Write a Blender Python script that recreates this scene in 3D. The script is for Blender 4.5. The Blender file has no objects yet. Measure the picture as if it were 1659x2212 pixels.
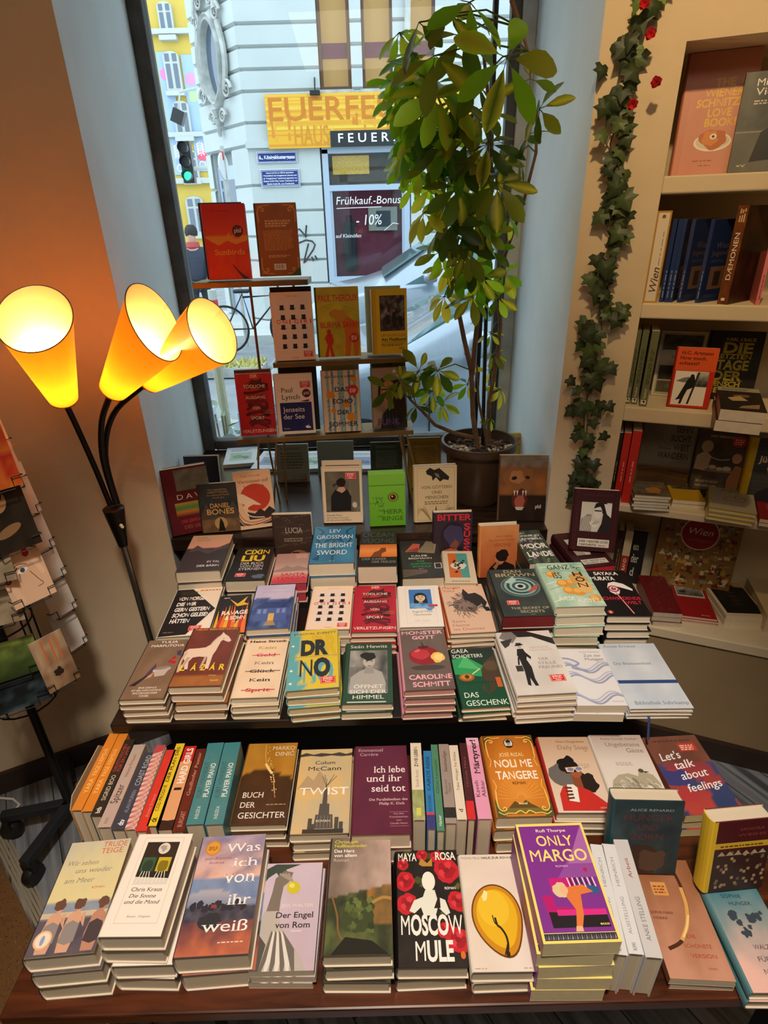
import bpy, bmesh, math, random
from mathutils import Vector, Matrix, noise, geometry
from math import sin, cos, pi, radians as RAD, sqrt, atan2

S = bpy.context.scene
COL = S.collection

# ---------------------------------------------------------------- camera
cam_d = bpy.data.cameras.new('camera')
cam = bpy.data.objects.new('camera', cam_d)
COL.objects.link(cam)
cam_d.sensor_fit = 'VERTICAL'
cam_d.sensor_height = 36.0
cam_d.lens = 1241.0 / 2212.0 * 36.0
cam_d.clip_start = 0.02
cam_d.clip_end = 200
CAM_H, PITCH, ROLL = 1.75, RAD(26.84), RAD(1.51)
fw = Vector((0, cos(PITCH), -sin(PITCH)))
rt0 = Vector((1, 0, 0))
up0 = Vector((0, sin(PITCH), cos(PITCH)))
rt = rt0 * cos(ROLL) - up0 * sin(ROLL)
up = rt0 * sin(ROLL) + up0 * cos(ROLL)
cam.matrix_world = Matrix(((rt.x, up.x, -fw.x, 0), (rt.y, up.y, -fw.y, 0), (rt.z, up.z, -fw.z, CAM_H), (0, 0, 0, 1)))
S.camera = cam

# ---------------------------------------------------------------- view, world, lights
S.view_settings.view_transform = 'Standard'
S.view_settings.look = 'None'
S.view_settings.exposure = 0.12
S.view_settings.gamma = 1.0
S.view_settings.use_curve_mapping = False
S.cycles.use_denoising = True
S.cycles.max_bounces = 8
S.cycles.transparent_max_bounces = 12
S.cycles.sample_clamp_indirect = 6.0

world = bpy.data.worlds.new('overcast_sky')
S.world = world
world.use_nodes = True
wn = world.node_tree
wn.nodes['Background'].inputs['Color'].default_value = (0.88, 0.955, 1.0, 1)
wn.nodes['Background'].inputs['Strength'].default_value = 3.0


def lamp(name, kind, loc, power, color, target=None, **kw):
 d = bpy.data.lights.new(name, kind)
 d.energy = power
 d.color = color
 for k, v in kw.items():
  setattr(d, k, v)
 o = bpy.data.objects.new(name, d)
 o.location = loc
 if target is not None:
  o.rotation_euler = (Vector(target) - Vector(loc)).to_track_quat('-Z', 'Y').to_euler()
 COL.objects.link(o)
 return o


lamp('ceiling_fill', 'AREA', (0.1, -0.6, 3.05), 9, (1.0, 0.82, 0.62), target=(0.05, 0.4, 0.0), shape='RECTANGLE', size=1.4, size_y=0.8)  # unseen area light added as low warm fill, no fixture modelled
lamp('ceiling_spot', 'SPOT', (-0.05, -0.05, 3.0), 225, (1.0, 0.87, 0.72), target=(0.0, 0.88, 0.5), spot_size=RAD(56), spot_blend=0.7, shadow_soft_size=0.10)
lamp('shelf_spot', 'SPOT', (0.25, 0.55, 2.95), 60, (1.0, 0.70, 0.34), target=(1.0, 1.55, 2.15), spot_size=RAD(62), spot_blend=0.7, shadow_soft_size=0.04)


# ---------------------------------------------------------------- colours and materials
def s2l(c):
 return c / 12.92 if c <= 0.04045 else ((c + 0.055) / 1.055) ** 2.4


def C(h):
 """'#rrggbb' or an srgb tuple -> srgb tuple"""
 if isinstance(h, str):
  h = h.lstrip('#')
  return tuple(int(h[i:i + 2], 16) / 255 for i in (0, 2, 4))
 return tuple(h[:3])


def LIN(h):
 return tuple(s2l(max(0.0, min(1.0, c))) for c in C(h))


def MIX(a, b, t):
 a, b = C(a), C(b)
 t = max(0.0, min(1.0, t))
 return tuple(a[i] + (b[i] - a[i]) * t for i in range(3))


def NZ(x, y, k=0.0, o=3):
 return 0.5 + 0.5 * noise.fractal(Vector((x, y, k)), 0.8, 2.1, o)


MATS = {}


def mat(name, color='#808080', rough=0.6, metal=0.0, spec=0.5, var=0.0, scale=8.0, bump=0.0, bscale=60.0, emit=None, estr=0.0, attr=False, coat=0.0, dist=0.002):
 if name in MATS:
  return MATS[name]
 m = bpy.data.materials.new(name)
 m.use_nodes = True
 nt = m.node_tree
 b = nt.nodes['Principled BSDF']
 b.inputs['Roughness'].default_value = rough
 b.inputs['Metallic'].default_value = metal
 b.inputs['Specular IOR Level'].default_value = spec
 b.inputs['Coat Weight'].default_value = coat
 c = LIN(color)
 b.inputs['Base Color'].default_value = (*c, 1)
 if attr:
  a = nt.nodes.new('ShaderNodeAttribute')
  a.attribute_name = 'Col'
  nt.links.new(a.outputs['Color'], b.inputs['Base Color'])
 elif var > 0:
  tc = nt.nodes.new('ShaderNodeTexCoord')
  n = nt.nodes.new('ShaderNodeTexNoise')
  n.inputs['Scale'].default_value = scale
  n.inputs['Detail'].default_value = 6
  r = nt.nodes.new('ShaderNodeValToRGB')
  r.color_ramp.elements[0].position = 0.3
  r.color_ramp.elements[1].position = 0.7
  r.color_ramp.elements[0].color = (*[v * (1 - var) for v in c], 1)
  r.color_ramp.elements[1].color = (*[min(1, v * (1 + var)) for v in c], 1)
  nt.links.new(tc.outputs['Object'], n.inputs['Vector'])
  nt.links.new(n.outputs['Fac'], r.inputs['Fac'])
  nt.links.new(r.outputs['Color'], b.inputs['Base Color'])
 if bump > 0:
  tc = nt.nodes.new('ShaderNodeTexCoord')
  n = nt.nodes.new('ShaderNodeTexNoise')
  n.inputs['Scale'].default_value = bscale
  n.inputs['Detail'].default_value = 5
  bp = nt.nodes.new('ShaderNodeBump')
  bp.inputs['Strength'].default_value = bump
  bp.inputs['Distance'].default_value = dist
  nt.links.new(tc.outputs['Object'], n.inputs['Vector'])
  nt.links.new(n.outputs['Fac'], bp.inputs['Height'])
  nt.links.new(bp.outputs['Normal'], b.inputs['Normal'])
 if emit:
  b.inputs['Emission Color'].default_value = (*LIN(emit), 1)
  b.inputs['Emission Strength'].default_value = estr
 MATS[name] = m
 return m


def wood_mat(name, c1, c2, rough=0.4, sx=1.5, sy=18.0, sz=18.0, planks=0.0):
 m = bpy.data.materials.new(name)
 m.use_nodes = True
 nt = m.node_tree
 b = nt.nodes['Principled BSDF']
 b.inputs['Roughness'].default_value = rough
 tc = nt.nodes.new('ShaderNodeTexCoord')
 mp = nt.nodes.new('ShaderNodeMapping')
 mp.inputs['Scale'].default_value = (sx, sy, sz)
 n = nt.nodes.new('ShaderNodeTexNoise')
 n.inputs['Scale'].default_value = 3.0
 n.inputs['Detail'].default_value = 8
 n.inputs['Distortion'].default_value = 0.6
 r = nt.nodes.new('ShaderNodeValToRGB')
 r.color_ramp.elements[0].position = 0.3
 r.color_ramp.elements[1].position = 0.72
 r.color_ramp.elements[0].color = (*LIN(c1), 1)
 r.color_ramp.elements[1].color = (*LIN(c2), 1)
 nt.links.new(tc.outputs['Object'], mp.inputs['Vector'])
 nt.links.new(mp.outputs['Vector'], n.inputs['Vector'])
 nt.links.new(n.outputs['Fac'], r.inputs['Fac'])
 out = r.outputs['Color']
 if planks:
  bk = nt.nodes.new('ShaderNodeTexBrick')
  bk.inputs['Color1'].default_value = (1, 1, 1, 1)
  bk.inputs['Color2'].default_value = (0.72, 0.72, 0.72, 1)
  bk.inputs['Mortar'].default_value = (0.12, 0.12, 0.12, 1)
  bk.inputs['Scale'].default_value = 1.0
  bk.inputs['Mortar Size'].default_value = 0.002
  bk.inputs['Brick Width'].default_value = 1.3
  bk.inputs['Row Height'].default_value = planks
  mx = nt.nodes.new('ShaderNodeMix')
  mx.data_type = 'RGBA'
  mx.blend_type = 'MULTIPLY'
  mx.inputs['Factor'].default_value = 1.0
  rot = nt.nodes.new('ShaderNodeMapping')
  rot.inputs['Rotation'].default_value = (0, 0, RAD(58))
  nt.links.new(tc.outputs['Object'], rot.inputs['Vector'])
  nt.links.new(rot.outputs['Vector'], bk.inputs['Vector'])
  nt.links.new(rot.outputs['Vector'], mp.inputs['Vector'])
  nt.links.new(out, mx.inputs[6])
  nt.links.new(bk.outputs['Color'], mx.inputs[7])
  out = mx.outputs[2]
 nt.links.new(out, b.inputs['Base Color'])
 MATS[name] = m
 return m


def leaf_mat(name, attr=True, trans=0.45, rough=0.35):
 m = bpy.data.materials.new(name)
 m.use_nodes = True
 nt = m.node_tree
 b = nt.nodes['Principled BSDF']
 b.inputs['Roughness'].default_value = rough
 a = nt.nodes.new('ShaderNodeAttribute')
 a.attribute_name = 'Col'
 nt.links.new(a.outputs['Color'], b.inputs['Base Color'])
 t = nt.nodes.new('ShaderNodeBsdfTranslucent')
 g = nt.nodes.new('ShaderNodeMix')
 g.data_type = 'RGBA'
 g.blend_type = 'MULTIPLY'
 g.inputs['Factor'].default_value = 1
 nt.links.new(a.outputs['Color'], g.inputs[6])
 g.inputs[7].default_value = (2.1, 1.7, 0.8, 1)
 nt.links.new(g.outputs[2], t.inputs['Color'])
 mx = nt.nodes.new('ShaderNodeMixShader')
 mx.inputs[0].default_value = trans
 nt.links.new(b.outputs[0], mx.inputs[1])
 nt.links.new(t.outputs[0], mx.inputs[2])
 nt.links.new(mx.outputs[0], nt.nodes['Material Output'].inputs['Surface'])
 MATS[name] = m
 return m


def glass_mat(name, tint='#ffffff', refl=0.06, rough=0.0):
 m = bpy.data.materials.new(name)
 m.use_nodes = True
 nt = m.node_tree
 nt.nodes.remove(nt.nodes['Principled BSDF'])
 t = nt.nodes.new('ShaderNodeBsdfTransparent')
 t.inputs['Color'].default_value = (*LIN(tint), 1)
 g = nt.nodes.new('ShaderNodeBsdfGlossy')
 g.inputs['Roughness'].default_value = rough
 lw = nt.nodes.new('ShaderNodeLayerWeight')
 lw.inputs['Blend'].default_value = 0.25
 ma = nt.nodes.new('ShaderNodeMath')
 ma.operation = 'MULTIPLY_ADD'
 ma.inputs[1].default_value = 0.6
 ma.inputs[2].default_value = refl
 nt.links.new(lw.outputs['Fresnel'], ma.inputs[0])
 mx = nt.nodes.new('ShaderNodeMixShader')
 nt.links.new(ma.outputs[0], mx.inputs[0])
 nt.links.new(t.outputs[0], mx.inputs[1])
 nt.links.new(g.outputs[0], mx.inputs[2])
 nt.links.new(mx.outputs[0], nt.nodes['Material Output'].inputs['Surface'])
 MATS[name] = m
 return m


M_PRINT = mat('printed_cover', attr=True, rough=0.42, spec=0.4)
M_PAPER = mat('page_paper', '#d9c9ae', rough=0.85)
nt = M_PAPER.node_tree                      # fine page lines across the block's thickness
_tc = nt.nodes.new('ShaderNodeTexCoord')
_w = nt.nodes.new('ShaderNodeTexWave')
_w.bands_direction = 'Z'
_w.inputs['Scale'].default_value = 260
_w.inputs['Distortion'].default_value = 1.5
_r = nt.nodes.new('ShaderNodeValToRGB')
_r.color_ramp.elements[0].color = (*LIN('#b9a98f'), 1)
_r.color_ramp.elements[1].color = (*LIN('#e6d9c2'), 1)
nt.links.new(_tc.outputs['Object'], _w.inputs['Vector'])
nt.links.new(_w.outputs['Fac'], _r.inputs['Fac'])
nt.links.new(_r.outputs['Color'], nt.nodes['Principled BSDF'].inputs['Base Color'])


# ---------------------------------------------------------------- mesh builder
class MB:
 def __init__(s):
  s.v, s.f, s.c, s.m = [], [], [], []

 def add(s, vs, fs, col=None, mi=0, cols=None):
  """col: one srgb colour for all faces; cols: one per vertex of vs"""
  o = len(s.v)
  s.v.extend([tuple(p) for p in vs])
  for f in fs:
   s.f.append([i + o for i in f])
   s.m.append(mi)
   if cols is not None:
    s.c.append([cols[i] for i in f])
   else:
    s.c.append(LIN(col) if col is not None else (0.5, 0.5, 0.5))

 def box(s, a, b, col=None, mi=0, M=None):
  x0, y0, z0 = a
  x1, y1, z1 = b
  vs = [Vector(p) for p in ((x0, y0, z0), (x1, y0, z0), (x1, y1, z0), (x0, y1, z0), (x0, y0, z1), (x1, y0, z1), (x1, y1, z1), (x0, y1, z1))]
  if M:
   vs = [M @ p for p in vs]
  s.add(vs, [(3, 2, 1, 0), (4, 5, 6, 7), (0, 1, 5, 4), (1, 2, 6, 5), (2, 3, 7, 6), (3, 0, 4, 7)], col, mi)

 def prism(s, poly, z0, z1, col=None, mi=0, M=None):
  """poly: ccw outline in xy, extruded along z"""
  n = len(poly)
  vs = [Vector((x, y, z0)) for x, y in poly] + [Vector((x, y, z1)) for x, y in poly]
  if M:
   vs = [M @ p for p in vs]
  fs = [tuple(range(n - 1, -1, -1)), tuple(range(n, 2 * n))]
  fs += [(i, (i + 1) % n, n + (i + 1) % n, n + i) for i in range(n)]
  s.add(vs, fs, col, mi)

 def tube(s, pts, rad, n=10, col=None, mi=0, caps=True):
  pts = [Vector(p) for p in pts]
  if not isinstance(rad, (list, tuple)):
   rad = [rad] * len(pts)
  vs = []
  ref = None
  for i, p in enumerate(pts):
   d = (pts[min(i + 1, len(pts) - 1)] - pts[max(i - 1, 0)]).normalized()
   if ref is None:
    ref = d.orthogonal().normalized()
   ref = (ref - d * ref.dot(d))
   ref = ref.normalized() if ref.length > 1e-6 else d.orthogonal().normalized()
   q = d.cross(ref)
   for k in range(n):
    a = 2 * pi * k / n
    vs.append(p + (ref * cos(a) + q * sin(a)) * rad[i])
  fs = []
  for i in range(len(pts) - 1):
   for k in range(n):
    fs.append((i * n + k, i * n + (k + 1) % n, (i + 1) * n + (k + 1) % n, (i + 1) * n + k))
  if caps:
   fs.append(tuple(range(n - 1, -1, -1)))
   fs.append(tuple(range((len(pts) - 1) * n, len(pts) * n)))
  s.add(vs, fs, col, mi)

 def lathe(s, prof, n=32, col=None, mi=0, M=None):
  vs = []
  for r, z in prof:
   for k in range(n):
    a = 2 * pi * k / n
    vs.append(Vector((r * cos(a), r * sin(a), z)))
  if M:
   vs = [M @ p for p in vs]
  fs = []
  for i in range(len(prof) - 1):
   for k in range(n):
    fs.append((i * n + k, i * n + (k + 1) % n, (i + 1) * n + (k + 1) % n, (i + 1) * n + k))
  s.add(vs, fs, col, mi)

 def build(s, name, mats, parent=None, smooth=False, bevel=0.0, loc=None):
  me = bpy.data.meshes.new(name)
  me.from_pydata(s.v, [], s.f)
  if not isinstance(mats, (list, tuple)):
   mats = [mats]
  for m in mats:
   me.materials.append(m)
  me.polygons.foreach_set('material_index', s.m)
  if any(mm.node_tree and any(n.type == 'ATTRIBUTE' for n in mm.node_tree.nodes) for mm in mats):
   at = me.color_attributes.new('Col', 'FLOAT_COLOR', 'CORNER')
   buf = []
   for f, c in zip(s.f, s.c):
    if isinstance(c, list):
     for q in c:
      buf.extend((*q, 1.0))
    else:
     buf.extend((*c, 1.0) * len(f))
   at.data.foreach_set('color', buf)
  if smooth:
   me.polygons.foreach_set('use_smooth', [True] * len(me.polygons))
   me.set_sharp_from_angle(angle=RAD(42))
  me.validate()
  me.update()
  o = bpy.data.objects.new(name, me)
  COL.objects.link(o)
  if parent is not None:
   o.parent = parent
  if loc is not None:
   o.location = loc
  if bevel > 0:
   bv = o.modifiers.new('bevel', 'BEVEL')
   bv.width = bevel
   bv.segments = 2
   bv.limit_method = 'ANGLE'
  return o


def tag(o, label=None, cat=None, group=None, kind=None):
 if label:
  o['label'] = label
 if cat:
  o['category'] = cat
 if group:
  o['group'] = group
 if kind:
  o['kind'] = kind
 return o


def thing(name, label, cat, loc=(0, 0, 0), rot=(0, 0, 0), group=None):
 o = bpy.data.objects.new(name, None)
 o.empty_display_size = 0.05
 COL.objects.link(o)
 o.location = loc
 o.rotation_euler = rot
 return tag(o, label, cat, group)


def struct(name, mb, mats, parent=None, **kw):
 o = mb.build(name, mats, parent, **kw)
 if parent is None:
  o['kind'] = 'structure'
 return o


def frame(origin, ang):
 """local frame: x along a wall at ang from world x, y into the wall, z up"""
 return Matrix.Translation(Vector(origin)) @ Matrix.Rotation(ang, 4, 'Z')


# ---------------------------------------------------------------- lettering
GLY = {}


def _outline(txt, bold):
 cu = bpy.data.curves.new('glyph', 'FONT')
 cu.body = txt
 cu.resolution_u = 3
 cu.offset = bold
 o = bpy.data.objects.new('glyph', cu)
 COL.objects.link(o)
 dg = bpy.context.evaluated_depsgraph_get()
 me = o.evaluated_get(dg).to_mesh()
 v = [(p.co.x, p.co.y) for p in me.vertices]
 f = [tuple(p.vertices) for p in me.polygons]
 o.evaluated_get(dg).to_mesh_clear()
 bpy.data.objects.remove(o)
 bpy.data.curves.remove(cu)
 return v, f


def glyph(ch, bold=0.0, serif=False):
 if ch in 'MWNKVÆ':
  bold = 0.0          # fattened outlines of these letters fold over
 k = (ch, bold, serif)
 if k in GLY:
  return GLY[k]
 if ('HH', bold) not in GLY:
  a, _ = _outline('HH', bold)
  GLY[('HH', bold)] = max(x for x, y in a)
  a, _ = _outline('H', bold)
  GLY[('cap', bold)] = max(y for x, y in a)
 v, f = _outline(ch, bold) if ch != ' ' else ([], [])
 b, _ = _outline('H' + ch + 'H', bold)
 adv = max(x for x, y in b) - GLY[('HH', bold)]
 cap = GLY[('cap', bold)]
 if serif and v:
  cnt = {}
  for q in f:
   for i in range(len(q)):
    e = tuple(sorted((q[i], q[(i + 1) % len(q)])))
    cnt[e] = cnt.get(e, 0) + 1
  ys = [y for x, y in v]
  lo, hi = min(ys), max(ys)
  v = list(v)
  f = list(f)
  for (i, j), n in cnt.items():
   if n != 1:
    continue
   (x0, y0), (x1, y1) = v[i], v[j]
   if abs(y0 - y1) > 0.004 or not 0.03 < abs(x1 - x0) < 0.26:
    continue
   xa, xb = min(x0, x1), max(x0, x1)
   t = 0.035
   if abs(y0) < 0.012 or abs(y0 - lo) < 0.004:
    ya = y0
    yb = y0 + t
   elif abs(y0 - hi) < 0.004:
    ya = y0 - t
    yb = y0
   else:
    continue
   o = len(v)
   e = 0.055
   v += [(xa - e, ya), (xb + e, ya), (xb + e, yb), (xa - e, yb)]
   f.append((o, o + 1, o + 2, o + 3))
 GLY[k] = (v, f, adv, cap)
 return GLY[k]


class Art:
 """flat printed artwork in unit coordinates (0..1 across, 0..1 up), kept as thin layers of ink on one mesh"""

 def __init__(s, w, d):
  s.w, s.d, s.items = w, d, []

 def add(s, pts, faces, col, cols=None):
  pts = [(min(max(x, 0), s.w), min(max(y, 0), s.d)) for x, y in pts]
  xs = [p[0] for p in pts]
  ys = [p[1] for p in pts]
  bb = (min(xs), min(ys), max(xs), max(ys))
  l = 0
  for q in s.items:
   b = q[3]
   if b[0] < bb[2] and bb[0] < b[2] and b[1] < bb[3] and bb[1] < b[3]:
    l = max(l, q[4] + 1)
  s.items.append((pts, faces, col if cols is None else cols, bb, l, cols is not None))

 def P(s, pts):
  return [(x * s.w, y * s.d) for x, y in pts]

 def rect(s, x0, y0, x1, y1, col):
  s.add(s.P([(x0, y0), (x1, y0), (x1, y1), (x0, y1)]), [(0, 1, 2, 3)], col)

 def fill(s, col):
  s.rect(0, 0, 1, 1, col)

 def poly(s, pts, col):
  q = s.P(pts)
  if len(q) > 4 or len(q) == 4:
   tr = geometry.tessellate_polygon([[Vector((x, y, 0)) for x, y in q]])
  else:
   tr = [tuple(range(len(q)))]
  fs = []
  for t in tr:
   a, b, c = (q[i] for i in t)
   fs.append(tuple(t) if (b[0] - a[0]) * (c[1] - a[1]) - (b[1] - a[1]) * (c[0] - a[0]) > 0 else tuple(reversed(t)))
  s.add(q, fs, col)

 def ell(s, cx, cy, rx, ry, col, rot=0.0, n=28):
  """radii as fractions of the width"""
  a = RAD(rot)
  pts = []
  for k in range(n):
   t = 2 * pi * k / n
   x, y = rx * s.w * cos(t), ry * s.w * sin(t)
   pts.append((cx * s.w + x * cos(a) - y * sin(a), cy * s.d + x * sin(a) + y * cos(a)))
  s.add(pts, [tuple(range(n))], col)

 def blob(s, cx, cy, r, col, seed=0, rough=0.35, sy=1.0, n=26):
  pts = []
  for k in range(n):
   t = 2 * pi * k / n
   q = r * (1 + rough * (NZ(cos(t) * 1.3 + seed * 3.1, sin(t) * 1.3, seed) - 0.5) * 2)
   pts.append((cx + q * cos(t), cy + q * sin(t) * s.w / s.d * sy))
  s.poly(pts, col)

 def line(s, pts, wd, col, close=False):
  q = s.P(pts)
  if close:
   q = q + [q[0]]
  h = wd * s.w / 2
  vs, fs = [], []
  for i in range(len(q)):
   a = q[max(i - 1, 0)]
   b = q[min(i + 1, len(q) - 1)]
   dx, dy = b[0] - a[0], b[1] - a[1]
   l = sqrt(dx * dx + dy * dy) or 1
   nx, ny = -dy / l * h, dx / l * h
   vs += [(q[i][0] - nx, q[i][1] - ny), (q[i][0] + nx, q[i][1] + ny)]
   if i:
    fs.append((2 * i - 2, 2 * i, 2 * i + 1, 2 * i - 1))
  s.add(vs, fs, col)

 def curve(s, pts, wd, col, n=6):
  """smooth line through points"""
  out = []
  P = [pts[0]] + list(pts) + [pts[-1]]
  for i in range(1, len(P) - 2):
   for k in range(n):
    t = k / n
    r = []
    for a in range(2):
     p0, p1, p2, p3 = (P[i + j][a] for j in (-1, 0, 1, 2))
     r.append(0.5 * (2 * p1 + (p2 - p0) * t + (2 * p0 - 5 * p1 + 4 * p2 - p3) * t * t + (3 * p1 - p0 - 3 * p2 + p3) * t ** 3))
    out.append(tuple(r))
  out.append(P[-1])
  s.line(out, wd, col)

 def frame(s, x0, y0, x1, y1, wd, col):
  h = wd * s.w / s.d
  s.rect(x0, y0, x1, y0 + h, col)
  s.rect(x0, y1 - h, x1, y1, col)
  s.rect(x0, y0 + h, x0 + wd, y1 - h, col)
  s.rect(x1 - wd, y0 + h, x1, y1 - h, col)

 def paint(s, x0, y0, x1, y1, nx, ny, fn):
  """colours from fn(u, v) at the corners of a grid"""
  vs, cs, fs = [], [], []
  for j in range(ny + 1):
   for i in range(nx + 1):
    u, v = i / nx, j / ny
    vs.append(((x0 + (x1 - x0) * u) * s.w, (y0 + (y1 - y0) * v) * s.d))
    cs.append(LIN(fn(u, v)))
  for j in range(ny):
   for i in range(nx):
    a = j * (nx + 1) + i
    fs.append((a, a + 1, a + nx + 2, a + nx + 1))
  s.add(vs, fs, None, cs)

 def grad(s, x0, y0, x1, y1, stops):
  def g(u, v):
   for (a, ca), (b, cb) in zip(stops, stops[1:]):
    if v <= b:
     return MIX(ca, cb, (v - a) / (b - a + 1e-9))
   return C(stops[-1][1])
  s.paint(x0, y0, x1, y1, 1, 16, g)

 def text(s, txt, x0, y0, x1, h, col, b=0.0, serif=False, it=0.0, rot=0.0, nat=False):
  """letters from x0 to x1 (fitted), baseline y0, capital height h (fraction of height); nat keeps natural width from x0"""
  x = 0
  vs, fs = [], []
  cap = None
  for ch in txt:
   v, f, adv, cap = glyph(ch, b, serif)
   o = len(vs)
   vs += [(x + px + it * py, py) for px, py in v]
   fs += [tuple(i + o for i in q) for q in f]
   x += adv
  if not vs:
   return
  mn, mx = min(p[0] for p in vs), max(p[0] for p in vs)
  sy = h * s.d / cap
  sx = sy if nat else (x1 - x0) * s.w / (mx - mn)
  a = RAD(rot)
  X0, Y0 = x0 * s.w, y0 * s.d
  out = []
  for px, py in vs:
   qx, qy = (px - mn) * sx, py * sy
   out.append((X0 + qx * cos(a) - qy * sin(a), Y0 + qx * sin(a) + qy * cos(a)))
  s.add(out, fs, col)

 def small(s, x0, y0, x1, y1, rows, col, seed=0, fill=0.55):
  """rows of print too small to read"""
  rg = random.Random(seed)
  hh = (y1 - y0) / rows
  for r in range(rows):
   y = y1 - (r + 1) * hh
   x = x0
   end = x1 - (x1 - x0) * rg.uniform(0, 0.25) * (1 if r == rows - 1 else 0.3)
   vs, fs = [], []
   while x < end:
    wl = min(rg.uniform(0.03, 0.09), end - x)
    o = len(vs)
    vs += s.P([(x, y), (x + wl, y), (x + wl, y + hh * fill), (x, y + hh * fill)])
    fs.append((o, o + 1, o + 2, o + 3))
    x += wl + 0.018
   if vs:
    s.add(vs, fs, col)

 def sticker(s, x, y, w=0.2, rot=0):
  h = w * s.w / s.d * 0.62
  s.rect(x, y, x + w, y + h, '#d3281c')
  s.frame(x + w * .05, y + h * .08, x + w * .95, y + h * .92, w * .02, '#f3ded6')
  s.text('SPIEGEL', x + w * .17, y + h * .62, x + w * .83, h * .2, '#fff2ec', .02)
  s.text('Bestseller-', x + w * .17, y + h * .38, x + w * .83, h * .17, '#fff2ec', .01)
  s.text('Autor', x + w * .3, y + h * .15, x + w * .7, h * .17, '#fff2ec', .01)

 def phil(s, cx, cy, r, col='#5a1220'):
  s.ell(cx, cy, r, r, col)
  s.text('phil', cx - r * .62, cy - r * .3 * s.w / s.d, cx + r * .62, r * .75 * s.w / s.d, '#f0e4da', .0)

 def face(s, cx, cy, r, skin, hair, dark='#20191a', long=True):
  """a painted portrait head; r is the half width of the face"""
  k = s.w / s.d
  s.ell(cx, cy + r * .15 * k, r * 1.35, r * 1.55, hair)
  if long:
   s.poly([(cx - r * 1.3, cy), (cx - r * 1.45, cy - r * 2.0 * k), (cx + r * 1.45, cy - r * 2.0 * k), (cx + r * 1.3, cy)], hair)
  s.rect(cx - r * .4, cy - r * 1.9 * k, cx + r * .4, cy - r * .7 * k, MIX(skin, dark, .25))
  s.ell(cx, cy - r * .1 * k, r, r * 1.25, skin)
  s.poly([(cx - r, cy + r * .45 * k), (cx - r * .9, cy + r * 1.1 * k), (cx, cy + r * 1.5 * k), (cx + r * .9, cy + r * 1.1 * k), (cx + r, cy + r * .45 * k), (cx + r * .1, cy + r * .85 * k)], hair)
  for sx in (-1, 1):
   s.ell(cx + sx * r * .42, cy + r * .1 * k, r * .2, r * .09, dark)
   s.rect(cx + sx * r * .42 - r * .24, cy + r * .32 * k, cx + sx * r * .42 + r * .24, cy + r * .4 * k, dark)
  s.poly([(cx - r * .12, cy - r * .4 * k), (cx + r * .14, cy - r * .4 * k), (cx + r * .04, cy + r * .1 * k)], MIX(skin, dark, .3))
  s.ell(cx, cy - r * .72 * k, r * .26, r * .09, MIX('#a03028', dark, .2))

 def emit(s, mb, fn, dz=0.00007):
  """fn(x, y, lift) -> point"""
  for pts, faces, col, bb, l, pv in s.items:
   vs = [fn(x, y, (l + 1) * dz) for x, y in pts]
   if pv:
    mb.add(vs, faces, cols=col)
   else:
    mb.add(vs, faces, col)


# ================================================================ the room
M_WALL = mat('cream_plaster', '#d8c3a4', rough=0.85, var=0.05, scale=5, bump=0.25, bscale=90)
M_REVEAL = mat('white_plaster', '#dfe3e2', rough=0.8, var=0.05, scale=4, bump=0.25, bscale=50)
M_SHELF = mat('shelf_paint', '#d9c6a6', rough=0.75, var=0.04, scale=6, bump=0.12, bscale=70)
M_CEIL = mat('ceiling_paint', '#e2d6c2', rough=0.9)
M_FLOOR = wood_mat('grey_floorboards', '#4c5058', '#9a9fa8', rough=0.5, sx=0.8, sy=14, sz=14, planks=0.14)
M_DARKWOOD = wood_mat('dark_walnut', '#1a100b', '#38261b', rough=0.25, sx=2.0, sy=22, sz=22)
M_REDWOOD = wood_mat('reddish_wood', '#32170c', '#623018', rough=0.3, sx=2.0, sy=20, sz=20)
M_BLACK = mat('black_paint', '#0f0d0d', rough=0.55)
M_SKIRT = mat('brown_skirting', '#33241c', rough=0.5, var=0.15, scale=10)
M_FRAME = mat('weathered_frame', '#4a4744', rough=0.6, var=0.35, scale=14, bump=0.5, bscale=40)
M_FRAMEW = mat('grey_white_paint', '#b8bcb8', rough=0.6, var=0.12, scale=18)
M_GLASS = glass_mat('window_glass', '#f2fbff', refl=0.015)

b = MB()
b.box((-2.6, -2.6, -0.1), (2.6, 3.0, 0.0))
struct('floor', b, M_FLOOR)
b = MB()
b.box((-2.6, -2.6, 3.15), (2.6, 2.75, 3.25))
struct('ceiling', b, M_CEIL)
for nm, a, c in (('wall_back', (-2.6, -2.7, 0), (2.6, -2.6, 3.15)), ('wall_side_left', (-2.7, -2.6, 0), (-2.6, 2.75, 3.15)), ('wall_side_right', (2.6, -2.6, 0), (2.7, 2.75, 3.15))):
 b = MB()
 b.box(a, c)
 struct(nm, b, M_WALL)

AX, AY = -0.723, 1.693          # corner between the splayed left wall and the window reveal
CX, CY = 0.553, 1.741           # corner between the reveal and the right pier
LD = Vector((-0.895, -0.446, 0)).normalized()
LN = Vector((-LD.y * -1, LD.x * -1, 0))
LN = Vector((-0.446, 0.895, 0)).normalized()
b = MB()
A3 = Vector((AX, AY, 0))
p = [A3, A3 + LN * 0.12, A3 + LD * 2.4 + LN * 0.12, A3 + LD * 2.4]
b.prism([(q.x, q.y) for q in p], 0, 3.15)
struct('wall_left', b, M_WALL)
b = MB()
p = [A3 + LD * 0.03 - LN * 0.018, A3 + LD * 0.03 - LN * 0.001, A3 + LD * 2.3 - LN * 0.001, A3 + LD * 2.3 - LN * 0.018]
b.prism([(q.x, q.y) for q in p], 0, 0.085)
struct('baseboard_left', b, M_SKIRT)

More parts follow.
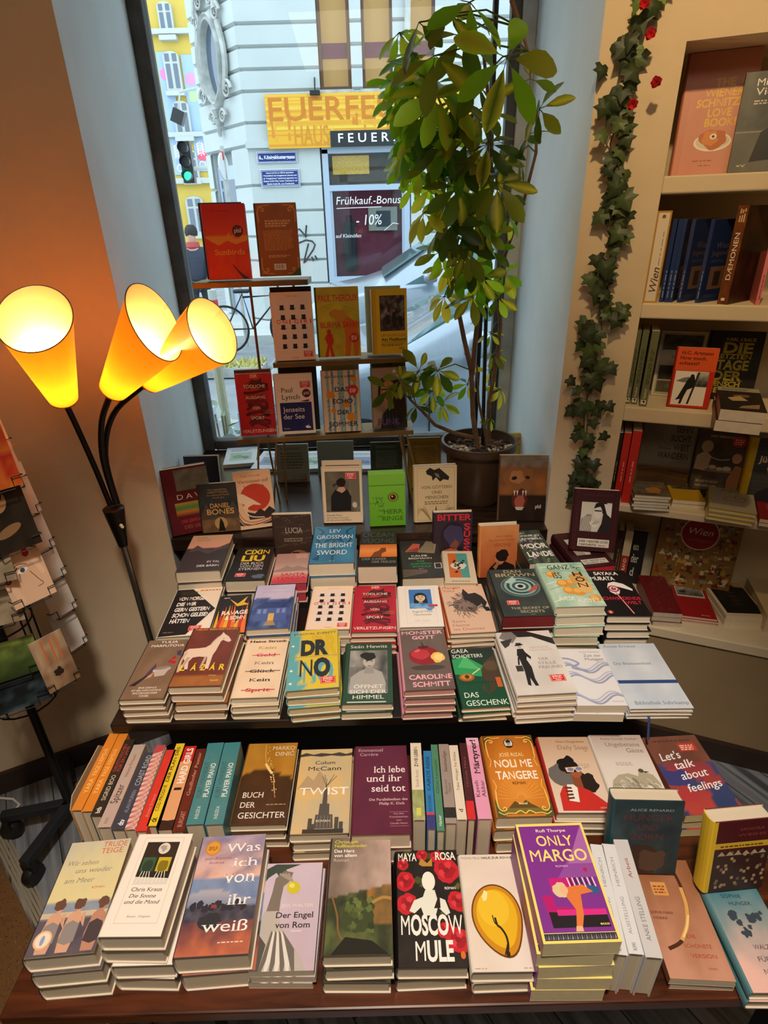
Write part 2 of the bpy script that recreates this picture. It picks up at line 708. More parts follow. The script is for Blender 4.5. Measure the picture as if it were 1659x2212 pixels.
# window reveals, lintel and the wall below the sill
b = MB()
b.prism([(AX, AY + 0.001), (-0.838, 2.56), (-0.838, 2.75), (-1.15, 2.75), (-0.9, 1.78)], 0, 3.15)
struct('wall_window_left', b, M_REVEAL)
b = MB()
b.prism([(CX, CY + 0.001), (0.75, 1.83), (0.95, 2.75), (0.578, 2.75), (0.578, 2.56)], 0, 3.15)
struct('wall_window_right', b, M_REVEAL)
b = MB()
b.box((-1.1, 1.9, 2.85), (0.9, 2.75, 3.15))
struct('wall_window_top', b, M_REVEAL)
b = MB()
b.prism([(-0.722, 1.75), (0.552, 1.75), (0.578, 2.74), (-0.838, 2.74)], 0, 0.60)
struct('wall_window_bottom', b, M_BLACK)
for x0, x1, nm in ((-6.0, -1.15, 'wall_street_left'), (0.95, 6.0, 'wall_street_right')):
 b = MB()
 b.box((x0, 2.6, -0.1), (x1, 2.75, 9.0))
 struct(nm, b, M_REVEAL)
b = MB()
b.box((-1.15, 2.6, 3.15), (0.95, 2.75, 9.0))
struct('wall_street_top', b, M_REVEAL)

# the window
win = thing('window_1', None, None, (0, 2.55, 0.81))
win['kind'] = 'structure'


def wpart(name, a, c, m, **kw):
 q = MB()
 q.box(a, c)
 return q.build(name, m, win, **kw)


wpart('window_frame', (-0.838, -0.01, 0.0), (-0.782, 0.06, 2.1), M_FRAME, bevel=0.006)
wpart('window_frame', (0.525, -0.01, 0.0), (0.578, 0.06, 2.1), M_FRAMEW, bevel=0.006)
wpart('window_frame', (0.488, 0.0, 0.04), (0.525, 0.05, 2.1), M_FRAME, bevel=0.005)
wpart('window_frame', (-0.782, -0.005, 0.0), (0.525, 0.06, 0.045), M_FRAME, bevel=0.006)
wpart('mullion', (0.425, 0.0, 0.045), (0.442, 0.03, 2.1), M_BLACK)
wpart('pane', (-0.782, 0.028, 0.045), (0.488, 0.033, 2.1), M_GLASS)
q = MB()
q.prism([(-0.721, 1.693 - 2.55), (0.551, 1.693 - 2.55), (0.576, 0.0), (-0.836, 0.0)], -0.045, 0.0)
sill = q.build('window_sill', M_DARKWOOD, win, bevel=0.004)
q = MB()
q.prism([(-0.700, 1.715 - 2.55), (0.540, 1.715 - 2.55), (0.56, -0.02), (-0.80, -0.02)], -0.21, -0.045)
q.build('sill_front', M_BLACK, win)

# the right wall: a pier, then a built-in bookcase
WR = frame((CX, CY, 0), RAD(-22))
b = MB()
b.box((0.0, 0.0, 0.0), (0.19, 0.34, 3.15), M=WR)
b.box((0.19, 0.0, 2.105), (2.3, 0.34, 3.15), M=WR)
struct('wall_right', b, M_WALL)
case = thing('built_in_bookcase', 'cream plastered built-in bookcase recessed in the wall beside the window', 'bookcase', WR @ Vector((0.19, 0, 0)), (0, 0, RAD(-22)))
b = MB()
b.box((0.0, 0.27, 0.0), (2.1, 0.34, 2.105))
b.build('back_panel', M_SHELF, case)
for k, (zt, zb) in enumerate(((1.835, 1.795), (1.531, 1.491), (1.238, 1.194), (0.918, 0.892), (0.512, 0.475))):
 b = MB()
 b.box((0.0, -0.002 if k < 4 else -0.06, zb), (2.1, 0.27, zt))
 b.build('shelf', M_SHELF, case, bevel=0.004)
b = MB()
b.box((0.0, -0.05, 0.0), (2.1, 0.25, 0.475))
b.build('base_panel', mat('darker_tan_panel', '#9a8260', rough=0.8, var=0.05, scale=6), case)  # base panel coloured an even tan, darker than the shelves
b = MB()
b.box((0.0, -0.07, 0.0), (2.1, -0.05, 0.08))
b.build('plinth', M_SKIRT, case)

# floor strip and mat at the shop entrance
b = MB()
d = (Vector((-0.7463, 0.7031, -0.0)) - Vector((-1.2675, 1.1938, 0.0))).normalized()
nrm = Vector((-d.y, d.x, 0))
p0 = Vector((-1.2675, 1.1938, 0.0)) - d * 0.4
p1 = Vector((-0.7463, 0.7031, -0.0)) + d * 0.5
for k in range(5):
 o = nrm * (-0.018 + 0.0088 * k)
 w_ = nrm * 0.0066
 b.prism([(q.x, q.y) for q in (p0 + o, p1 + o, p1 + o + w_, p0 + o + w_)][::1], 0.0, 0.005)
struct('trim_1', b, mat('brass_strip', '#c9bfa6', rough=0.35, metal=0.6))
b = MB()
off = -nrm * 0.024
e = -nrm * 0.7
rg = random.Random(4)
b.prism([(q.x, q.y) for q in (p0 + off + e, p1 + off + e, p1 + off, p0 + off)], 0.0, 0.006, '#6b4a26')
for k in range(9000):
 s_, t_ = rg.random(), rg.random()
 q = p0 + (p1 - p0) * s_ + off + e * t_ * 0.5
 a = rg.random() * 6.28
 l = rg.uniform(0.004, 0.009)
 dx, dy = cos(a) * 0.0012, sin(a) * 0.0012
 tx, ty = rg.uniform(-1, 1) * 0.006, rg.uniform(-1, 1) * 0.006
 cc = MIX('#54371a', '#9a7140', rg.random())
 b.add([(q.x - dx, q.y - dy, 0.006), (q.x + dx, q.y + dy, 0.006), (q.x + tx, q.y + ty, 0.006 + l)], [(0, 1, 2)], cc)
tag(b.build('door_mat', mat('coir', attr=True, rough=0.95)), 'brown coir entrance mat on the floor beside the brass strip', 'mat')

# low front table
lt = thing('low_table', 'low reddish wooden table carrying the front rows of books', 'table', (0.1, 0.85, 0))
b = MB()
b.box((-0.80, -0.345, 0.49), (0.70, 0.19, 0.52))
b.build('tabletop', M_REDWOOD, lt, bevel=0.004)
for x, y in ((-0.46, -0.30), (0.64, -0.30), (-0.46, 0.15), (0.64, 0.15)):
 b = MB()
 b.box((x - 0.02, y - 0.02, 0.0), (x + 0.02, y + 0.02, 0.49))
 b.build('leg', M_BLACK, lt)

# middle display table
mt = thing('display_table', 'dark wooden display table holding the stacked books below the window sill', 'table', (0.0, 1.35, 0))
b = MB()
b.box((-0.676, -0.337, 0.655), (0.715, 0.335, 0.68))
b.build('tabletop', mat('black_brown_board', '#1c110b', rough=0.4, var=0.2, scale=9), mt, bevel=0.003)
b = MB()
b.box((-0.60, -0.22, 0.0), (0.64, 0.31, 0.655))
b.build('base_panel', M_BLACK, mt)
b = MB()
b.box((-0.65, 0.115, 0.68), (0.70, 0.335, 0.70))
b.build('riser', M_BLACK, mt)


# ================================================================ the street outside
M_ROAD = mat('asphalt', '#7d8084', rough=0.9, var=0.2, scale=3, bump=0.3, bscale=80)
M_PAVE = mat('pavement', '#b5b6b4', rough=0.9, var=0.08, scale=2)
M_FAC = mat('white_stucco', '#b8bcba', rough=0.85, var=0.05, scale=1.5)
M_STONE = mat('grey_stone', '#a9a9a4', rough=0.85, var=0.25, scale=6, bump=0.6, bscale=20, dist=0.01)
M_YEL = mat('yellow_stucco', '#c2a548', rough=0.85, var=0.05, scale=0.8)
M_TRIMW = mat('white_trim', '#adb0aa', rough=0.8)
M_DARKGL = mat('dark_window', '#4a5666', rough=0.08, spec=0.8)
M_BROWNFR = mat('brown_window_frame', '#4b2f24', rough=0.5)
M_BLUEFR = mat('pale_blue_frame', '#a6b3c4', rough=0.5)
F = 11.5

b = MB()
b.box((-14, 3.45, -0.2), (8, 9.9, -0.02))
b.box((-14, 9.9, -0.2), (-3.6, 27.0, -0.02))
tag(b.build('street_road', M_ROAD), kind='structure')
b = MB()
b.box((-14, 2.75, -0.2), (8, 3.45, 0.08))
tag(b.build('near_pavement', M_PAVE), kind='structure')
b = MB()
b.prism([(-3.3, 9.9), (8, 9.9), (8, F + 0.4), (-2.2, F + 0.4), (-3.6, 13.4), (-3.6, 10.4)], -0.2, 0.1)
tag(b.build('far_pavement', M_PAVE), kind='structure')

bd = thing('corner_building', 'white stucco corner building with grooved facade across the street', 'building', (0, F, 0))
XC = -2.15     # the corner where the chamfered bay meets the facade
ops_z = [0.1, 0.75, 1.15, 1.55, 1.95, 2.35, 2.94, 3.26, 3.69, 3.98, 4.27, 4.56, 4.9, 5.3, 5.7, 6.2, 6.8, 7.5]
OPEN = [(-0.93, 0.62, 0.75, 2.92), (-0.86, -0.34, 3.69, 5.0), (-0.16, 0.33, 3.69, 5.0), (0.52, 1.0, 3.69, 5.0), (1.5, 2.9, 0.75, 2.92)]


def courses(mb, M, x0, x1, opens):
 for z0, z1 in zip(ops_z, ops_z[1:]):
  segs = [(x0, x1)]
  for a, c, d, e in opens:
   if z0 < e - 0.05 and z1 > d + 0.05:
    ns = []
    for s0, s1 in segs:
     if a > s0 and a < s1:
      ns.append((s0, a))
     if c > s0 and c < s1:
      ns.append((c, s1))
     if c <= s0 or a >= s1:
      ns.append((s0, s1))
    segs = ns
  for s0, s1 in segs:
   g = 0.03
   mb.add([M @ Vector(p) for p in ((s0, 0.06, z0), (s1, 0.06, z0), (s1, 0.0, z0 + g), (s0, 0.0, z0 + g), (s0, 0.0, z1 - g), (s1, 0.0, z1 - g), (s1, 0.06, z1), (s0, 0.06, z1))],
                   [(0, 1, 2, 3), (3, 2, 5, 4), (4, 5, 6, 7)])
   mb.box((s0, 0.06, z0), (s1, 0.3, z1), M=M)


b = MB()
MF = Matrix.Identity(4)
courses(b, MF, XC, 8.0, OPEN)
b.box((XC, 0.3, 0.1), (8, 0.4, 9.0))
b.build('facade', M_FAC, bd)
ANG = RAD(131)
MB2 = Matrix.Translation((XC, 0, 0)) @ Matrix.Rotation(ANG + pi, 4, 'Z') @ Matrix.Translation((-1.55, 0, 0))
b = MB()
courses(b, MB2, 0, 1.55, [(0.18, 0.98, 0.1, 2.75)])
b.box((0, 0.3, 0.1), (1.55, 0.36, 9.0), M=MB2)
b.build('chamfered_bay', M_FAC, bd)
b = MB()
b.box((0.20, 0.10, 0.1), (0.96, 0.2, 2.72), M=MB2)
b.build('corner_door', M_BLUEFR, bd)
b = MB()
b.box((0.30, 0.09, 1.35), (0.86, 0.101, 2.5), M=MB2)
b.build('door_pane', M_DARKGL, bd)
# string course and cornice
b = MB()
b.box((XC - 0.02, -0.06, 2.90), (8, 0.02, 3.0))
b.build('string_course', M_FAC, bd)

# oval window with carved surround on the chamfered bay
ov = Vector((0.80, -0.02, 4.22))
q = MB()
n = 40
q.add([MB2 @ (ov + Vector((0.25 * cos(2 * pi * k / n), 0.012, 0.50 * sin(2 * pi * k / n)))) for k in range(n)], [tuple(range(n))])
q.build('oval_pane', M_DARKGL, bd)
q = MB()
prof = [(0.98, 0.012), (1.1, -0.09), (1.25, -0.07), (1.35, -0.11), (1.55, -0.03), (1.58, 0.03)]
vs, fs = [], []
for r, y in prof:
 for k in range(n):
  t = 2 * pi * k / n
  wob = 1 + (0.13 * max(0, (r - 1.3) * 4) * sin(7 * t)) * 0.7
  vs.append(MB2 @ (ov + Vector((0.25 * r * wob * cos(t), y, 0.50 * (1 + (r * wob - 1) * 0.6) * sin(t)))))
for i in range(len(prof) - 1):
 for k in range(n):
  fs.append((i * n + k, (i + 1) * n + k, (i + 1) * n + (k + 1) % n, i * n + (k + 1) % n))
q.add(vs, fs)


def scroll(mb, c, r, s=1):
 pts = []
 for k in range(22):
  t = k / 21 * 3.6 * pi
  rr = r * (1 - k / 24)
  pts.append(MB2 @ (ov + Vector((c[0] + s * rr * cos(t), -0.06, c[1] + rr * sin(t)))))
 mb.tube(pts, [0.03 * (1 - k / 30) for k in range(22)], 6)


for sx in (-1, 1):
 scroll(q, (sx * 0.34, 0.56), 0.13, sx)
 scroll(q, (sx * 0.42, -0.46), 0.14, sx)
 scroll(q, (sx * 0.17, 0.78), 0.12, -sx)
 scroll(q, (sx * 0.18, -0.80), 0.11, sx)
 q.tube([MB2 @ (ov + Vector((sx * (0.34 + 0.12 * sin(k / 8 * pi)), -0.05, 0.45 - 0.9 * k / 8))) for k in range(9)], [0.05] * 9, 6)
 q.tube([MB2 @ (ov + Vector((sx * (0.05 + 0.3 * sin(k / 6 * pi / 2)), -0.05, 0.95 - 0.35 * (k / 6) ** 2))) for k in range(7)], [0.06] * 7, 6)
for k in range(3):
 q.tube([MB2 @ (ov + Vector((0, -0.07, -0.68 - 0.14 * k))), MB2 @ (ov + Vector((0, -0.05, -0.8 - 0.14 * k)))], [0.09 - 0.02 * k, 0.05 - 0.012 * k], 8)
q.build('carved_oval_surround', M_STONE, bd, smooth=True)

# upper windows
M_ROOM = mat('lit_room_behind', '#b07a3e', rough=0.8, emit='#d08a3a', estr=0.6)
M_ROOMR = mat('red_curtain', '#8a2638', rough=0.8)
for k, (x0, x1) in enumerate(((-0.84, -0.36), (-0.15, 0.32), (0.53, 0.99))):
 b = MB()
 for a, c in (((x0, 0.02, 3.68), (x1, 0.12, 3.73)), ((x0, 0.02, 3.73), (x0 + 0.035, 0.12, 5.0)), ((x1 - 0.035, 0.02, 3.73), (x1, 0.12, 5.0))):
  b.box(a, c)
 w_ = b.build('upper_window', M_BROWNFR, bd)
 b = MB()
 b.box((x0, 0.16, 3.7), (x1, 0.2, 5.0))
 b.build('curtain_interior', M_ROOM, w_)
 b = MB()
 b.box((x0 + 0.03, 0.14, 4.12), (x1 - 0.03, 0.155, 4.32))
 b.build('red_blind', M_ROOMR, w_)
 b = MB()
 b.box((x0 + 0.03, 0.09, 3.72), (x1 - 0.03, 0.095, 5.0))
 b.build('pane', M_GLASS, w_)
 b = MB()
 b.box((x0 - 0.05, -0.06, 3.62), (x1 + 0.05, 0.05, 3.68))
 b.build('sill', M_STONE, w_)

# shop window
b = MB()
for a, c in (((-0.90, 0.0, 0.75), (-0.80, 0.14, 2.86)), ((0.50, 0.0, 0.75), (0.60, 0.14, 2.86)), ((-0.80, 0.0, 2.24), (0.50, 0.12, 2.33)), ((-0.80, 0.0, 0.75), (0.50, 0.14, 0.85)), ((-0.90, 0.0, 2.80), (0.60, 0.14, 2.92))):
 b.box(a, c)
sw = b.build('shop_window_frame', M_BLUEFR, bd)
b = MB()
b.box((-0.80, 0.02, 0.85), (-0.76, 0.06, 2.24))
b.box((0.46, 0.02, 0.85), (0.5, 0.06, 2.24))
b.build('sash', M_BLUEFR, sw)
b = MB()
b.box((-0.80, 0.24, 0.75), (0.5, 0.28, 2.30))
b.build('maroon_display_backing', mat('maroon_board', '#7d2436', rough=0.7, var=0.12, scale=2), sw)
b = MB()
b.box((-0.80, 0.24, 2.30), (0.5, 0.28, 2.86))
b.build('lit_ceiling_backing', mat('brown_room', '#6b5142', rough=0.7), sw)
b = MB()
b.box((-0.74, 0.20, 2.50), (-0.1, 0.23, 2.78))
b.build('lit_grille', mat('gold_grille', '#c8963c', rough=0.4, var=0.45, scale=40, emit='#d8a040', estr=0.5), sw)
b = MB()
b.box((-0.60, 0.16, 0.95), (-0.38, 0.22, 1.75))
b.tube([(-0.49, 0.19, 1.75), (-0.49, 0.19, 1.86)], [0.05, 0.045], 8)
b.build('dark_stove', M_BLACK, sw)
b = MB()
b.box((-0.14, 0.17, 1.60), (0.38, 0.2, 1.98), '#b9a58f')
b.box((0.0, 0.165, 1.66), (0.26, 0.171, 1.92), '#4c4a50')
b.build('picture', M_PRINT, sw)
b = MB()
b.box((-0.80, 0.05, 0.85), (0.5, 0.056, 2.86))
b.build('pane', M_GLASS, sw)


def strokes(mb, M, lines, wd, col):
 for pts in lines:
  mb.tube([M @ Vector((x, 0, z)) for x, z in pts], wd, 5, col)


def wall_text(mb, M, txt, x0, z0, x1, h, col, y=-0.004, b=0.0, serif=False, it=0.0, track=0.0):
 x = 0
 vs, fs = [], []
 for ch in txt:
  v, f, adv, cap = glyph(ch, b, serif)
  o = len(vs)
  vs += [(x + px + it * py, py) for px, py in v]
  fs += [tuple(i + o for i in q) for q in f]
  x += adv + track
 mn, mx = min(p[0] for p in vs), max(p[0] for p in vs)
 mb.add([M @ Vector((x0 + (px - mn) / (mx - mn) * (x1 - x0), y, z0 + py / cap * h)) for px, py in vs], fs, col)


# chalk writing on the shop pane
b = MB()
MT = Matrix.Translation((0, 0.045, 0))
wall_text(b, MT, 'Frühkauf.-Bonus', -0.70, 2.03, 0.44, 0.12, '#e9e4e4', it=0.15)
wall_text(b, MT, '- 10%', -0.36, 1.70, 0.10, 0.16, '#e9e4e4', it=0.15)
wall_text(b, MT, 'auf Kleinöfen', -0.74, 1.50, -0.28, 0.06, '#e9e4e4', it=0.1)
strokes(b, MT, [[(-0.70, 1.97), (0.1, 1.98)], [(0.14, 1.60), (0.3, 1.72), (0.4, 1.70)]], 0.006, '#e9e4e4')
b.build('chalk_writing', M_PRINT, sw)

# black graffito beside the shop window
b = MB()
strokes(b, Matrix.Translation((0, -0.004, 0)), [[(-1.52, 1.42), (-1.46, 1.36), (-1.43, 1.28), (-1.48, 1.22), (-1.53, 1.28), (-1.5, 1.38), (-1.4, 1.44), (-1.28, 1.48), (-1.17, 1.46), (-1.12, 1.40), (-1.16, 1.32), (-1.26, 1.2), (-1.33, 1.11), (-1.35, 1.1), (-1.32, 1.2), (-1.24, 1.42)], [(-1.5, 1.58), (-1.45, 1.65), (-1.38, 1.66), (-1.31, 1.58), (-1.28, 1.52), (-1.27, 1.62), (-1.25, 1.72)], [(-1.2, 1.2), (-1.17, 1.13)], [(-1.14, 1.22), (-1.1, 1.15)]], 0.014, '#2c2c30')
b.build('graffito', M_PRINT, bd)
# small lamp bracket over the sign
b = MB()
b.box((-1.02, -0.16, 3.60), (-0.86, -0.02, 3.66))
b.tube([(-0.94, -0.02, 3.85), (-0.94, -0.1, 3.66)], 0.012, 6)
b.build('facade_spotlight', M_BLACK, bd)
b = MB()
b.tube([(0.55, -0.05, 3.0), (0.62, -0.05, 9)], 0.05, 8)
b.build('downpipe', M_STONE, bd)

# signs fixed to the facade
sg = thing('shop_sign', 'long yellow and orange shop sign with a black name strip across the street', 'sign', (0, F - 0.06, 3.0))
b = MB()
b.box((-1.77, -0.03, -0.12), (1.62, 0.0, 0.63), '#eab02c')
A = Art(3.39, 0.75)
A.fill('#dfa328')
rg = random.Random(2)
for k in range(22):
 y = rg.random()
 A.rect(0, y, 1, min(1, y + 0.025), MIX('#d28a24', '#e6c048', rg.random()))
for k in range(40):
 x = rg.random()
 y = rg.random() * .8
 A.rect(x, y, min(1, x + 0.012), min(1, y + rg.uniform(.1, .3)), MIX('#cc7a24', '#e0b23a', rg.random()))
A.text('EUERFEUER', 0.015, 0.52, 0.83, 0.42, '#c4741f', 0.01)
A.text('HAUS', 0.13, 0.06, 0.30, 0.36, '#cc8426', 0.01)
A.emit(b, lambda x, y, l: Vector((-1.77 + x, -0.031 - l * 8, -0.12 + y)))
b.build('sign_board', M_PRINT, sg)
b = MB()
b.box((-0.73, -0.05, -0.12), (1.62, -0.03, 0.11), '#23272b')
wall_text(b, Matrix.Translation((0, -0.05, 0)), 'FEUERHAUS', -0.5995, -0.055, 1.0505, 0.125, '#f4f4f0', b=0.012, track=0.3)
b.build('name_strip', M_PRINT, sg)

for nm, lab, box, rows in (('street_sign', 'blue enamel street name sign on the white facade', (-2.0071, 2.6822, -1.3186, 2.845), 1),
                           ('plaque', 'blue enamel plaque with lines of small text under the street name sign', (-1.9757, 2.3253, -1.3033, 2.5886), 5)):
 x0, z0, x1, z1 = box
 t_ = thing(nm, lab, 'sign', ((x0 + x1) / 2, F - 0.005, z0))
 w_, h_ = x1 - x0, z1 - z0
 b = MB()
 b.box((-w_ / 2, -0.02, 0), (w_ / 2, 0.0, h_), '#1c2f6e')
 A = Art(w_, h_)
 A.fill('#f1f1ee')
 A.rect(0.012, 0.03, 0.988, 0.97, '#1a2d72')
 A.frame(0.03, 0.08, 0.97, 0.92, 0.008, '#e8e8ea')
 if rows == 1:
  A.text('6., Königsklostergasse', 0.06, 0.36, 0.94, 0.33, '#f5f5f2', 0.02, True)
 else:
  for k, tx in enumerate(('benannt nach dem um 1600 hier gestandenen', 'Wirtschaftshof des Königsklosters (ehemals auch', 'als "Königinkloster" bezeichnet) gegründet von', 'Elisabeth (1554-1592), Tochter Maximilians II. und', 'Gattin Karls IX. von Frankreich')):
   A.text(tx, 0.07 + (0.08 if k in (0, 4) else 0), 0.76 - k * 0.155, 0.93 - (0.08 if k in (0, 4) else 0), 0.085, '#f0f0ee', 0.012)
 A.emit(b, lambda x, y, l: Vector((-w_ / 2 + x, -0.021 - l * 6, y)))
 b.build('enamel_plate', M_PRINT, t_)

# no-parking sign seen edge-on on its post
t_ = thing('parking_sign', 'white traffic sign seen edge-on on a grey post at the corner kerb', 'sign', (-2.1577, 9.6, 0.0))
b = MB()
b.tube([(0, 0, 0), (0, 0, 2.75)], 0.03, 8)
b.build('post', M_STONE, t_)
b = MB()
b.prism([(0.17 * cos(k * pi / 12), 0.17 * sin(k * pi / 12)) for k in range(24)], -0.01, 0.01, '#cfd0d2', M=Matrix.Translation((0, -0.04, 2.5)) @ Matrix.Rotation(RAD(81), 4, 'Z') @ Matrix.Rotation(RAD(90), 4, 'X'))
b.box((-0.02, -0.06, 2.58), (0.02, -0.02, 2.68), '#c23a3c')
b.build('sign_disc', M_PRINT, t_)

# yellow apartment building farther down the street
YB = 28.0
yb = thing('yellow_building', 'yellow apartment building with white framed windows far down the street', 'building', (-9, YB, 0))
b = MB()
b.box((-7, 0, 0), (6, 1, 17))
b.build('wall', M_YEL, yb)
for z, h in ((8.3, 0.16), (5.0, 0.16), (3.35, 0.2), (11.6, 0.2)):
 b = MB()
 b.box((-7, -0.25, z), (6, 0, z + h))
 b.build('cornice', M_TRIMW, yb)
rows = [((-7.7507, 8.8036), 0.27, 0.55), ((-7.787, 7.2166), 0.30, 0.70), ((-7.6882, 5.6592), 0.31, 0.66), ((-7.6321, 4.0522), 0.30, 0.58), ((-7.7324, 2.2215), 0.36, 0.8)]
for (wx, wz), hw, hh in rows:
 for dx in (-1.45, 0.0, 1.45):
  cx = wx + 9 + dx
  b = MB()
  arch = [(cx - hw, wz - hh), (cx + hw, wz - hh), (cx + hw, wz + hh * 0.6)] + [(cx + hw * cos(t * pi / 8), wz + hh * 0.6 + 0.5 * hw * sin(t * pi / 8)) for t in range(1, 8)] + [(cx - hw, wz + hh * 0.6)]
  b.prism(arch, 0.0, 0.18, M=Matrix.Rotation(RAD(90), 4, 'X'))
  b.box((cx - hw * 1.2, -0.3, wz - hh - 0.15), (cx + hw * 1.2, 0, wz - hh))
  w_ = b.build('window_surround', M_TRIMW, yb)
  b = MB()
  for s_ in (-1, 1):
   x0 = cx + (0.06 if s_ > 0 else -hw * 0.75)
   b.box((x0, -0.2, wz - hh * 0.85), (x0 + hw * 0.75 - 0.06, -0.17, wz + hh * 0.25))
   b.box((x0, -0.2, wz + hh * 0.36), (x0 + hw * 0.75 - 0.06, -0.17, wz + hh * 0.7))
  b.build('pane', M_DARKGL, w_)
BW = [('left', (-8.0832, 7.7975), (-8.1384, 3.6789), 'narrow blue grey facade banner with a pink flower on the yellow building'),
      ('right', (-7.0984, 7.6909), (-7.2261, 3.7921), 'narrow blue grey facade banner with a pink shape beside the white corner building')]
for k, (nm, tp, bt, lab) in enumerate(BW):
 cx = (tp[0] + bt[0]) / 2
 w_, h_ = 0.52, tp[1] - bt[1]
 b = MB()
 b.box((-w_ / 2, -0.03, 0), (w_ / 2, 0.0, h_), '#8fa6c0')
 A = Art(w_, h_)
 A.fill('#93a9c2')
 A.blob(0.5, 0.83 if k == 0 else 0.8, 0.4, '#d878a8' if k == 0 else '#c887c0', 3)
 A.blob(0.55, 0.66 if k else 0.1, 0.34, '#a8d08a' if k else '#8aa0c0', 5)
 if k:
  A.blob(0.6, 0.14, 0.38, '#e0506c', 7, .1)
 A.text('Städterute' if k == 0 else 'So schön', 0.72 if k == 0 else 0.8, 0.30, 0.72 + 1.9, 0.035 if k == 0 else 0.055, '#f2f2f2', 0.02, rot=0)
 A.items = [q_ for q_ in A.items]
 A.line([(0.5, 0.14), (0.5, 0.27)], 0.05, '#e6e2ec')
 for j in range(5):
  A.ell(0.32, 0.16 + j * 0.022, 0.14, 0.06, '#e3d3e6', 35)
  A.ell(0.68, 0.16 + j * 0.022, 0.14, 0.06, '#e3d3e6', -35)
 A.ell(0.5, 0.06, 0.26, 0.26, '#e8eef4')
 A.ell(0.5, 0.06, 0.2, 0.2, '#8fa6c0')
 A.emit(b, lambda x, y, l: Vector((-w_ / 2 + x, -0.031 - l * 40, y)))
 tag(b.build('banner', M_PRINT, loc=(cx, 27.985, bt[1])), lab, 'banner', 'banners on the yellow building')

# traffic light hanging from its arm
p = Vector((-4.4551, 16.0, 3.096))
t_ = thing('traffic_light', 'traffic light showing green on a pale arm before the yellow building', 'traffic light', (p.x, 16, p.z - 0.42))
b = MB()
b.box((-0.13, -0.1, 0), (0.13, 0.1, 0.85))
for k in range(3):
 b.tube([(0, -0.1, 0.14 + 0.28 * k), (0, -0.26, 0.16 + 0.28 * k)], 0.12, 12, caps=False)
b.build('housing', M_BLACK, t_)
b = MB()
b.tube([(0, -0.1, 0.14), (0, -0.12, 0.14)], 0.1, 14)
b.build('green_lens', mat('green_signal', '#20c890', rough=0.3, emit='#25e0a0', estr=1.4), t_)
b = MB()
b.tube([(0.1, 0, 0.3), (2.8, 0.5, 0.42)], 0.045, 8)
b.tube([(2.8, 0.5, 0.42), (2.8, 0.5, -2.9)], 0.07, 8)
b.build('arm', M_TRIMW, t_)
p = Vector((-4.7585, 17.0, 4.2478))
t_ = thing('street_light', 'dark hanging street lantern on a thin wire in front of the yellow building', 'street light', p)
b = MB()
b.box((-0.12, -0.1, -0.25), (0.16, 0.1, 0.05), M=Matrix.Rotation(RAD(25), 4, 'Y'))
b.build('lantern', M_BLACK, t_)
b = MB()
b.tube([(0, 0, 0.05), (0.1, 0, 0.4), (2.4, 0, 0.75)], 0.03, 6)
b.tube([(2.4, 0, 0.75), (2.4, 0, -p.z)], 0.05, 8)
b.build('arm', M_TRIMW, t_)

# ---------------------------------------------------------------- cars
M_CAR = mat('silver_paint', '#98a3b0', rough=0.25, metal=0.35, coat=0.6)
M_CARG = mat('car_glass', '#5f7f80', rough=0.05, spec=0.9)
M_TYRE = mat('tyre_rubber', '#17181a', rough=0.85)
M_CHROME = mat('chrome', '#c8ccd0', rough=0.15, metal=1.0)
M_LAMPG = mat('headlight_glass', '#c8d4dc', rough=0.1, spec=0.9)


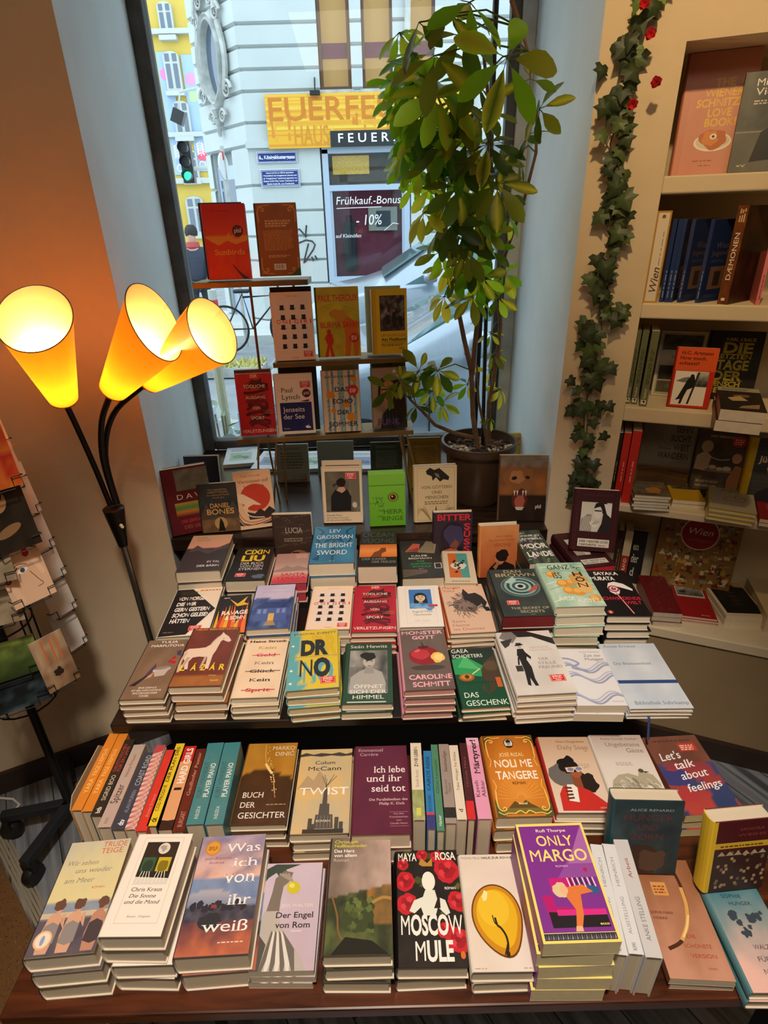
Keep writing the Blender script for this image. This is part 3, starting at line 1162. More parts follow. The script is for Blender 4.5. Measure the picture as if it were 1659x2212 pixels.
def car(label, loc, L, W, prof, hoodn, glass, mirror, handle_x):
 """prof: (x, roof height, belt height, half width at the top) from nose to tail; the near flank faces -y"""
 t_ = thing('car', label, 'car', loc)
 hw = W / 2
 b = MB()
 secs = []
 for x, zr, zb, ht in prof:
  e = 0.0 if 0.15 < x < L - 0.15 else 0.12
  q = [(-hw + 0.06 + e, 0.22), (-hw + e, 0.42), (-hw - 0.01 + e, 0.62), (-hw + 0.02 + e, zb - 0.04), (-hw + 0.05 + e, zb)]
  if zr > zb + 0.08:
   q += [(-ht - 0.03, zr - 0.12), (-ht + 0.05, zr - 0.03), (-ht * 0.5, zr)]
  else:
   q += [(-hw + 0.12 + e, zr), (-hw + 0.2 + e, zr + 0.012), (-ht * 0.5, zr + 0.02)]
  q += [(-y, z) for y, z in reversed(q)]
  secs.append([(x, y, z) for y, z in q])
 n = len(secs[0])
 vs = [p for s_ in secs for p in s_]
 fs = []
 for i in range(len(secs) - 1):
  for k in range(n - 1):
   fs.append((i * n + k, (i + 1) * n + k, (i + 1) * n + k + 1, i * n + k + 1))
 fs += [tuple(range(n)), tuple(range((len(secs) - 1) * n + n - 1, (len(secs) - 1) * n - 1, -1))]
 b.add(vs, fs)
 b.build('body', M_CAR, t_, smooth=True)
 for g in glass:
  b = MB()
  b.prism(g[1], 0, 0.012, M=Matrix.Translation((0, g[0], 0)) @ Matrix.Rotation(RAD(90 - g[2]), 4, 'X'))
  b.build('side_window', M_CARG, t_)
 # windscreen between the cowl and the roof edge
 (x0, z0), (x1, z1) = hoodn
 tw = [q[3] for q in prof if q[0] == x1][0]
 b = MB()
 wb, wt = hw - 0.17, tw - 0.03
 b.add([(x0, -wb, z0 + 0.012), (x0, wb, z0 + 0.012), (x1, wt, z1 + 0.006), (x1, -wt, z1 + 0.006), (x0 + 0.01, -wb, z0 - 0.01), (x0 + 0.01, wb, z0 - 0.01), (x1 + 0.01, wt, z1 - 0.016), (x1 + 0.01, -wt, z1 - 0.016)],
          [(3, 2, 1, 0), (4, 5, 6, 7), (0, 1, 5, 4), (1, 2, 6, 5), (2, 3, 7, 6), (3, 0, 4, 7)])
 b.build('windscreen', M_CARG, t_)
 for wx in (0.82, L - 0.85):
  for sy in (-1, 1):
   b = MB()
   M = Matrix.Translation((wx, sy * (hw - 0.1), 0.31)) @ Matrix.Rotation(RAD(90), 4, 'X')
   b.lathe([(0.2, -0.11), (0.29, -0.11), (0.315, -0.08), (0.315, 0.08), (0.29, 0.11), (0.2, 0.11)], 28, M=M)
   w_ = b.build('wheel', M_TYRE, t_, smooth=True)
   b = MB()
   b.lathe([(0.0, 0.105), (0.06, 0.115), (0.21, 0.1), (0.21, -0.1), (0.0, -0.105)], 20, M=M)
   b.build('rim', M_CHROME, w_, smooth=True)
 b = MB()
 mx, mz = mirror
 b.lathe([(0.0, -0.11), (0.07, -0.1), (0.105, -0.05), (0.11, 0.02), (0.09, 0.09), (0.0, 0.11)], 16, M=Matrix.Translation((mx, -hw - 0.13, mz)) @ Matrix.Rotation(RAD(90), 4, 'Y') @ Matrix.Diagonal((0.8, 1.15, 0.8, 1)))
 b.box((mx - 0.04, -hw - 0.1, mz - 0.08), (mx + 0.05, -hw + 0.06, mz - 0.045))
 b.build('wing_mirror', M_CAR, t_, smooth=True)
 b = MB()
 b.add([(0.10, -hw + 0.02, 0.66), (0.42, -hw - 0.018, 0.74), (0.50, -hw - 0.018, 0.86), (0.20, -hw + 0.03, 0.80), (0.10, -hw + 0.09, 0.66), (0.42, -hw + 0.05, 0.74), (0.50, -hw + 0.05, 0.86), (0.20, -hw + 0.1, 0.80)],
          [(0, 1, 2, 3), (7, 6, 5, 4), (0, 4, 5, 1), (1, 5, 6, 2), (2, 6, 7, 3), (3, 7, 4, 0)])
 b.build('headlight', M_LAMPG, t_)
 b = MB()
 b.tube([(handle_x, -hw - 0.03, 0.9), (handle_x + 0.2, -hw - 0.03, 0.91)], 0.018, 8)
 b.build('door_handle', M_CHROME, t_)
 b = MB()
 b.box((1.28, -hw - 0.016, 0.35), (1.288, -hw + 0.02, 0.92))
 b.box((2.38, -hw - 0.016, 0.35), (2.388, -hw + 0.02, 0.95))
 b.build('door_gap', M_BLACK, t_)
 return t_


car('silver people carrier parked on the far side of the street', (-0.99, 8.4, 0.0), 4.4, 1.8,
 [(0.0, 0.62, 0.62, 0.6), (0.06, 0.78, 0.74, 0.65), (0.3, 0.94, 0.88, 0.68), (0.85, 1.08, 0.97, 0.7), (1.05, 1.14, 1.0, 0.72), (1.75, 1.56, 1.03, 0.62), (2.3, 1.66, 1.05, 0.6), (3.2, 1.68, 1.08, 0.6), (4.1, 1.6, 1.1, 0.6), (4.35, 1.1, 1.08, 0.62), (4.4, 0.6, 0.6, 0.62)],
 ((1.05, 1.14), (1.75, 1.56)),
 [(-0.905, [(1.32, 1.05), (1.62, 1.06), (1.66, 1.22)], 0), (-0.905, [(1.72, 1.07), (2.75, 1.1), (2.72, 1.50), (2.1, 1.50)], 8)],
 (1.62, 1.16), 2.1)
car('silver blue car parked at the near kerb right behind the shop window', (-0.97, 4.53, 0.0), 4.2, 1.75,
 [(0.0, 0.55, 0.55, 0.6), (0.06, 0.70, 0.66, 0.65), (0.35, 0.86, 0.80, 0.68), (0.85, 0.95, 0.88, 0.7), (1.15, 1.02, 0.94, 0.72), (1.75, 1.36, 0.99, 0.6), (2.2, 1.46, 1.0, 0.58), (3.0, 1.47, 1.02, 0.58), (3.8, 1.2, 1.02, 0.58), (4.15, 0.98, 0.97, 0.62), (4.2, 0.5, 0.5, 0.62)],
 ((1.15, 1.02), (1.75, 1.36)),
 [(-0.88, [(1.30, 1.01), (2.6, 1.04), (2.5, 1.34), (1.85, 1.34)], 10)],
 (1.55, 1.08), 2.0)

# ---------------------------------------------------------------- street furniture
M_SKIN = mat('skin', '#c99a80', rough=0.6)
p0 = Vector((-3.1861, 11.0, 1.6709))
t_ = thing('person', 'person in a dark jacket with a red scarf walking on the far pavement', 'person', (p0.x, 11.0, -0.02))


def skinned(name, joints, edges, m, parent):
 me = bpy.data.meshes.new(name)
 me.from_pydata([j[0] for j in joints], edges, [])
 o = bpy.data.objects.new(name, me)
 COL.objects.link(o)
 o.parent = parent
 sk = o.modifiers.new('skin', 'SKIN')
 for i, j in enumerate(joints):
  r = j[1]
  me.skin_vertices[0].data[i].radius = (r, r) if not isinstance(r, tuple) else r
 me.skin_vertices[0].data[0].use_root = True
 sb = o.modifiers.new('sub', 'SUBSURF')
 sb.levels = sb.render_levels = 2
 me.materials.append(m)
 return o


J = [((0, 0, 0.92), (0.13, 0.09)), ((0, 0, 1.15), (0.12, 0.08)), ((0, 0, 1.36), (0.14, 0.08)), ((0, 0, 1.48), 0.06), ((0, -0.02, 1.56), 0.07), ((0, -0.02, 1.66), 0.09), ((0, 0, 1.72), 0.06),
     ((-0.2, 0, 1.38), 0.06), ((-0.25, 0, 1.12), 0.05), ((-0.22, -0.12, 0.92), 0.04), ((-0.21, -0.15, 0.86), 0.035),
     ((0.2, 0, 1.38), 0.06), ((0.25, 0, 1.12), 0.05), ((0.22, -0.12, 0.92), 0.04), ((0.21, -0.15, 0.86), 0.035),
     ((-0.1, 0, 0.85), 0.09), ((-0.11, -0.08, 0.48), 0.065), ((-0.11, 0.0, 0.08), 0.045), ((-0.11, -0.14, 0.04), 0.04),
     ((0.1, 0, 0.85), 0.09), ((0.11, 0.05, 0.48), 0.065), ((0.11, 0.18, 0.08), 0.045), ((0.11, 0.05, 0.04), 0.04)]
E_ = [(0, 1), (1, 2), (2, 3), (3, 4), (4, 5), (5, 6), (2, 7), (7, 8), (8, 9), (9, 10), (2, 11), (11, 12), (12, 13), (13, 14), (0, 15), (15, 16), (16, 17), (17, 18), (0, 19), (19, 20), (20, 21), (21, 22)]
skinned('body', J, E_, M_SKIN, t_)
skinned('jacket', [((0, 0, 0.84), (0.20, 0.16)), ((0, 0, 1.12), (0.19, 0.15)), ((0, 0, 1.38), (0.20, 0.14)), ((0, 0, 1.47), (0.13, 0.10)), ((-0.21, 0, 1.38), 0.075), ((-0.26, 0, 1.12), 0.068), ((-0.225, -0.11, 0.94), 0.058), ((0.21, 0, 1.38), 0.075), ((0.26, 0, 1.12), 0.068), ((0.225, -0.11, 0.94), 0.058)],
  [(0, 1), (1, 2), (2, 3), (2, 4), (4, 5), (5, 6), (2, 7), (7, 8), (8, 9)], mat('dark_jacket', '#2b3040', rough=0.8), t_)
skinned('trousers', [((0, 0, 0.9), (0.16, 0.12)), ((-0.1, 0, 0.82), 0.105), ((-0.11, -0.08, 0.48), 0.085), ((-0.11, 0, 0.1), 0.07), ((0.1, 0, 0.82), 0.105), ((0.11, 0.05, 0.48), 0.085), ((0.11, 0.18, 0.1), 0.07)],
  [(0, 1), (1, 2), (2, 3), (0, 4), (4, 5), (5, 6)], mat('dark_trousers', '#23252c', rough=0.85), t_)
b = MB()
b.lathe([(0.0, 1.80), (0.06, 1.79), (0.10, 1.74), (0.112, 1.68), (0.10, 1.62)], 14, M=Matrix.Translation((0, 0.01, 0)))
b.build('hair', mat('dark_hair', '#251c18', rough=0.7), t_, smooth=True)
b = MB()
b.lathe([(0.09, 1.42), (0.12, 1.45), (0.11, 1.52), (0.085, 1.53)], 14)
b.build('scarf', mat('red_scarf', '#b34a4a', rough=0.9), t_, smooth=True)

# bicycle leaning by the far kerb
t_ = thing('bicycle', 'dark bicycle parked at the far kerb behind the metal book stand', 'bicycle', (-1.7997, 9.0, 0.0))
for wx in (-0.5, 0.5):
 b = MB()
 b.tube([(wx + 0.33 * cos(k * pi / 16), 0, 0.35 + 0.33 * sin(k * pi / 16)) for k in range(33)], 0.018, 6, caps=False)
 b.build('wheel', M_TYRE, t_, smooth=True)
b = MB()
for pts in ([(-0.5, 0, .35), (-0.1, 0, .35), (-0.2, 0, .85), (-0.5, 0, .35)], [(-0.2, 0, .8), (0.35, 0, .82), (-0.1, 0, .35)], [(0.5, 0, .35), (0.33, 0, .95)]):
 b.tube(pts, 0.016, 6)
b.build('bike_frame', M_BLACK, t_)
b = MB()
b.tube([(0.30, -0.25, 1.0), (0.34, 0, 1.0), (0.30, 0.25, 1.0)], 0.014, 6)
b.build('handlebar', M_CHROME, t_)
b = MB()
b.box((-0.32, -0.07, 0.86), (-0.08, 0.07, 0.91))
b.build('saddle', M_BLACK, t_, bevel=0.02)

# red and white bollard, planter box and silver foliage below the window
t_ = thing('bollard', 'white bollard with a red band on the far pavement', 'bollard', (-2.3291, 8.6, 0.0))
b = MB()
b.tube([(0, 0, 0), (0, 0, 0.95)], 0.06, 12)
b.build('post', M_TRIMW, t_)
b = MB()
b.tube([(0, 0, 0.7), (0, 0, 0.82)], 0.063, 12)
b.build('red_band', mat('red_paint', '#c03038', rough=0.5), t_)

rg = random.Random(8)
t_ = thing('planter', 'flat planter with yellow green ground cover at the far kerb', 'planter', (-1.9293, 7.6, 0.0))
b = MB()
b.box((-0.42, -0.2, 0), (0.42, 0.2, 0.12))
b.build('trough', M_STONE, t_)
b = MB()
for k in range(400):
 x, y = rg.uniform(-0.4, 0.4), rg.uniform(-0.18, 0.18)
 a = rg.random() * 6.28
 h = rg.uniform(0.02, 0.1)
 b.add([(x - 0.02 * cos(a), y - 0.02 * sin(a), 0.12), (x + 0.02 * cos(a), y + 0.02 * sin(a), 0.12), (x + rg.uniform(-.04, .04), y + rg.uniform(-.04, .04), 0.12 + h)], [(0, 1, 2)], MIX('#b7b05a', '#d9cf86', rg.random()))
b.build('foliage', M_PRINT, t_)

t_ = thing('window_shrub', 'silver grey leafed shrub growing right outside the window glass', 'plant', (-0.8551, 3.0, 0.0))
t_.location.z = 0.08
b = MB()
for k in range(420):
 x, y, z = rg.uniform(-0.42, 0.42), rg.uniform(-0.22, 0.22), rg.uniform(0.1, 0.78)
 d = Vector((rg.uniform(-1, 1), rg.uniform(-1, 1), rg.uniform(-0.2, 0.9))).normalized()
 s_ = d.orthogonal().normalized()
 l = rg.uniform(0.05, 0.10)
 w_ = l * 0.2
 p = Vector((x, y, z))
 cc = MIX('#a9bfb4', '#dfe9e2', rg.random()) if rg.random() > 0.15 else (0.35, 0.5, 0.3)
 b.add([p, p + d * l * .5 + s_ * w_, p + d * l, p + d * l * .5 - s_ * w_], [(0, 1, 2, 3)], cc)
b.build('foliage', M_PRINT, t_)
b = MB()
for k in range(12):
 x, y = rg.uniform(-0.2, 0.2), rg.uniform(-0.1, 0.1)
 b.tube([(x * .3, y * .3, 0), (x * 1.5, y * 1.5, 0.75)], 0.006, 5)
b.build('stem', mat('twig', '#7d7560', rough=0.9), t_)
t_ = thing('plant_stake', 'pale wooden stake standing in the shrub outside the window', 'stake', (-0.8688, 3.12, 0.0))
t_.location.z = 0.08
b = MB()
b.tube([(0, 0, 0), (-0.01, 0, 1.30)], 0.026, 8)
b.build('pole', mat('pale_wood', '#b9b193', rough=0.8, var=0.1), t_)


# ================================================================ printed covers
COV = {}


def cover(key, base, kind='h', desc='', spine=None, back=None, edge=None, spine_fn=None):
 def deco(fn):
  COV[key] = dict(base=base, kind=kind, desc=desc, spine=spine or base, back=back or base, edge=edge, fn=fn, sfn=spine_fn)
  return fn
 return deco


WH, BK = '#f4ece2', '#161314'


# ---- low table, front row
@cover('wir', '#cfc6a4', desc='hardcover showing three bathers on a beach under pale sky', spine='#26202a')
def _(a):
 a.paint(0, 0, 1, 1, 24, 36, lambda u, v: MIX(MIX('#dccf9a', '#b9b8b0', (v - .62) * 2.4 + (NZ(u * 3, v * 3, 1) - .5) * .9), '#d8cc9c', .3) if v > .44 else (MIX('#7f8aa0', '#97a0ae', NZ(u * 6, v * 14, 2)) if v > .30 else MIX('#4c4550', '#6a6068', NZ(u * 5, v * 5, 3))))
 a.rect(0, .30, 1, .345, '#cbb89c')
 for cx, s, dk in ((.22, 1.0, 0), (.52, 1.05, 0), (.88, 1.1, 1)):
  sk = '#d2a184' if not dk else '#b98670'
  a.poly([(cx - .10, .02), (cx - .13, .16), (cx - .09, .31), (cx - .04, .345), (cx + .05, .345), (cx + .11, .30), (cx + .10, .16), (cx + .07, .02)], sk)
  a.poly([(cx - .12, .10), (cx - .10, .24), (cx + .0, .27), (cx + .11, .24), (cx + .11, .10), (cx, .075)], '#8f8684' if not dk else '#4a3f42')
  a.ell(cx + .03, .385, .055, .075, sk)
  a.blob(cx + .02, .41, .085, '#6a4a3c', int(cx * 10), .3)
  a.line([(cx + .08, .31), (cx + .17, .22), (cx + .13, .33)], .05, sk)
 a.ell(.17, .13, .13, .13, '#e7b98e')
 a.ell(.17, .13, .105, .105, '#f0dcc8')
 a.ell(.17, .125, .03, .07, '#8aa4c8')
 a.text('TRUDE', .56, .93, .96, .052, '#d2604a')
 a.text('TEIGE', .56, .865, .92, .052, '#d2604a')
 a.text('Wir sehen', .08, .765, .58, .045, '#8c8a7c', 0, True, .22)
 a.text('uns wieder', .26, .69, .85, .045, '#8c8a7c', 0, True, .22)
 a.text('am Meer', .14, .60, .62, .045, '#8c8a7c', 0, True, .22)
 a.text('ROMAN', .62, .535, .82, .022, '#c8784a', .01)


@cover('sonne', '#efe2d6', desc='white slipcased hardcover with two empty chairs under the moon')
def _(a):
 a.frame(.15, .11, .87, .96, .008, '#cbbfb2')
 a.rect(.22, .47, .81, .91, '#282420')
 a.poly([(.22, .47), (.81, .47), (.81, .53), (.22, .545)], '#d8d2c8')
 a.ell(.56, .84, .105, .105, '#d8cfc4')
 a.blob(.55, .845, .06, '#a39a90', 4, .5)
 for x, c, c2 in ((.37, '#2f5a42', '#223d30'), (.64, '#c3a924', '#7d6d1c')):
  a.rect(x - .115, .60, x + .115, .745, c)
  a.blob(x, .655, .09, c2, int(x * 9), .15, 1.2)
  for dx in (-.10, -.03, .04, .11):
   a.line([(x + dx * .6, .60), (x + dx, .485)], .012, '#e8e2d8')
 a.text('Chris Kraus', .24, .405, .77, .036, '#3a2f2a', .004, True)
 a.text('Die Sonne', .24, .345, .70, .034, '#3a2f2a', .004, True, .25)
 a.text('und die Mond', .20, .288, .80, .034, '#3a2f2a', .004, True, .25)
 a.text('Roman · Diogenes', .33, .165, .72, .018, '#7a6c62', 0, True, .2)


@cover('was', '#8e7f9a', desc='hardcover with violet mountain sunset and large white serif title', spine='#5c4358', edge=None)
def _(a):
 def f(u, v):
  n = NZ(u * 3, v * 9, 5)
  if v > .60:
   return MIX(MIX('#e6b39a', '#8d84a6', (v - .6) * 2.4), '#6f6f9a' if n > .5 else '#d9c0c4', abs(n - .5) * 1.6)
  if v > .47 + .05 * sin(u * 5):
   return MIX('#66749a', '#8aa0c2', NZ(u * 4, v * 4, 2))
  if v > .36:
   return MIX('#7483a2', '#a9a6b2', (v - .36) * 8)
  if v > .24:
   return MIX('#2c2c3e', '#5d5a66', NZ(u * 9, v * 12, 8))
  return MIX('#c26a48', '#5f3a44', v * 3.4 + (NZ(u * 4, v * 6, 3) - .5))
 a.paint(0, 0, 1, 1, 26, 42, f)
 for k in range(9):
  a.blob(.1 + k * .09, .37 + .02 * sin(k * 2), .05, '#2a2c38', k, .4, 1.1)
 a.blob(.38, .25, .16, '#2b3038', 3, .4, .7)
 a.rect(.36, .355, .43, .385, '#8c3e38')
 a.ell(.20, .885, .12, .12, '#c8862e')
 a.ell(.20, .885, .10, .10, '#d79a3c')
 a.small(.13, .865, .27, .905, 3, '#8a5214', 2)
 a.text('Jean-Baptiste', .10, .775, .52, .026, '#9a5a74', .004)
 a.text('Andrea', .18, .735, .42, .026, '#9a5a74', .004)
 for t, x0, x1, y in (('Was', .40, .94, .84), ('ich', .56, .94, .70), ('von', .46, .93, .56), ('ihr', .58, .92, .375), ('weiß', .28, .93, .17)):
  a.text(t, x0, y, x1, .085 if t != 'von' else .11, '#f4ece8', 0, True, .0)
 a.small(.55, .085, .92, .10, 1, '#e8cfc4', 4)


@cover('engel', '#c9b6c6', kind='p', desc='pale lilac paperback with a draped statue holding a lemon', spine='#c9b6c6')
def _(a):
 a.paint(0, 0, 1, 1, 4, 10, lambda u, v: MIX('#c2aebc', '#cdbccc', v + (NZ(u * 2, v * 2) - .5)))
 a.poly([(.0, .93), (.18, .99), (.62, .985), (.36, .93), (.5, .85), (.30, .90), (.34, .80), (.2, .90), (.08, .85), (.0, .78)], '#3f4a42')
 a.poly([(.12, .50), (.18, .70), (.20, .84), (.34, .92), (.50, .90), (.44, .80), (.36, .76), (.34, .62), (.34, .50)], '#7d7268')
 for k in range(4):
  a.line([(.26 + k * .05, .89), (.40 + k * .04, .84 - k * .015)], .03, '#a39789')
 a.ell(.53, .745, .12, .10, '#cfc02c', -20)
 a.ell(.50, .765, .05, .04, '#e6dc70', -20)
 a.poly([(.10, .52), (.32, .52), (.40, .38), (.62, .22), (.78, .10), (.86, 0), (.12, 0), (.06, .18), (.02, .32)], '#b9b0a8')
 for k in range(7):
  a.poly([(.14 + k * .085, .0), (.19 + k * .085, .0), (.36 + k * .05, .30 - k * .02), (.26 + k * .03, .34)], '#ded8d0' if k % 2 else '#6e665f')
 a.poly([(.0, .0), (.14, .0), (.2, .22), (.08, .3)], '#55504a')
 a.text('JESS WALTER', .36, .555, .90, .03, '#e4d2cc', .01)
 a.text('Der Engel', .30, .455, .92, .052, '#231c24', .01, True)
 a.text('von Rom', .30, .365, .88, .052, '#231c24', .01, True)
 a.text('ROMAN', .58, .325, .74, .017, '#f0e6e4', .01)


@cover('herz', '#6c6150', desc='hardcover with stormy landscape painting and small yellow white title', spine='#3c3a2c')
def _(a):
 def f(u, v):
  n = NZ(u * 4, v * 4, 11, 4)
  if v > .44 + .12 * u:
   c = MIX('#77675c', '#b79d92', (u * 1.1 + n * .7 - .35))
   return MIX(c, '#5c5240', max(0, (v - .8) * 2) * (1 - u))
  if u > .62 and v > .22:
   return MIX('#9a6a30', '#4a4a34', n * 1.3 - .2)
  return MIX('#2b2e1c', '#5a6236', n * 1.5 - .2)
 a.paint(0, 0, 1, 1, 30, 46, f)
 a.blob(.48, .30, .26, '#3a4424', 5, .4, .9)
 for k in range(26):
  rg = random.Random(k)
  a.blob(.28 + rg.random() * .42, .18 + rg.random() * .25, .05, MIX('#2c361a', '#6d7a3e', rg.random()), k, .5)
 a.curve([(.06, .46), (.16, .30), (.2, .16), (.34, .06)], .03, '#7a5a30')
 a.curve([(.70, .40), (.86, .44), (1, .43)], .05, '#a9803e')
 a.poly([(.1, 0), (.3, .13), (.7, .1), (.95, 0)], '#1d1a10')
 a.text('Christoph', .05, .945, .44, .03, '#d8cf3e', .008)
 a.text('Nußbaumeder', .05, .905, .60, .03, '#d8cf3e', .008)
 a.text('Das Herz', .05, .855, .39, .03, '#f6f0ea', .012)
 a.text('von allem', .05, .812, .43, .03, '#f6f0ea', .012)
 a.text('Roman', .05, .768, .30, .03, '#b9aca2', .008)


def rose(a, x, y, r, c='#c3202c'):
 a.blob(x, y, r, c, int(x * 50 + y * 31), .18)
 for k in range(5):
  t = k * 1.3
  a.ell(x + r * .38 * cos(t), y + r * .38 * sin(t) * a.w / a.d, r * .4, r * .28, MIX(c, '#f0606a' if k % 2 else '#6a0c18', .4), k * 50)
 a.ell(x, y, r * .25, r * .22, MIX(c, '#5a0814', .5))


@cover('moscow', '#1d1618', desc='black hardcover with red roses and big white block title', spine='#120e10')
def _(a):
 a.paint(0, 0, 1, 1, 8, 14, lambda u, v: MIX('#171314', '#33291f', NZ(u * 5, v * 6, 4)))
 for k in range(16):
  rg = random.Random(k + 40)
  x, y = rg.random(), rg.uniform(.4, 1)
  a.poly([(x, y), (x + .08, y + .05), (x + .16, y + .02), (x + .08, y - .02)], MIX('#3d4a22', '#7a6a2a', rg.random()))
 for x, y, r in ((.13, .70, .15), (.80, .80, .20), (.42, .95, .09), (.16, .50, .16), (.93, .52, .15), (.70, .28, .12), (.88, .20, .17), (.1, .86, .09), (.66, .93, .1)):
  rose(a, x, y, r)
 a.poly([(.42, .84), (.36, .86), (.40, .92), (.5, .87), (.58, .92), (.58, .84)], '#b98a3a')
 a.poly([(.18, .44), (.26, .53), (.40, .56), (.44, .62), (.60, .62), (.62, .56), (.74, .53), (.80, .42), (.74, .40), (.62, .47), (.58, .40), (.40, .40), (.36, .47), (.26, .42)], '#e2e4d8')
 a.poly([(.58, .64), (.66, .58), (.66, .46), (.56, .46), (.62, .54)], '#2a1712')
 a.ell(.50, .70, .105, .15, '#eceadd')
 a.poly([(.40, .72), (.44, .80), (.58, .80), (.62, .72), (.60, .64), (.64, .60), (.66, .74), (.56, .84), (.42, .82)], '#2a1712')
 a.text('MAYA', .03, .895, .33, .075, WH, .02)
 a.text('ROSA', .64, .90, .97, .075, WH, .02)
 a.text('ROMAN', .75, .625, .92, .022, WH, .02)
 a.text('MOSCOW', .05, .245, .97, .155, WH, .035)
 a.text('MULE', .25, .045, .80, .155, WH, .035)
 a.ell(.93, .085, .035, .05, '#d86a2a')


@cover('haus', '#e6dbd0', desc='cream hardcover with a big golden lemon drop and diver')
def _(a):
 a.paint(0, 0, 1, 1, 4, 10, lambda u, v: MIX('#e9dfd6', '#dccabb', NZ(u * 2, v * 3)))
 pts = []
 for k in range(40):
  t = 2 * pi * k / 40
  r = .44
  x, y = .52 + r * cos(t), .44 + r * .62 * sin(t)
  if sin(t) < 0:
   y -= .07 * (max(0, -sin(t)) ** 3)
   x += .10 * (-sin(t)) ** 3
  pts.append((x, y))
 a.poly(pts, '#6a3a08')
 q = [(.52 + (x - .52) * .94, .44 + (y - .44) * .95) for x, y in pts]
 a.poly(q, '#c98a14')
 a.poly([(.52 + (x - .52) * .80, .47 + (y - .47) * .80) for x, y in pts], '#e2b21c')
 a.ell(.48, .50, .27, .30, '#e9c02c')
 a.poly([(.30, .60), (.36, .66), (.42, .64), (.38, .57), (.32, .56)], '#f4e3a8')
 a.curve([(.48, .42), (.50, .36), (.56, .33), (.62, .27), (.63, .20), (.60, .14)], .035, '#2a1c10')
 a.curve([(.50, .36), (.46, .38), (.44, .44)], .018, '#2a1c10')
 a.ell(.605, .13, .035, .05, '#2a1c10')
 a.curve([(.63, .22), (.60, .18), (.55, .12)], .018, '#2a1c10')
 a.text('THOMAS MELLE', .01, .955, .37, .022, '#8f7c6c', .004)
 a.text('HAUS ZUR SONNE', .40, .955, .98, .022, '#2a211c', .02)
 a.small(.03, .02, .28, .035, 1, '#b3a494', 2)
 a.small(.82, .02, .96, .035, 1, '#b3a494', 3)


@cover('margo', '#e9d36e', kind='p', desc='thick purple yellow paperback with a magenta sofa', spine='#8a3f92', edge='#d9cba0')
def _(a):
 a.fill('#efd974')
 a.rect(.035, .075, .965, .975, '#7d2f90')
 a.poly([(.42, .50), (.965, .90), (.965, .50)], '#8f4a9e')
 a.poly([(.62, .62), (.965, .975), (.965, .62)], '#a765ac')
 a.rect(.035, .02, .965, .07, '#2d2c34')
 for k in range(30):
  a.poly([(.045 + k * .0305, .024), (.06 + k * .0305, .066), (.07 + k * .0305, .03)], '#8e8a98' if k % 2 else '#5c5a70')
 a.text('Rufi Thorpe', .28, .915, .72, .028, '#f3e6c6', .01)
 a.text('ONLY', .25, .785, .78, .095, '#f2dc78', .012)
 a.text('MARGO', .11, .645, .92, .105, '#f2dc78', .012)
 a.text('ROMAN', .43, .592, .60, .017, '#d9b8d2', .01)
 a.ell(.83, .565, .03, .03, '#b02050')
 a.poly([(.28, .50), (.60, .50), (.62, .35), (.28, .37)], '#c2187a')
 a.poly([(.13, .36), (.28, .36), (.28, .27), (.93, .24), (.93, .14), (.17, .16)], '#b31470')
 a.poly([(.17, .23), (.93, .21), (.93, .11), (.18, .11)], '#1e1a20')
 a.rect(.28, .20, .93, .245, '#d42a86')
 for k in range(11):
  a.poly([(.53 + k * .035, .50), (.545 + k * .035, .50), (.565 + k * .035, .40), (.55 + k * .035, .40)], '#241c24' if k % 2 else '#f2ece6')
 a.poly([(.78, .44), (.92, .42), (.93, .36), (.80, .37)], '#2f5a8c')
 a.poly([(.48, .42), (.72, .44), (.84, .38), (.66, .36), (.62, .20), (.56, .11), (.48, .11), (.54, .24), (.46, .34)], '#d9783c')
 a.blob(.40, .40, .10, '#d8c39a', 3, .3)
 a.ell(.45, .40, .055, .065, '#e3b48c')
 a.poly([(.46, .08), (.56, .08), (.56, .12), (.48, .12)], '#e3b48c')
 a.text('ecco', .80, .125, .92, .02, '#f0dc78', .02)


@cover('version', '#c48a66', desc='copper brown hardcover with a curved golden streak', spine='#8c5c40', kind='p')
def _(a):
 a.paint(0, 0, 1, 1, 10, 16, lambda u, v: MIX('#c79078', '#8a5634', v * .9 + (NZ(u * 3, v * 3, 9) - .5) * .5))
 a.curve([(.62, .94), (.70, .86), (.72, .70), (.68, .54), (.56, .40), (.38, .28), (.14, .22)], .055, '#4a2a1a')
 a.curve([(.71, .74), (.69, .58), (.58, .42), (.40, .29)], .06, '#d8a45c')
 a.curve([(.66, .50), (.56, .40), (.44, .315)], .03, '#f0d08c')
 a.rect(.2, .66, .46, .78, '#d49a54')
 a.small(.23, .68, .43, .76, 3, '#a04a2c', 3)
 a.text('SOPHIE-MARIA', .04, .50, .42, .022, '#5a3424', .006)
 a.text('NOBAK', .06, .455, .30, .022, '#5a3424', .006)
 a.text('DIE', .50, .31, .64, .03, '#a84a34', .008)
 a.text('SCHÖNSTE', .40, .235, .84, .03, '#a84a34', .008)
 a.text('VERSION', .45, .16, .86, .03, '#a84a34', .008)
 a.text('PARK', .66, .075, .80, .016, '#a84a34', .006)


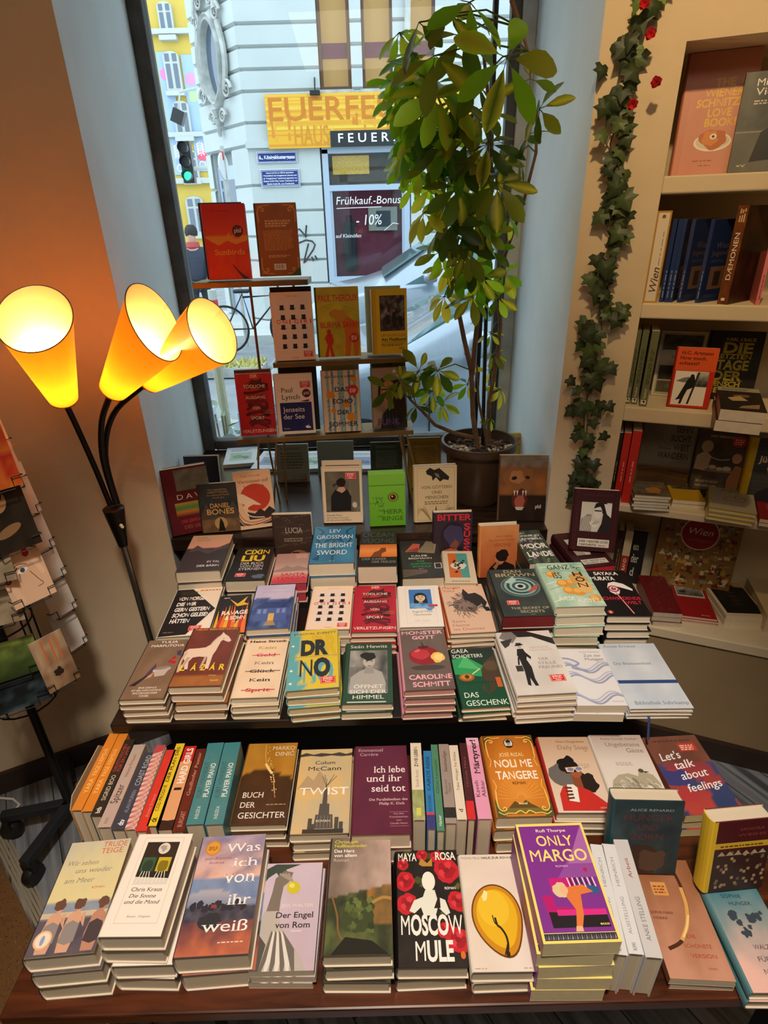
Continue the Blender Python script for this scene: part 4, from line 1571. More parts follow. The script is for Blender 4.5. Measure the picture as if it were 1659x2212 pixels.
@cover('sophie', '#cfb0aa', desc='hardcover fading from teal sky to pink with ink blots', spine='#4f7f88')
def _(a):
 a.paint(0, 0, 1, 1, 12, 18, lambda u, v: MIX('#e6b9ae', '#3f7a88', v * 1.25 - .2 + (NZ(u * 3, v * 3, 2) - .5) * .4))
 for k in range(10):
  rg = random.Random(k)
  a.blob(.5 + rg.uniform(-.3, .35), .55 + rg.uniform(-.1, .12), rg.uniform(.03, .1), '#3a4650', k, .5)
 a.text('SOPHIE', .25, .80, .62, .035, '#26424c', .006)
 a.text('HUNGER', .33, .73, .74, .035, '#26424c', .006)
 a.text('WALZER', .38, .34, .78, .04, '#5f4a54', .006)
 a.text('FÜR', .36, .24, .58, .04, '#5f4a54', .006)
 a.text('NIEMAND', .36, .14, .88, .04, '#5f4a54', .006)


@cover('wander', '#5c1c20', desc='yellow edged hardcover with a dark red patterned cover', spine='#d8b52e')
def _(a):
 a.fill('#4d1a1e')
 a.rect(0, 0, .06, 1, '#d9b730')
 a.rect(.06, .62, 1, .70, '#d2ae34')
 a.small(.15, .64, .92, .68, 1, '#6a4c14', 3)
 a.rect(.06, .0, 1, .58, '#3a2320')
 rg = random.Random(4)
 for k in range(40):
  x, y = rg.uniform(.1, .95), rg.uniform(.02, .55)
  a.rect(x, y, min(1, x + .05), y + .04, MIX('#b39d74', '#6b5a48', rg.random()))
 for k in range(6):
  a.poly([(.12 + k * .14, .52), (.19 + k * .14, .58), (.26 + k * .14, .52)], '#b0a282')
 a.text('SANDRA', .44, .86, .86, .035, '#8c3a38', .01)
 a.text('WEIHS', .42, .78, .90, .035, '#8c3a38', .01)


@cover('alice', '#20343c', desc='dark teal hardcover standing upright with white top edges', spine='#1f4a55')
def _(a):
 a.paint(0, 0, 1, 1, 10, 16, lambda u, v: MIX('#1d2a30', '#2f4a52', NZ(u * 4, v * 4, 6)))
 a.text('ALICE RENARD', .22, .86, .86, .03, '#9aa6a4', .004, True)
 for t, x0, x1, y in (('HUNGER', .14, .88, .73), ('UND', .36, .66, .60), ('ZORN', .26, .76, .47)):
  a.text(t, x0, y, x1, .085, '#5c3138', .005, True)
 a.blob(.4, .14, .34, '#3b2c28', 3, .3)
 a.blob(.62, .2, .2, '#554238', 5, .4)


# ---- low table, second row
@cover('buch', '#7c4f1e', desc='brown and ochre hardcover with a trail of light')
def _(a):
 a.paint(0, 0, 1, 1, 14, 24, lambda u, v: MIX('#3a2716', '#4a3320', NZ(u * 4, v * 4, 2)) if v < .58 + .06 * sin(u * 4) else MIX('#a86d1e', '#c08a34', NZ(u * 3, v * 3, 5)))
 rg = random.Random(3)
 a.curve([(.36, .98), (.38, .84), (.46, .68), (.60, .58), (.66, .44), (.70, .34)], .012, '#e8b860')
 a.curve([(.42, .72), (.50, .65), (.58, .59)], .05, '#f2cf8a')
 for k in range(40):
  t = rg.random()
  a.ell(.40 + t * .32 + rg.uniform(-.04, .04), .95 - t * .65, .008, .012, '#f0cf90')
 a.text('MARKO', .50, .905, .96, .05, '#ead9b8', 0, True)
 a.text('DINIĆ', .58, .825, .96, .05, '#ead9b8', 0, True)
 a.text('BUCH', .10, .30, .50, .062, WH, 0, True)
 a.text('DER', .10, .185, .38, .062, WH, 0, True)
 a.text('GESICHTER', .10, .065, .97, .065, WH, 0, True)
 a.small(.58, .21, .96, .228, 1, '#b69a72', 3)


@cover('twist', '#d9b98a', desc='sand coloured hardcover with a grey skyscraper drawing', spine='#2e2a26')
def _(a):
 a.paint(0, 0, 1, 1, 16, 26, lambda u, v: MIX('#dcb878', '#b8b2a0', (NZ(u * 3, v * 3, 7) - .2) * .9 + (.25 if v < .35 else 0)))
 a.poly([(0, .93), (.1, .955), (.25, .93), (.4, .95), (.6, .935), (.75, .955), (.88, .93), (1, .95), (1, .91), (.8, .90), (.6, .915), (.4, .90), (.2, .915), (0, .90)], '#4a4440')
 a.poly([(.02, .50), (.18, .66), (.3, .6), (.4, .72), (.52, .62), (.52, .48), (.2, .48)], '#b59c7a')
 a.poly([(.38, .05), (.40, .20), (.45, .20), (.46, .32), (.50, .32), (.51, .46), (.545, .56), (.58, .46), (.59, .32), (.63, .32), (.64, .20), (.70, .20), (.72, .05)], '#55504a')
 for k in range(7):
  a.line([(.55, .52), (.46 + k * .045, .62 + .05 * sin(k * 1.4 + .5))], .008, '#4a443c')
 for x in (.44, .50, .56, .62, .67):
  a.line([(x, .06), (x, .19)], .008, '#8e877c')
 for x0, h in ((.28, .16), (.74, .17), (.82, .12), (.33, .1)):
  a.rect(x0, .02, x0 + .07, h, '#4d4842')
 a.rect(.2, 0, .9, .045, '#3b3530')
 a.text('Colum', .30, .80, .68, .043, '#3a2f24', .006)
 a.text('McCann', .18, .72, .80, .05, '#3a2f24', .006)
 a.text('TWIST', .06, .425, .96, .085, WH, .012)
 a.text('ROMAN', .42, .12, .66, .022, '#efe2cc', .008)


@cover('iche', '#5f1e35', desc='plain burgundy hardcover with white slab title')
def _(a):
 a.paint(0, 0, 1, 1, 6, 10, lambda u, v: MIX('#64203a', '#551a30', NZ(u * 3, v * 3, 4)))
 a.text('Emmanuel', .06, .93, .54, .036, '#b79aa2', .006, True)
 a.text('Carrère', .09, .875, .44, .036, '#b79aa2', .006, True)
 a.text('Ich lebe', .36, .665, .95, .075, '#f2e4e2', .004, True)
 a.text('und ihr', .22, .56, .88, .075, '#f2e4e2', .004, True)
 a.text('seid tot', .32, .445, .94, .075, '#f2e4e2', .004, True)
 a.text('Die Parallelwelten des', .28, .345, .97, .026, '#d9b9be', .006, True)
 a.text('Philip K. Dick', .46, .30, .92, .026, '#d9b9be', .006, True)
 for k, t in enumerate(('Aus dem', 'Französischen', 'von', 'Claudia Hamm')):
  w_ = (.18, .32, .09, .3)[k]
  a.text(t, .80 - w_ / 2, .195 - k * .033, .80 + w_ / 2, .018, '#c39aa4', .004)
 a.rect(.64, .22, .97, .223, '#b98a96')
 a.rect(.64, .075, .97, .078, '#b98a96')


@cover('noli', '#b8722a', desc='ornate orange hardcover with golden scroll corners and oval portrait')
def _(a):
 a.paint(0, 0, 1, 1, 14, 22, lambda u, v: MIX('#d98a2e', '#a85a1c', ((u - .5) ** 2 + (v - .35) ** 2) * 1.6 + (NZ(u * 4, v * 4, 5) - .5) * .3))
 for k in range(18):
  t = k * pi / 17
  a.line([(.5 + .06 * cos(t), .20 + .04 * sin(t)), (.5 + .42 * cos(t), .20 + .26 * sin(t))], .01, '#e0a048')
 a.poly([(.2, .08), (.36, .17), (.46, .13), (.56, .18), (.66, .13), (.80, .08)], '#5f4a20')
 a.poly([(.1, .02), (.9, .02), (.86, .09), (.14, .09)], '#7a6a30')
 for sx, sy in ((0, 0), (1, 0), (0, 1), (1, 1)):
  X = lambda x: x if sx == 0 else 1 - x
  Yv = lambda y: y if sy == 0 else 1 - y
  a.poly([(X(0), Yv(0)), (X(.16), Yv(0)), (X(.12), Yv(.05)), (X(.05), Yv(.12)), (X(0), Yv(.2))], '#4a5a34' if sy == 0 else '#6b4a18')
  a.curve([(X(.05), Yv(.28)), (X(.04), Yv(.12)), (X(.10), Yv(.06)), (X(.18), Yv(.075)), (X(.16), Yv(.10)), (X(.12), Yv(.085))], .022, '#ecc560')
  a.curve([(X(.34), Yv(.03)), (X(.2), Yv(.035)), (X(.12), Yv(.02)), (X(.03), Yv(.05))], .018, '#ecc560')
  a.curve([(X(.04), Yv(.28)), (X(.08), Yv(.34)), (X(.04), Yv(.42))], .014, '#ecc560')
 a.curve([(.32, .03), (.42, .06), (.5, .03), (.58, .06), (.68, .03)], .022, '#ecc560')
 a.ell(.50, .89, .095, .115, '#2a2420')
 a.ell(.50, .89, .08, .10, '#d6d0c4')
 a.ell(.50, .895, .04, .055, '#a3968a')
 a.poly([(.45, .925), (.5, .945), (.55, .925), (.54, .90), (.46, .90)], '#2a2420')
 a.poly([(.44, .855), (.56, .855), (.54, .835), (.46, .835)], '#2a2420')
 a.text('JOSÉ RIZAL', .26, .715, .74, .045, '#e9d9a0', .006)
 a.text('NOLI ME', .14, .575, .86, .098, WH, .02)
 a.text('TANGERE', .12, .425, .90, .098, WH, .02)
 a.text('ROMAN', .40, .36, .64, .033, '#4a2410', .012)
 a.text('Insel', .42, .13, .58, .026, '#f0e2b8', .008, True)


@cover('daily', '#d9bfa6', desc='beige hardcover with a curly haired woman in red jumper and sunglasses', spine='#b3302a')
def _(a):
 a.grad(0, 0, 1, 1, [(0, '#e2d2c4'), (.6, '#dcc2a8'), (1, '#c9a488')])
 a.text('Nora Osagiobare', .34, .915, .90, .032, '#7a5c48', .004)
 a.text('Daily Soap', .34, .815, .94, .062, '#9a7c66', .002)
 a.small(.84, .785, .93, .80, 1, '#a88c78', 2)
 a.small(.56, .55, .86, .62, 4, '#b79f8c', 4)
 a.blob(.28, .47, .26, '#6d6a68', 3, .2)
 a.blob(.72, .37, .17, '#261c1a', 6, .28, 1.3)
 a.poly([(.10, .04), (.12, .22), (.22, .32), (.50, .33), (.70, .26), (.95, .10), (.95, .02), (.10, .02)], '#c9302a')
 a.poly([(.44, .30), (.60, .30), (.60, .46), (.44, .46)], '#8d4a30')
 a.ell(.54, .52, .12, .16, '#a05a3a')
 a.blob(.44, .60, .19, '#1e1616', 2, .3)
 a.poly([(.36, .56), (.70, .58), (.70, .52), (.58, .50), (.54, .54), (.50, .50), (.38, .50)], '#e6cba0')
 a.ell(.46, .535, .06, .04, '#7a86c0')
 a.ell(.62, .545, .06, .04, '#7a86c0')
 a.poly([(.26, .14), (.44, .12), (.48, .30), (.42, .34), (.30, .34)], '#f0ebe4')
 for k in range(4):
  a.line([(.24, .30 - k * .045), (.37, .295 - k * .04)], .04, '#6b3826')
 a.text('S.FISCHER', .78, .045, .92, .018, '#e9c9b8', .004)


@cover('ungeb', '#ddd2c8', desc='pale hardcover with a grey watercolour of a large bird')
def _(a):
 a.grad(0, 0, 1, 1, [(0, '#e9e0d8'), (.6, '#e2d8d0'), (1, '#c3ada0')])
 a.text('Ayelet Gundar-Goshen', .18, .925, .90, .034, '#7d6a60', .004)
 a.text('Ungebetene', .24, .825, .90, .062, '#8d7c70', .002)
 a.text('Gäste', .60, .735, .92, .062, '#8d7c70', .002)
 a.small(.3, .55, .62, .60, 3, '#b3a69c', 4)
 a.poly([(.05, .22), (.12, .34), (.26, .42), (.46, .44), (.62, .40), (.66, .47), (.74, .49), (.80, .45), (.90, .42), (.97, .30), (.94, .20), (.84, .27), (.72, .28), (.60, .22), (.44, .24), (.30, .30), (.18, .26), (.10, .14)], '#b3aa94')
 rg = random.Random(8)
 for k in range(40):
  x = rg.uniform(.10, .88)
  y = .26 + .15 * sin((x - .05) * 3.2) * rg.uniform(.2, 1)
  a.curve([(x, y), (x + .05, y - .03), (x + .08, y - .075)], .022, MIX('#e2dac8', '#857c66', rg.random()))
 a.ell(.71, .475, .05, .045, '#5a5044')
 a.poly([(.76, .47), (.86, .46), (.77, .445)], '#3a342e')
 a.rect(.14, .06, .42, .14, '#c5332a')
 a.small(.17, .075, .39, .125, 2, '#f0d6d0', 3)


@cover('lets', '#4a4a6c', desc='blue red cover with white handwritten brush title', kind='p', spine='#8a4a34', edge='#d8c890')
def _(a):
 def f(u, v):
  n = NZ(u * 2.2, v * 2.2, 13)
  if v > .62:
   return MIX('#8a5a44', '#6a4038', n)
  if n > .52:
   return MIX('#b8443a', '#7a3a4e', v)
  return MIX('#2f4068', '#4d4a7a', v * 1.4)
 a.paint(0, 0, 1, 1, 18, 28, f)
 a.blob(.25, .22, .2, '#b03c40', 3, .4, .6)
 a.blob(.2, .45, .24, '#40407c', 5, .4, .7)
 a.small(.14, .92, .88, .96, 1, '#574038', 1)
 for t, x0, x1, y, h in (("Let's", .12, .52, .66, .10), ('talk', .30, .68, .545, .10), ('about', .30, .82, .41, .095), ('feelings', .30, .94, .26, .09)):
  a.text(t, x0, y, x1, h, '#f3eef0', .008, False, .25, rot=8)
 a.rect(.56, .78, .88, .89, '#c8402e')
 a.small(.59, .795, .85, .875, 3, '#f0d6cc', 2)
 a.text('Leykam', .40, .045, .66, .022, '#c79a8a', .002)


# ---- middle table, front row
@cover('yulia', '#7c6550', desc='taupe hardcover with a bowl of cherries and a bird', spine='#2a1a22')
def _(a):
 a.paint(0, 0, 1, 1, 8, 12, lambda u, v: MIX('#8c745c', '#6f5a48', NZ(u * 3, v * 3, 3)))
 a.poly([(.05, .2), (.3, .34), (.44, .5), (.38, .34), (.2, .2)], '#2f2838')
 a.poly([(.3, .34), (.46, .58), (.5, .48), (.42, .38)], '#4a3c5a')
 a.poly([(.34, .30), (.50, .42), (.48, .34)], '#c9a068')
 a.ell(.66, .46, .21, .10, '#c9c0ba', 12)
 a.ell(.66, .485, .19, .055, '#8d8480', 12)
 a.poly([(.5, .42), (.86, .50), (.78, .36), (.56, .34)], '#b9afa8')
 for x, y in ((.78, .60), (.84, .66), (.88, .58)):
  a.ell(x, y, .055, .055, '#b8202c')
 a.curve([(.8, .63), (.9, .76)], .012, '#3c4a28')
 a.poly([(.84, .78), (.95, .80), (.98, .70), (.9, .70)], '#4a3c5c')
 a.text('YULIA', .32, .94, .76, .042, WH, .01)
 a.text('MARFUTOVA', .12, .87, .96, .042, WH, .01)
 for k, t in enumerate(('EINE CHANCE', 'IST EIN HÖCHSTENS', 'SPATZENGROSSER', 'VOGEL')):
  w_ = (.42, .68, .58, .24)[k]
  a.text(t, .52 - w_ / 2, .155 - k * .042, .52 + w_ / 2, .026, '#f0e6d8', .008)


def horse(a, x, y, s, c):
 f = lambda px, py: (x + px * s, y + py * s * a.w / a.d)
 a.poly([f(-.48, .20), f(-.40, .32), f(-.20, .33), f(0, .36), f(.09, .46), f(.18, .68), f(.27, .83), f(.30, .94), f(.35, .86), f(.47, .76), f(.57, .60), f(.52, .54), f(.43, .58), f(.36, .63), f(.32, .58), f(.30, .42), f(.28, .24), f(.24, .08), f(.25, -.40), f(.17, -.40), f(.13, .0), f(-.08, .03), f(-.22, .0), f(-.28, -.14), f(-.23, -.40), f(-.31, -.40), f(-.38, -.12), f(-.46, .02)], c)
 a.poly([f(.06, .04), f(.12, .02), f(.09, -.38), f(.03, -.38)], MIX(c, '#8a6a58', .4))
 a.poly([f(-.36, .02), f(-.28, .0), f(-.36, -.38), f(-.43, -.38)], MIX(c, '#8a6a58', .4))


@cover('lazar', '#6d3523', desc='brown hardcover with a white horse and yellow title', spine='#3a1512')
def _(a):
 a.paint(0, 0, 1, 1, 14, 22, lambda u, v: MIX('#8a5430', '#a56a34', NZ(u * 5, v * 5, 2)) if v < .16 else MIX('#5a2a22', '#7a3c2c', NZ(u * 3, v * 3, 5)))
 horse(a, .42, .46, .86, '#e2cdb8')
 a.curve([(.62, .83), (.54, .74), (.50, .66)], .03, '#cdb49c')
 a.ell(.735, .79, .012, .012, '#2a1a16')
 a.curve([(.06, .56), (.02, .40), (.05, .22)], .05, '#c9b29c')
 a.text('NELIO BIEDERMANN', .04, .955, .96, .033, '#d9a23c', .012)
 for ch, x in (('L', .06), ('Á', .28), ('Z', .47), ('Á', .66), ('R', .85)):
  a.text(ch, x, .245, x + .11, .095, '#f0d22e', .02)
 a.text('ROMAN', .70, .15, .84, .017, '#e6c060', .01)
 a.text('Rowohlt', .76, .07, .92, .026, '#e6c060', .01, True)


@cover('kein', '#e9d2b4', desc='cream hardcover with coloured and struck-through lettering')
def _(a):
 a.paint(0, 0, 1, 1, 6, 10, lambda u, v: MIX('#f0dcc0', '#e0c4a2', NZ(u * 2, v * 2, 4)))
 a.text('Heinz Strunk', .06, .935, .98, .042, '#1c1614', .03, True)
 for t, y, c, x0, x1, st in (('Kein', .81, '#c0a040', .30, .74, 0), ('Geld', .675, '#c8344a', .30, .76, 1), ('Kein', .535, '#8a8078', .30, .76, 0), ('Glück', .395, '#4a3a34', .24, .84, 1), ('Kein', .25, '#2a2420', .28, .76, 0), ('Sprit', .09, '#b8323c', .26, .80, 1)):
  a.text(t, x0, y, x1, .052, c, .02, True)
  if st:
   a.rect(x0 - .1, y + .018, x1 + .1, y + .03, c)


@cover('drno', '#6fb4b4', desc='turquoise yellow hardcover with giant black letters', edge='#cbb48c')
def _(a):
 a.paint(0, 0, 1, 1, 12, 18, lambda u, v: '#5fa8b0' if NZ(u * 1.6, v * 2, 21) + (.25 - u * .6) > .48 else '#d9be34')
 a.text('DR', .44, .52, 1.0, .38, '#d2b22e', .05)
 a.text('NO', .30, .10, .9, .36, '#62a9ae', .05)
 a.text('PERCIVAL EVERETT', .06, .915, .97, .036, '#2d5a64', .015)
 a.text('DR', .22, .555, .80, .26, '#2a2c30', .06)
 a.text('NO', .22, .20, .84, .29, '#2a2c30', .06)
 a.rect(0, .515, 1, .525, '#8fa070')
 for y in (.72, .3, .1):
  a.ell(.05, y, .03, .03, '#e6e4d0')
 a.sticker(.64, .07, .3)


@cover('offnet', '#2e4a3a', desc='dark green hardcover with a black and white photo of a youth')
def _(a):
 a.fill('#304c3a')
 a.text('Seán Hewitt', .08, .905, .90, .055, '#e4e2d6', .0, True)
 a.paint(.08, .15, .90, .86, 20, 26, lambda u, v: MIX('#4a4a48', '#b8b6b0', NZ(u * 4, v * 3, 5) * .8 + (.2 if v > .6 and u < .6 else 0)))
 a.poly([(.10, .15), (.12, .40), (.30, .50), (.44, .54), (.60, .54), (.78, .48), (.86, .30), (.84, .15)], '#aaa8a4')
 a.poly([(.40, .46), (.62, .46), (.56, .62), (.44, .62)], '#9a9692')
 a.ell(.50, .66, .13, .17, '#b9b5b0')
 a.blob(.48, .755, .17, '#2c2a28', 4, .25, .8)
 for sx in (-.05, .06):
  a.ell(.5 + sx, .665, .025, .012, '#2c2a28')
 a.ell(.51, .585, .045, .014, '#6a6462')
 a.text('ÖFFNET', .20, .225, .80, .055, '#f0eee4', 0, True)
 a.text('SICH DER', .12, .145, .88, .055, '#f0eee4', 0, True)
 a.text('HIMMEL', .18, .065, .82, .055, '#f0eee4', 0, True)
 a.rect(.08, .01, .86, .028, '#c9cbc0')


@cover('monster', '#6b5a52', desc='grey brown hardcover with a bitten red apple and pink title', spine='#d88ea0', edge='#c08a84')
def _(a):
 a.paint(0, 0, 1, 1, 8, 12, lambda u, v: MIX('#75645a', '#5c4c46', NZ(u * 2, v * 2, 5)))
 a.ell(.52, .335, .36, .08, '#4a3c38')
 a.blob(.49, .53, .34, '#8f1a22', 2, .06, .82)
 a.blob(.40, .56, .20, '#b8323a', 4, .1, .8)
 a.ell(.34, .62, .07, .04, '#d8605e', 30)
 a.ell(.48, .68, .12, .045, '#5a1016')
 a.curve([(.48, .67), (.47, .73), (.44, .77)], .03, '#3a2a1c')
 a.blob(.76, .50, .15, '#ecc05a', 8, .2, 1.05)
 a.blob(.77, .50, .10, '#f2d68a', 9, .3)
 a.text('MONSTER', .04, .915, .96, .062, '#eeb0bc', .025)
 a.text('GOTT', .26, .825, .76, .062, '#eeb0bc', .025)
 a.text('CAROLINE', .10, .155, .98, .072, '#f0a8b6', .025)
 a.text('SCHMITT', .16, .045, .92, .072, '#f0a8b6', .025)


@cover('geschenk', '#1f4d34', desc='green hardcover with an elephant trunk and green light beam', spine='#1c1a18')
def _(a):
 a.paint(0, 0, 1, 1, 8, 14, lambda u, v: MIX('#174a30', '#2a2420', max(0, v * 1.6 - .75) + (NZ(u * 3, v * 3, 2) - .5) * .3))
 a.poly([(.30, .86), (.76, .62), (.64, .48), (.0, .54), (.0, .80)], '#2f9c58')
 a.poly([(.30, .86), (.6, .60), (.1, .66)], '#52b870')
 a.poly([(.98, .86), (.76, .76), (.60, .60), (.58, .46), (.70, .36), (.72, .28), (.62, .24), (.58, .30), (.64, .31), (.56, .36), (.50, .28), (.62, .19), (.80, .26), (.84, .40), (.98, .46)], '#4a3828')
 a.blob(.84, .66, .16, '#5d4832', 3, .2)
 a.line([(.58, .62), (.38, .53)], .03, '#d8ccb0')
 a.ell(.24, .48, .17, .12, '#a35a1e')
 a.ell(.24, .49, .12, .08, '#c98a34')
 a.ell(.25, .49, .05, .06, '#5a2a10')
 a.rect(.86, .30, .97, .46, '#c85a2a')
 for k in range(12):
  a.poly([(.05 + k * .07, .40), (.07 + k * .07, .36), (.09 + k * .07, .40)], '#14301f')
 a.text('GAEA', .03, .92, .42, .07, '#eef0e4', .004)
 a.text('SCHOETERS', .03, .825, .72, .06, '#eef0e4', .004)
 a.text('DAS', .10, .155, .40, .08, '#e6efe2', .002)
 a.text('GESCHENK', .10, .03, .98, .08, '#e6efe2', .002)


@cover('stille', '#d6d0cb', desc='grey white hardcover with a walking woman in black')
def _(a):
 a.paint(0, 0, 1, 1, 8, 12, lambda u, v: MIX('#c9c3bf', '#e3ded9', NZ(u * 2, v * 2, 6) + (u - .5) * .3))
 a.poly([(.0, .90), (.22, .80), (.36, .92), (.55, 1), (.1, 1)], '#7d7a7a')
 a.poly([(.28, 1), (.56, 1), (1, .86), (1, .74), (.62, .90), (.36, .9)], '#2c2a2a')
 a.poly([(.0, .84), (.24, .88), (.14, .76), (.05, .72)], '#3a3838')
 a.poly([(.26, .70), (.37, .70), (.40, .60), (.36, .52), (.40, .40), (.38, .22), (.40, .12), (.34, .12), (.30, .24), (.27, .12), (.22, .14), (.25, .34), (.24, .52), (.22, .60)], '#262424')
 a.poly([(.37, .66), (.46, .56), (.44, .52), (.35, .60)], '#262424')
 a.ell(.32, .735, .035, .045, '#b9aaa0')
 a.ell(.32, .765, .085, .022, '#262424', 8)
 a.rect(.27, .77, .37, .80, '#262424')
 a.rect(.12, .34, .24, .43, '#3a3836')
 a.line([(.23, .56), (.19, .44)], .03, '#262424')
 a.text('FERDINAND', .50, .70, .86, .028, '#c2a8a0', .002, True)
 a.text('VON SCHIRACH', .46, .655, .90, .028, '#c2a8a0', .002, True)
 a.text('DER', .58, .50, .76, .04, '#8a8280', .002, True)
 a.text('STILLE', .54, .435, .86, .04, '#8a8280', .002, True)
 a.text('FREUND', .52, .37, .94, .04, '#8a8280', .002, True)
 a.sticker(.64, .17, .26)


@cover('zeit', '#dcdae0', desc='thick white paperback with lilac wavy ribbons', kind='p')
def _(a):
 a.fill('#e2e0e4')
 for y0, ph in ((.44, 0), (.62, .6), (.10, 1.2)):
  for k in range(3):
   a.curve([(x / 10, y0 + .03 * k + .07 * sin(x * .75 + ph + k * .3)) for x in range(11)], .045 - .008 * k, MIX('#9aa0c0', '#c2c4d8', k * .4))
 a.curve([(.02, .82), (.2, .80), (.36, .72), (.2, .64), (.5, .58)], .05, '#9aa0c4')
 a.text('Dimitrij Kapitelman', .48, .93, .92, .024, '#8a8a98', .004)
 a.text('Zeit der', .54, .845, .92, .05, '#8c8690', .004)
 a.text('Mutigen', .54, .775, .94, .05, '#8c8690', .004)
 a.text('Kiepenheuer', .74, .06, .96, .02, '#9a98a4', .002)


@cover('bess', '#c9d2de', desc='pale blue hardcover with a dark blue band and ribbon')
def _(a):
 a.paint(0, 0, 1, 1, 12, 16, lambda u, v: MIX('#b9c4d4', '#dfe4ea', NZ(u * 2, v * 2.4, 8)))
 a.text('Annie Ernaux', .04, .935, .64, .042, '#6d7a8c', 0, True)
 a.text('Die Besessenheit', .08, .645, .74, .042, '#6d7a8c', 0, True)
 a.rect(0, .355, 1, .405, '#2f4a80')
 a.text('Bibliothek Suhrkamp', .10, .055, .97, .046, '#6d7a8c', 0, True)


# ---- middle table, second row
@cover('brief', '#e9dccc', desc='white black hardcover with slanted block lettering')
def _(a):
 a.fill('#ecdfcc')
 a.poly([(0, .98), (.35, .98), (.98, .52), (.55, .02), (0, .0)], '#1e1a1a')
 a.poly([(.55, .02), (1, .5), (1, 0)], '#efe4d6')
 a.small(.52, .925, .98, .965, 1, '#d08a5a', 1, .8)
 for k, t in enumerate(('BRIEF', 'VON MORGEN', 'DIE WIR', 'GERN GESTERN', 'SCHON GELESEN', 'HÄTTEN')):
  w_ = (.36, .62, .42, .74, .78, .40)[k]
  y = .845 - k * .118
  a.text(t, .12, y, .12 + w_, .075, '#f6f0e8' if k else '#3a3430', .035, False, .1)
 a.small(.08, .07, .3, .09, 1, '#8a8078', 1)
 a.sticker(.56, .09, .26)


@cover('ravage', '#241c1c', desc='black cover with yellow red flames', kind='h')
def _(a):
 a.fill('#231a1a')
 for k in range(9):
  rg = random.Random(k + 9)
  x = .05 + k * .11
  a.poly([(x - .06, .0), (x - .08, .2), (x + rg.uniform(-.1, .1), .45 + rg.random() * .45), (x + .05, .25), (x + .08, .0)], ('#e3b52a', '#c8382a', '#e6792a')[k % 3])
 a.poly([(.3, .9), (.6, .75), (.9, .95), (.8, .78), (.98, .72), (.6, .68)], '#e6b82a')
 a.small(.12, .915, .36, .95, 1, WH, 2)
 a.text('RAVAGE', .16, .47, .98, .10, WH, .03)
 a.text('& SOHN', .30, .34, .92, .09, WH, .03)
 a.text('ROMAN', .55, .28, .75, .02, WH, .01)


@cover('villa', '#4a5f9a', desc='lilac blue hardcover with a house glowing at night', spine='#26345c')
def _(a):
 a.paint(0, 0, 1, 1, 16, 24, lambda u, v: MIX('#cfc8e0', '#b6b2d6', NZ(u * 2, v * 2, 3)) if v > .66 + .03 * sin(u * 7) else MIX('#26366c', '#5a74b2', NZ(u * 6, v * 5, 6) * 1.1))
 a.poly([(.12, .16), (.12, .44), (.28, .54), (.76, .54), (.88, .44), (.88, .16)], '#4c62a4')
 a.poly([(.06, .44), (.28, .58), (.76, .58), (.94, .44)], '#33467e')
 for x in (.2, .34, .66, .8):
  a.rect(x - .04, .32, x + .04, .42, '#7d92c8')
 a.rect(.44, .16, .58, .32, '#d8b25a')
 a.poly([(.36, .06), (.66, .06), (.58, .16), (.44, .16)], '#a98c58')
 a.curve([(.98, .62), (.8, .52), (.72, .44)], .02, '#242c50')
 a.text('Das Fenster', .24, .90, .80, .03, '#a9a2c4', 0, True)
 a.text('zur Erinnerung', .16, .81, .86, .03, '#a9a2c4', 0, True, .2)


@cover('onigiri', '#eccfb2', desc='cream cover with rows of black bowler hats')
def _(a):
 a.fill('#efd6bc')
 a.rect(.10, .10, .90, .90, '#ead8cc')
 a.text('Yuko Kuhn', .36, .93, .66, .026, '#c39a62', .008)
 for r in range(5):
  for c in range(3):
   x, y = .24 + c * .26 + (.01 * (r % 2)), .765 - r * .142
   a.poly([(x - .09, y), (x - .04, y - .022), (x + .04, y - .022), (x + .09, y + .004), (x + .04, y - .006), (x - .04, y - .006)], '#241c20')
   a.rect(x - .05, y - .006, x + .05, y + .05, '#241c20')
   a.poly([(x - .02, y + .05), (x, y + .075), (x + .02, y + .05)], '#f4ece4')
 for ch, x in (('O', .08), ('N', .24), ('I', .40), ('G', .53), ('I', .68), ('R', .77), ('I', .92)):
  a.text(ch, x, .545, x + (.03 if ch == 'I' else .10), .06, '#d23c44', .01)
 a.text('Hanser', .42, .03, .58, .024, '#a8803a', .006)
 a.sticker(.70, .045, .24)


@cover('tod', '#b8283a', desc='crimson cover with tangled dark red hands')
def _(a):
 a.paint(0, 0, 1, 1, 10, 16, lambda u, v: MIX('#c42e40', '#a82034', NZ(u * 3, v * 3, 5)))
 rg = random.Random(6)
 for k in range(16):
  y = .16 + k * .045
  a.curve([(.22 + rg.uniform(-.05, .1), y), (.45, y + rg.uniform(-.05, .07)), (.7, y + rg.uniform(-.05, .05)), (.86 + rg.uniform(-.1, .05), y + rg.uniform(-.04, .04))], .075, MIX('#3a1420', '#7d2430', rg.random()))
 for k in range(6):
  a.curve([(.36 + k * .06, .82), (.4 + k * .06, .9 + rg.uniform(-.02, .03))], .05, '#4a1822')
 for t, y, x0, x1 in (('DER', .935, .40, .60), ('TÖDLICHE', .775, .18, .80), ('AUSGANG', .60, .22, .78), ('VON', .43, .38, .60), ('SPORT', .265, .30, .70), ('VERLETZUNGEN', .05, .02, .98)):
  a.text(t, x0, y, x1, .05, '#f2d8c4', .014)
 a.text('MILICA', .76, .39, .95, .018, '#d0a04a', .01)
 a.text('VUČKOVIĆ', .68, .355, .95, .018, '#d0a04a', .01)


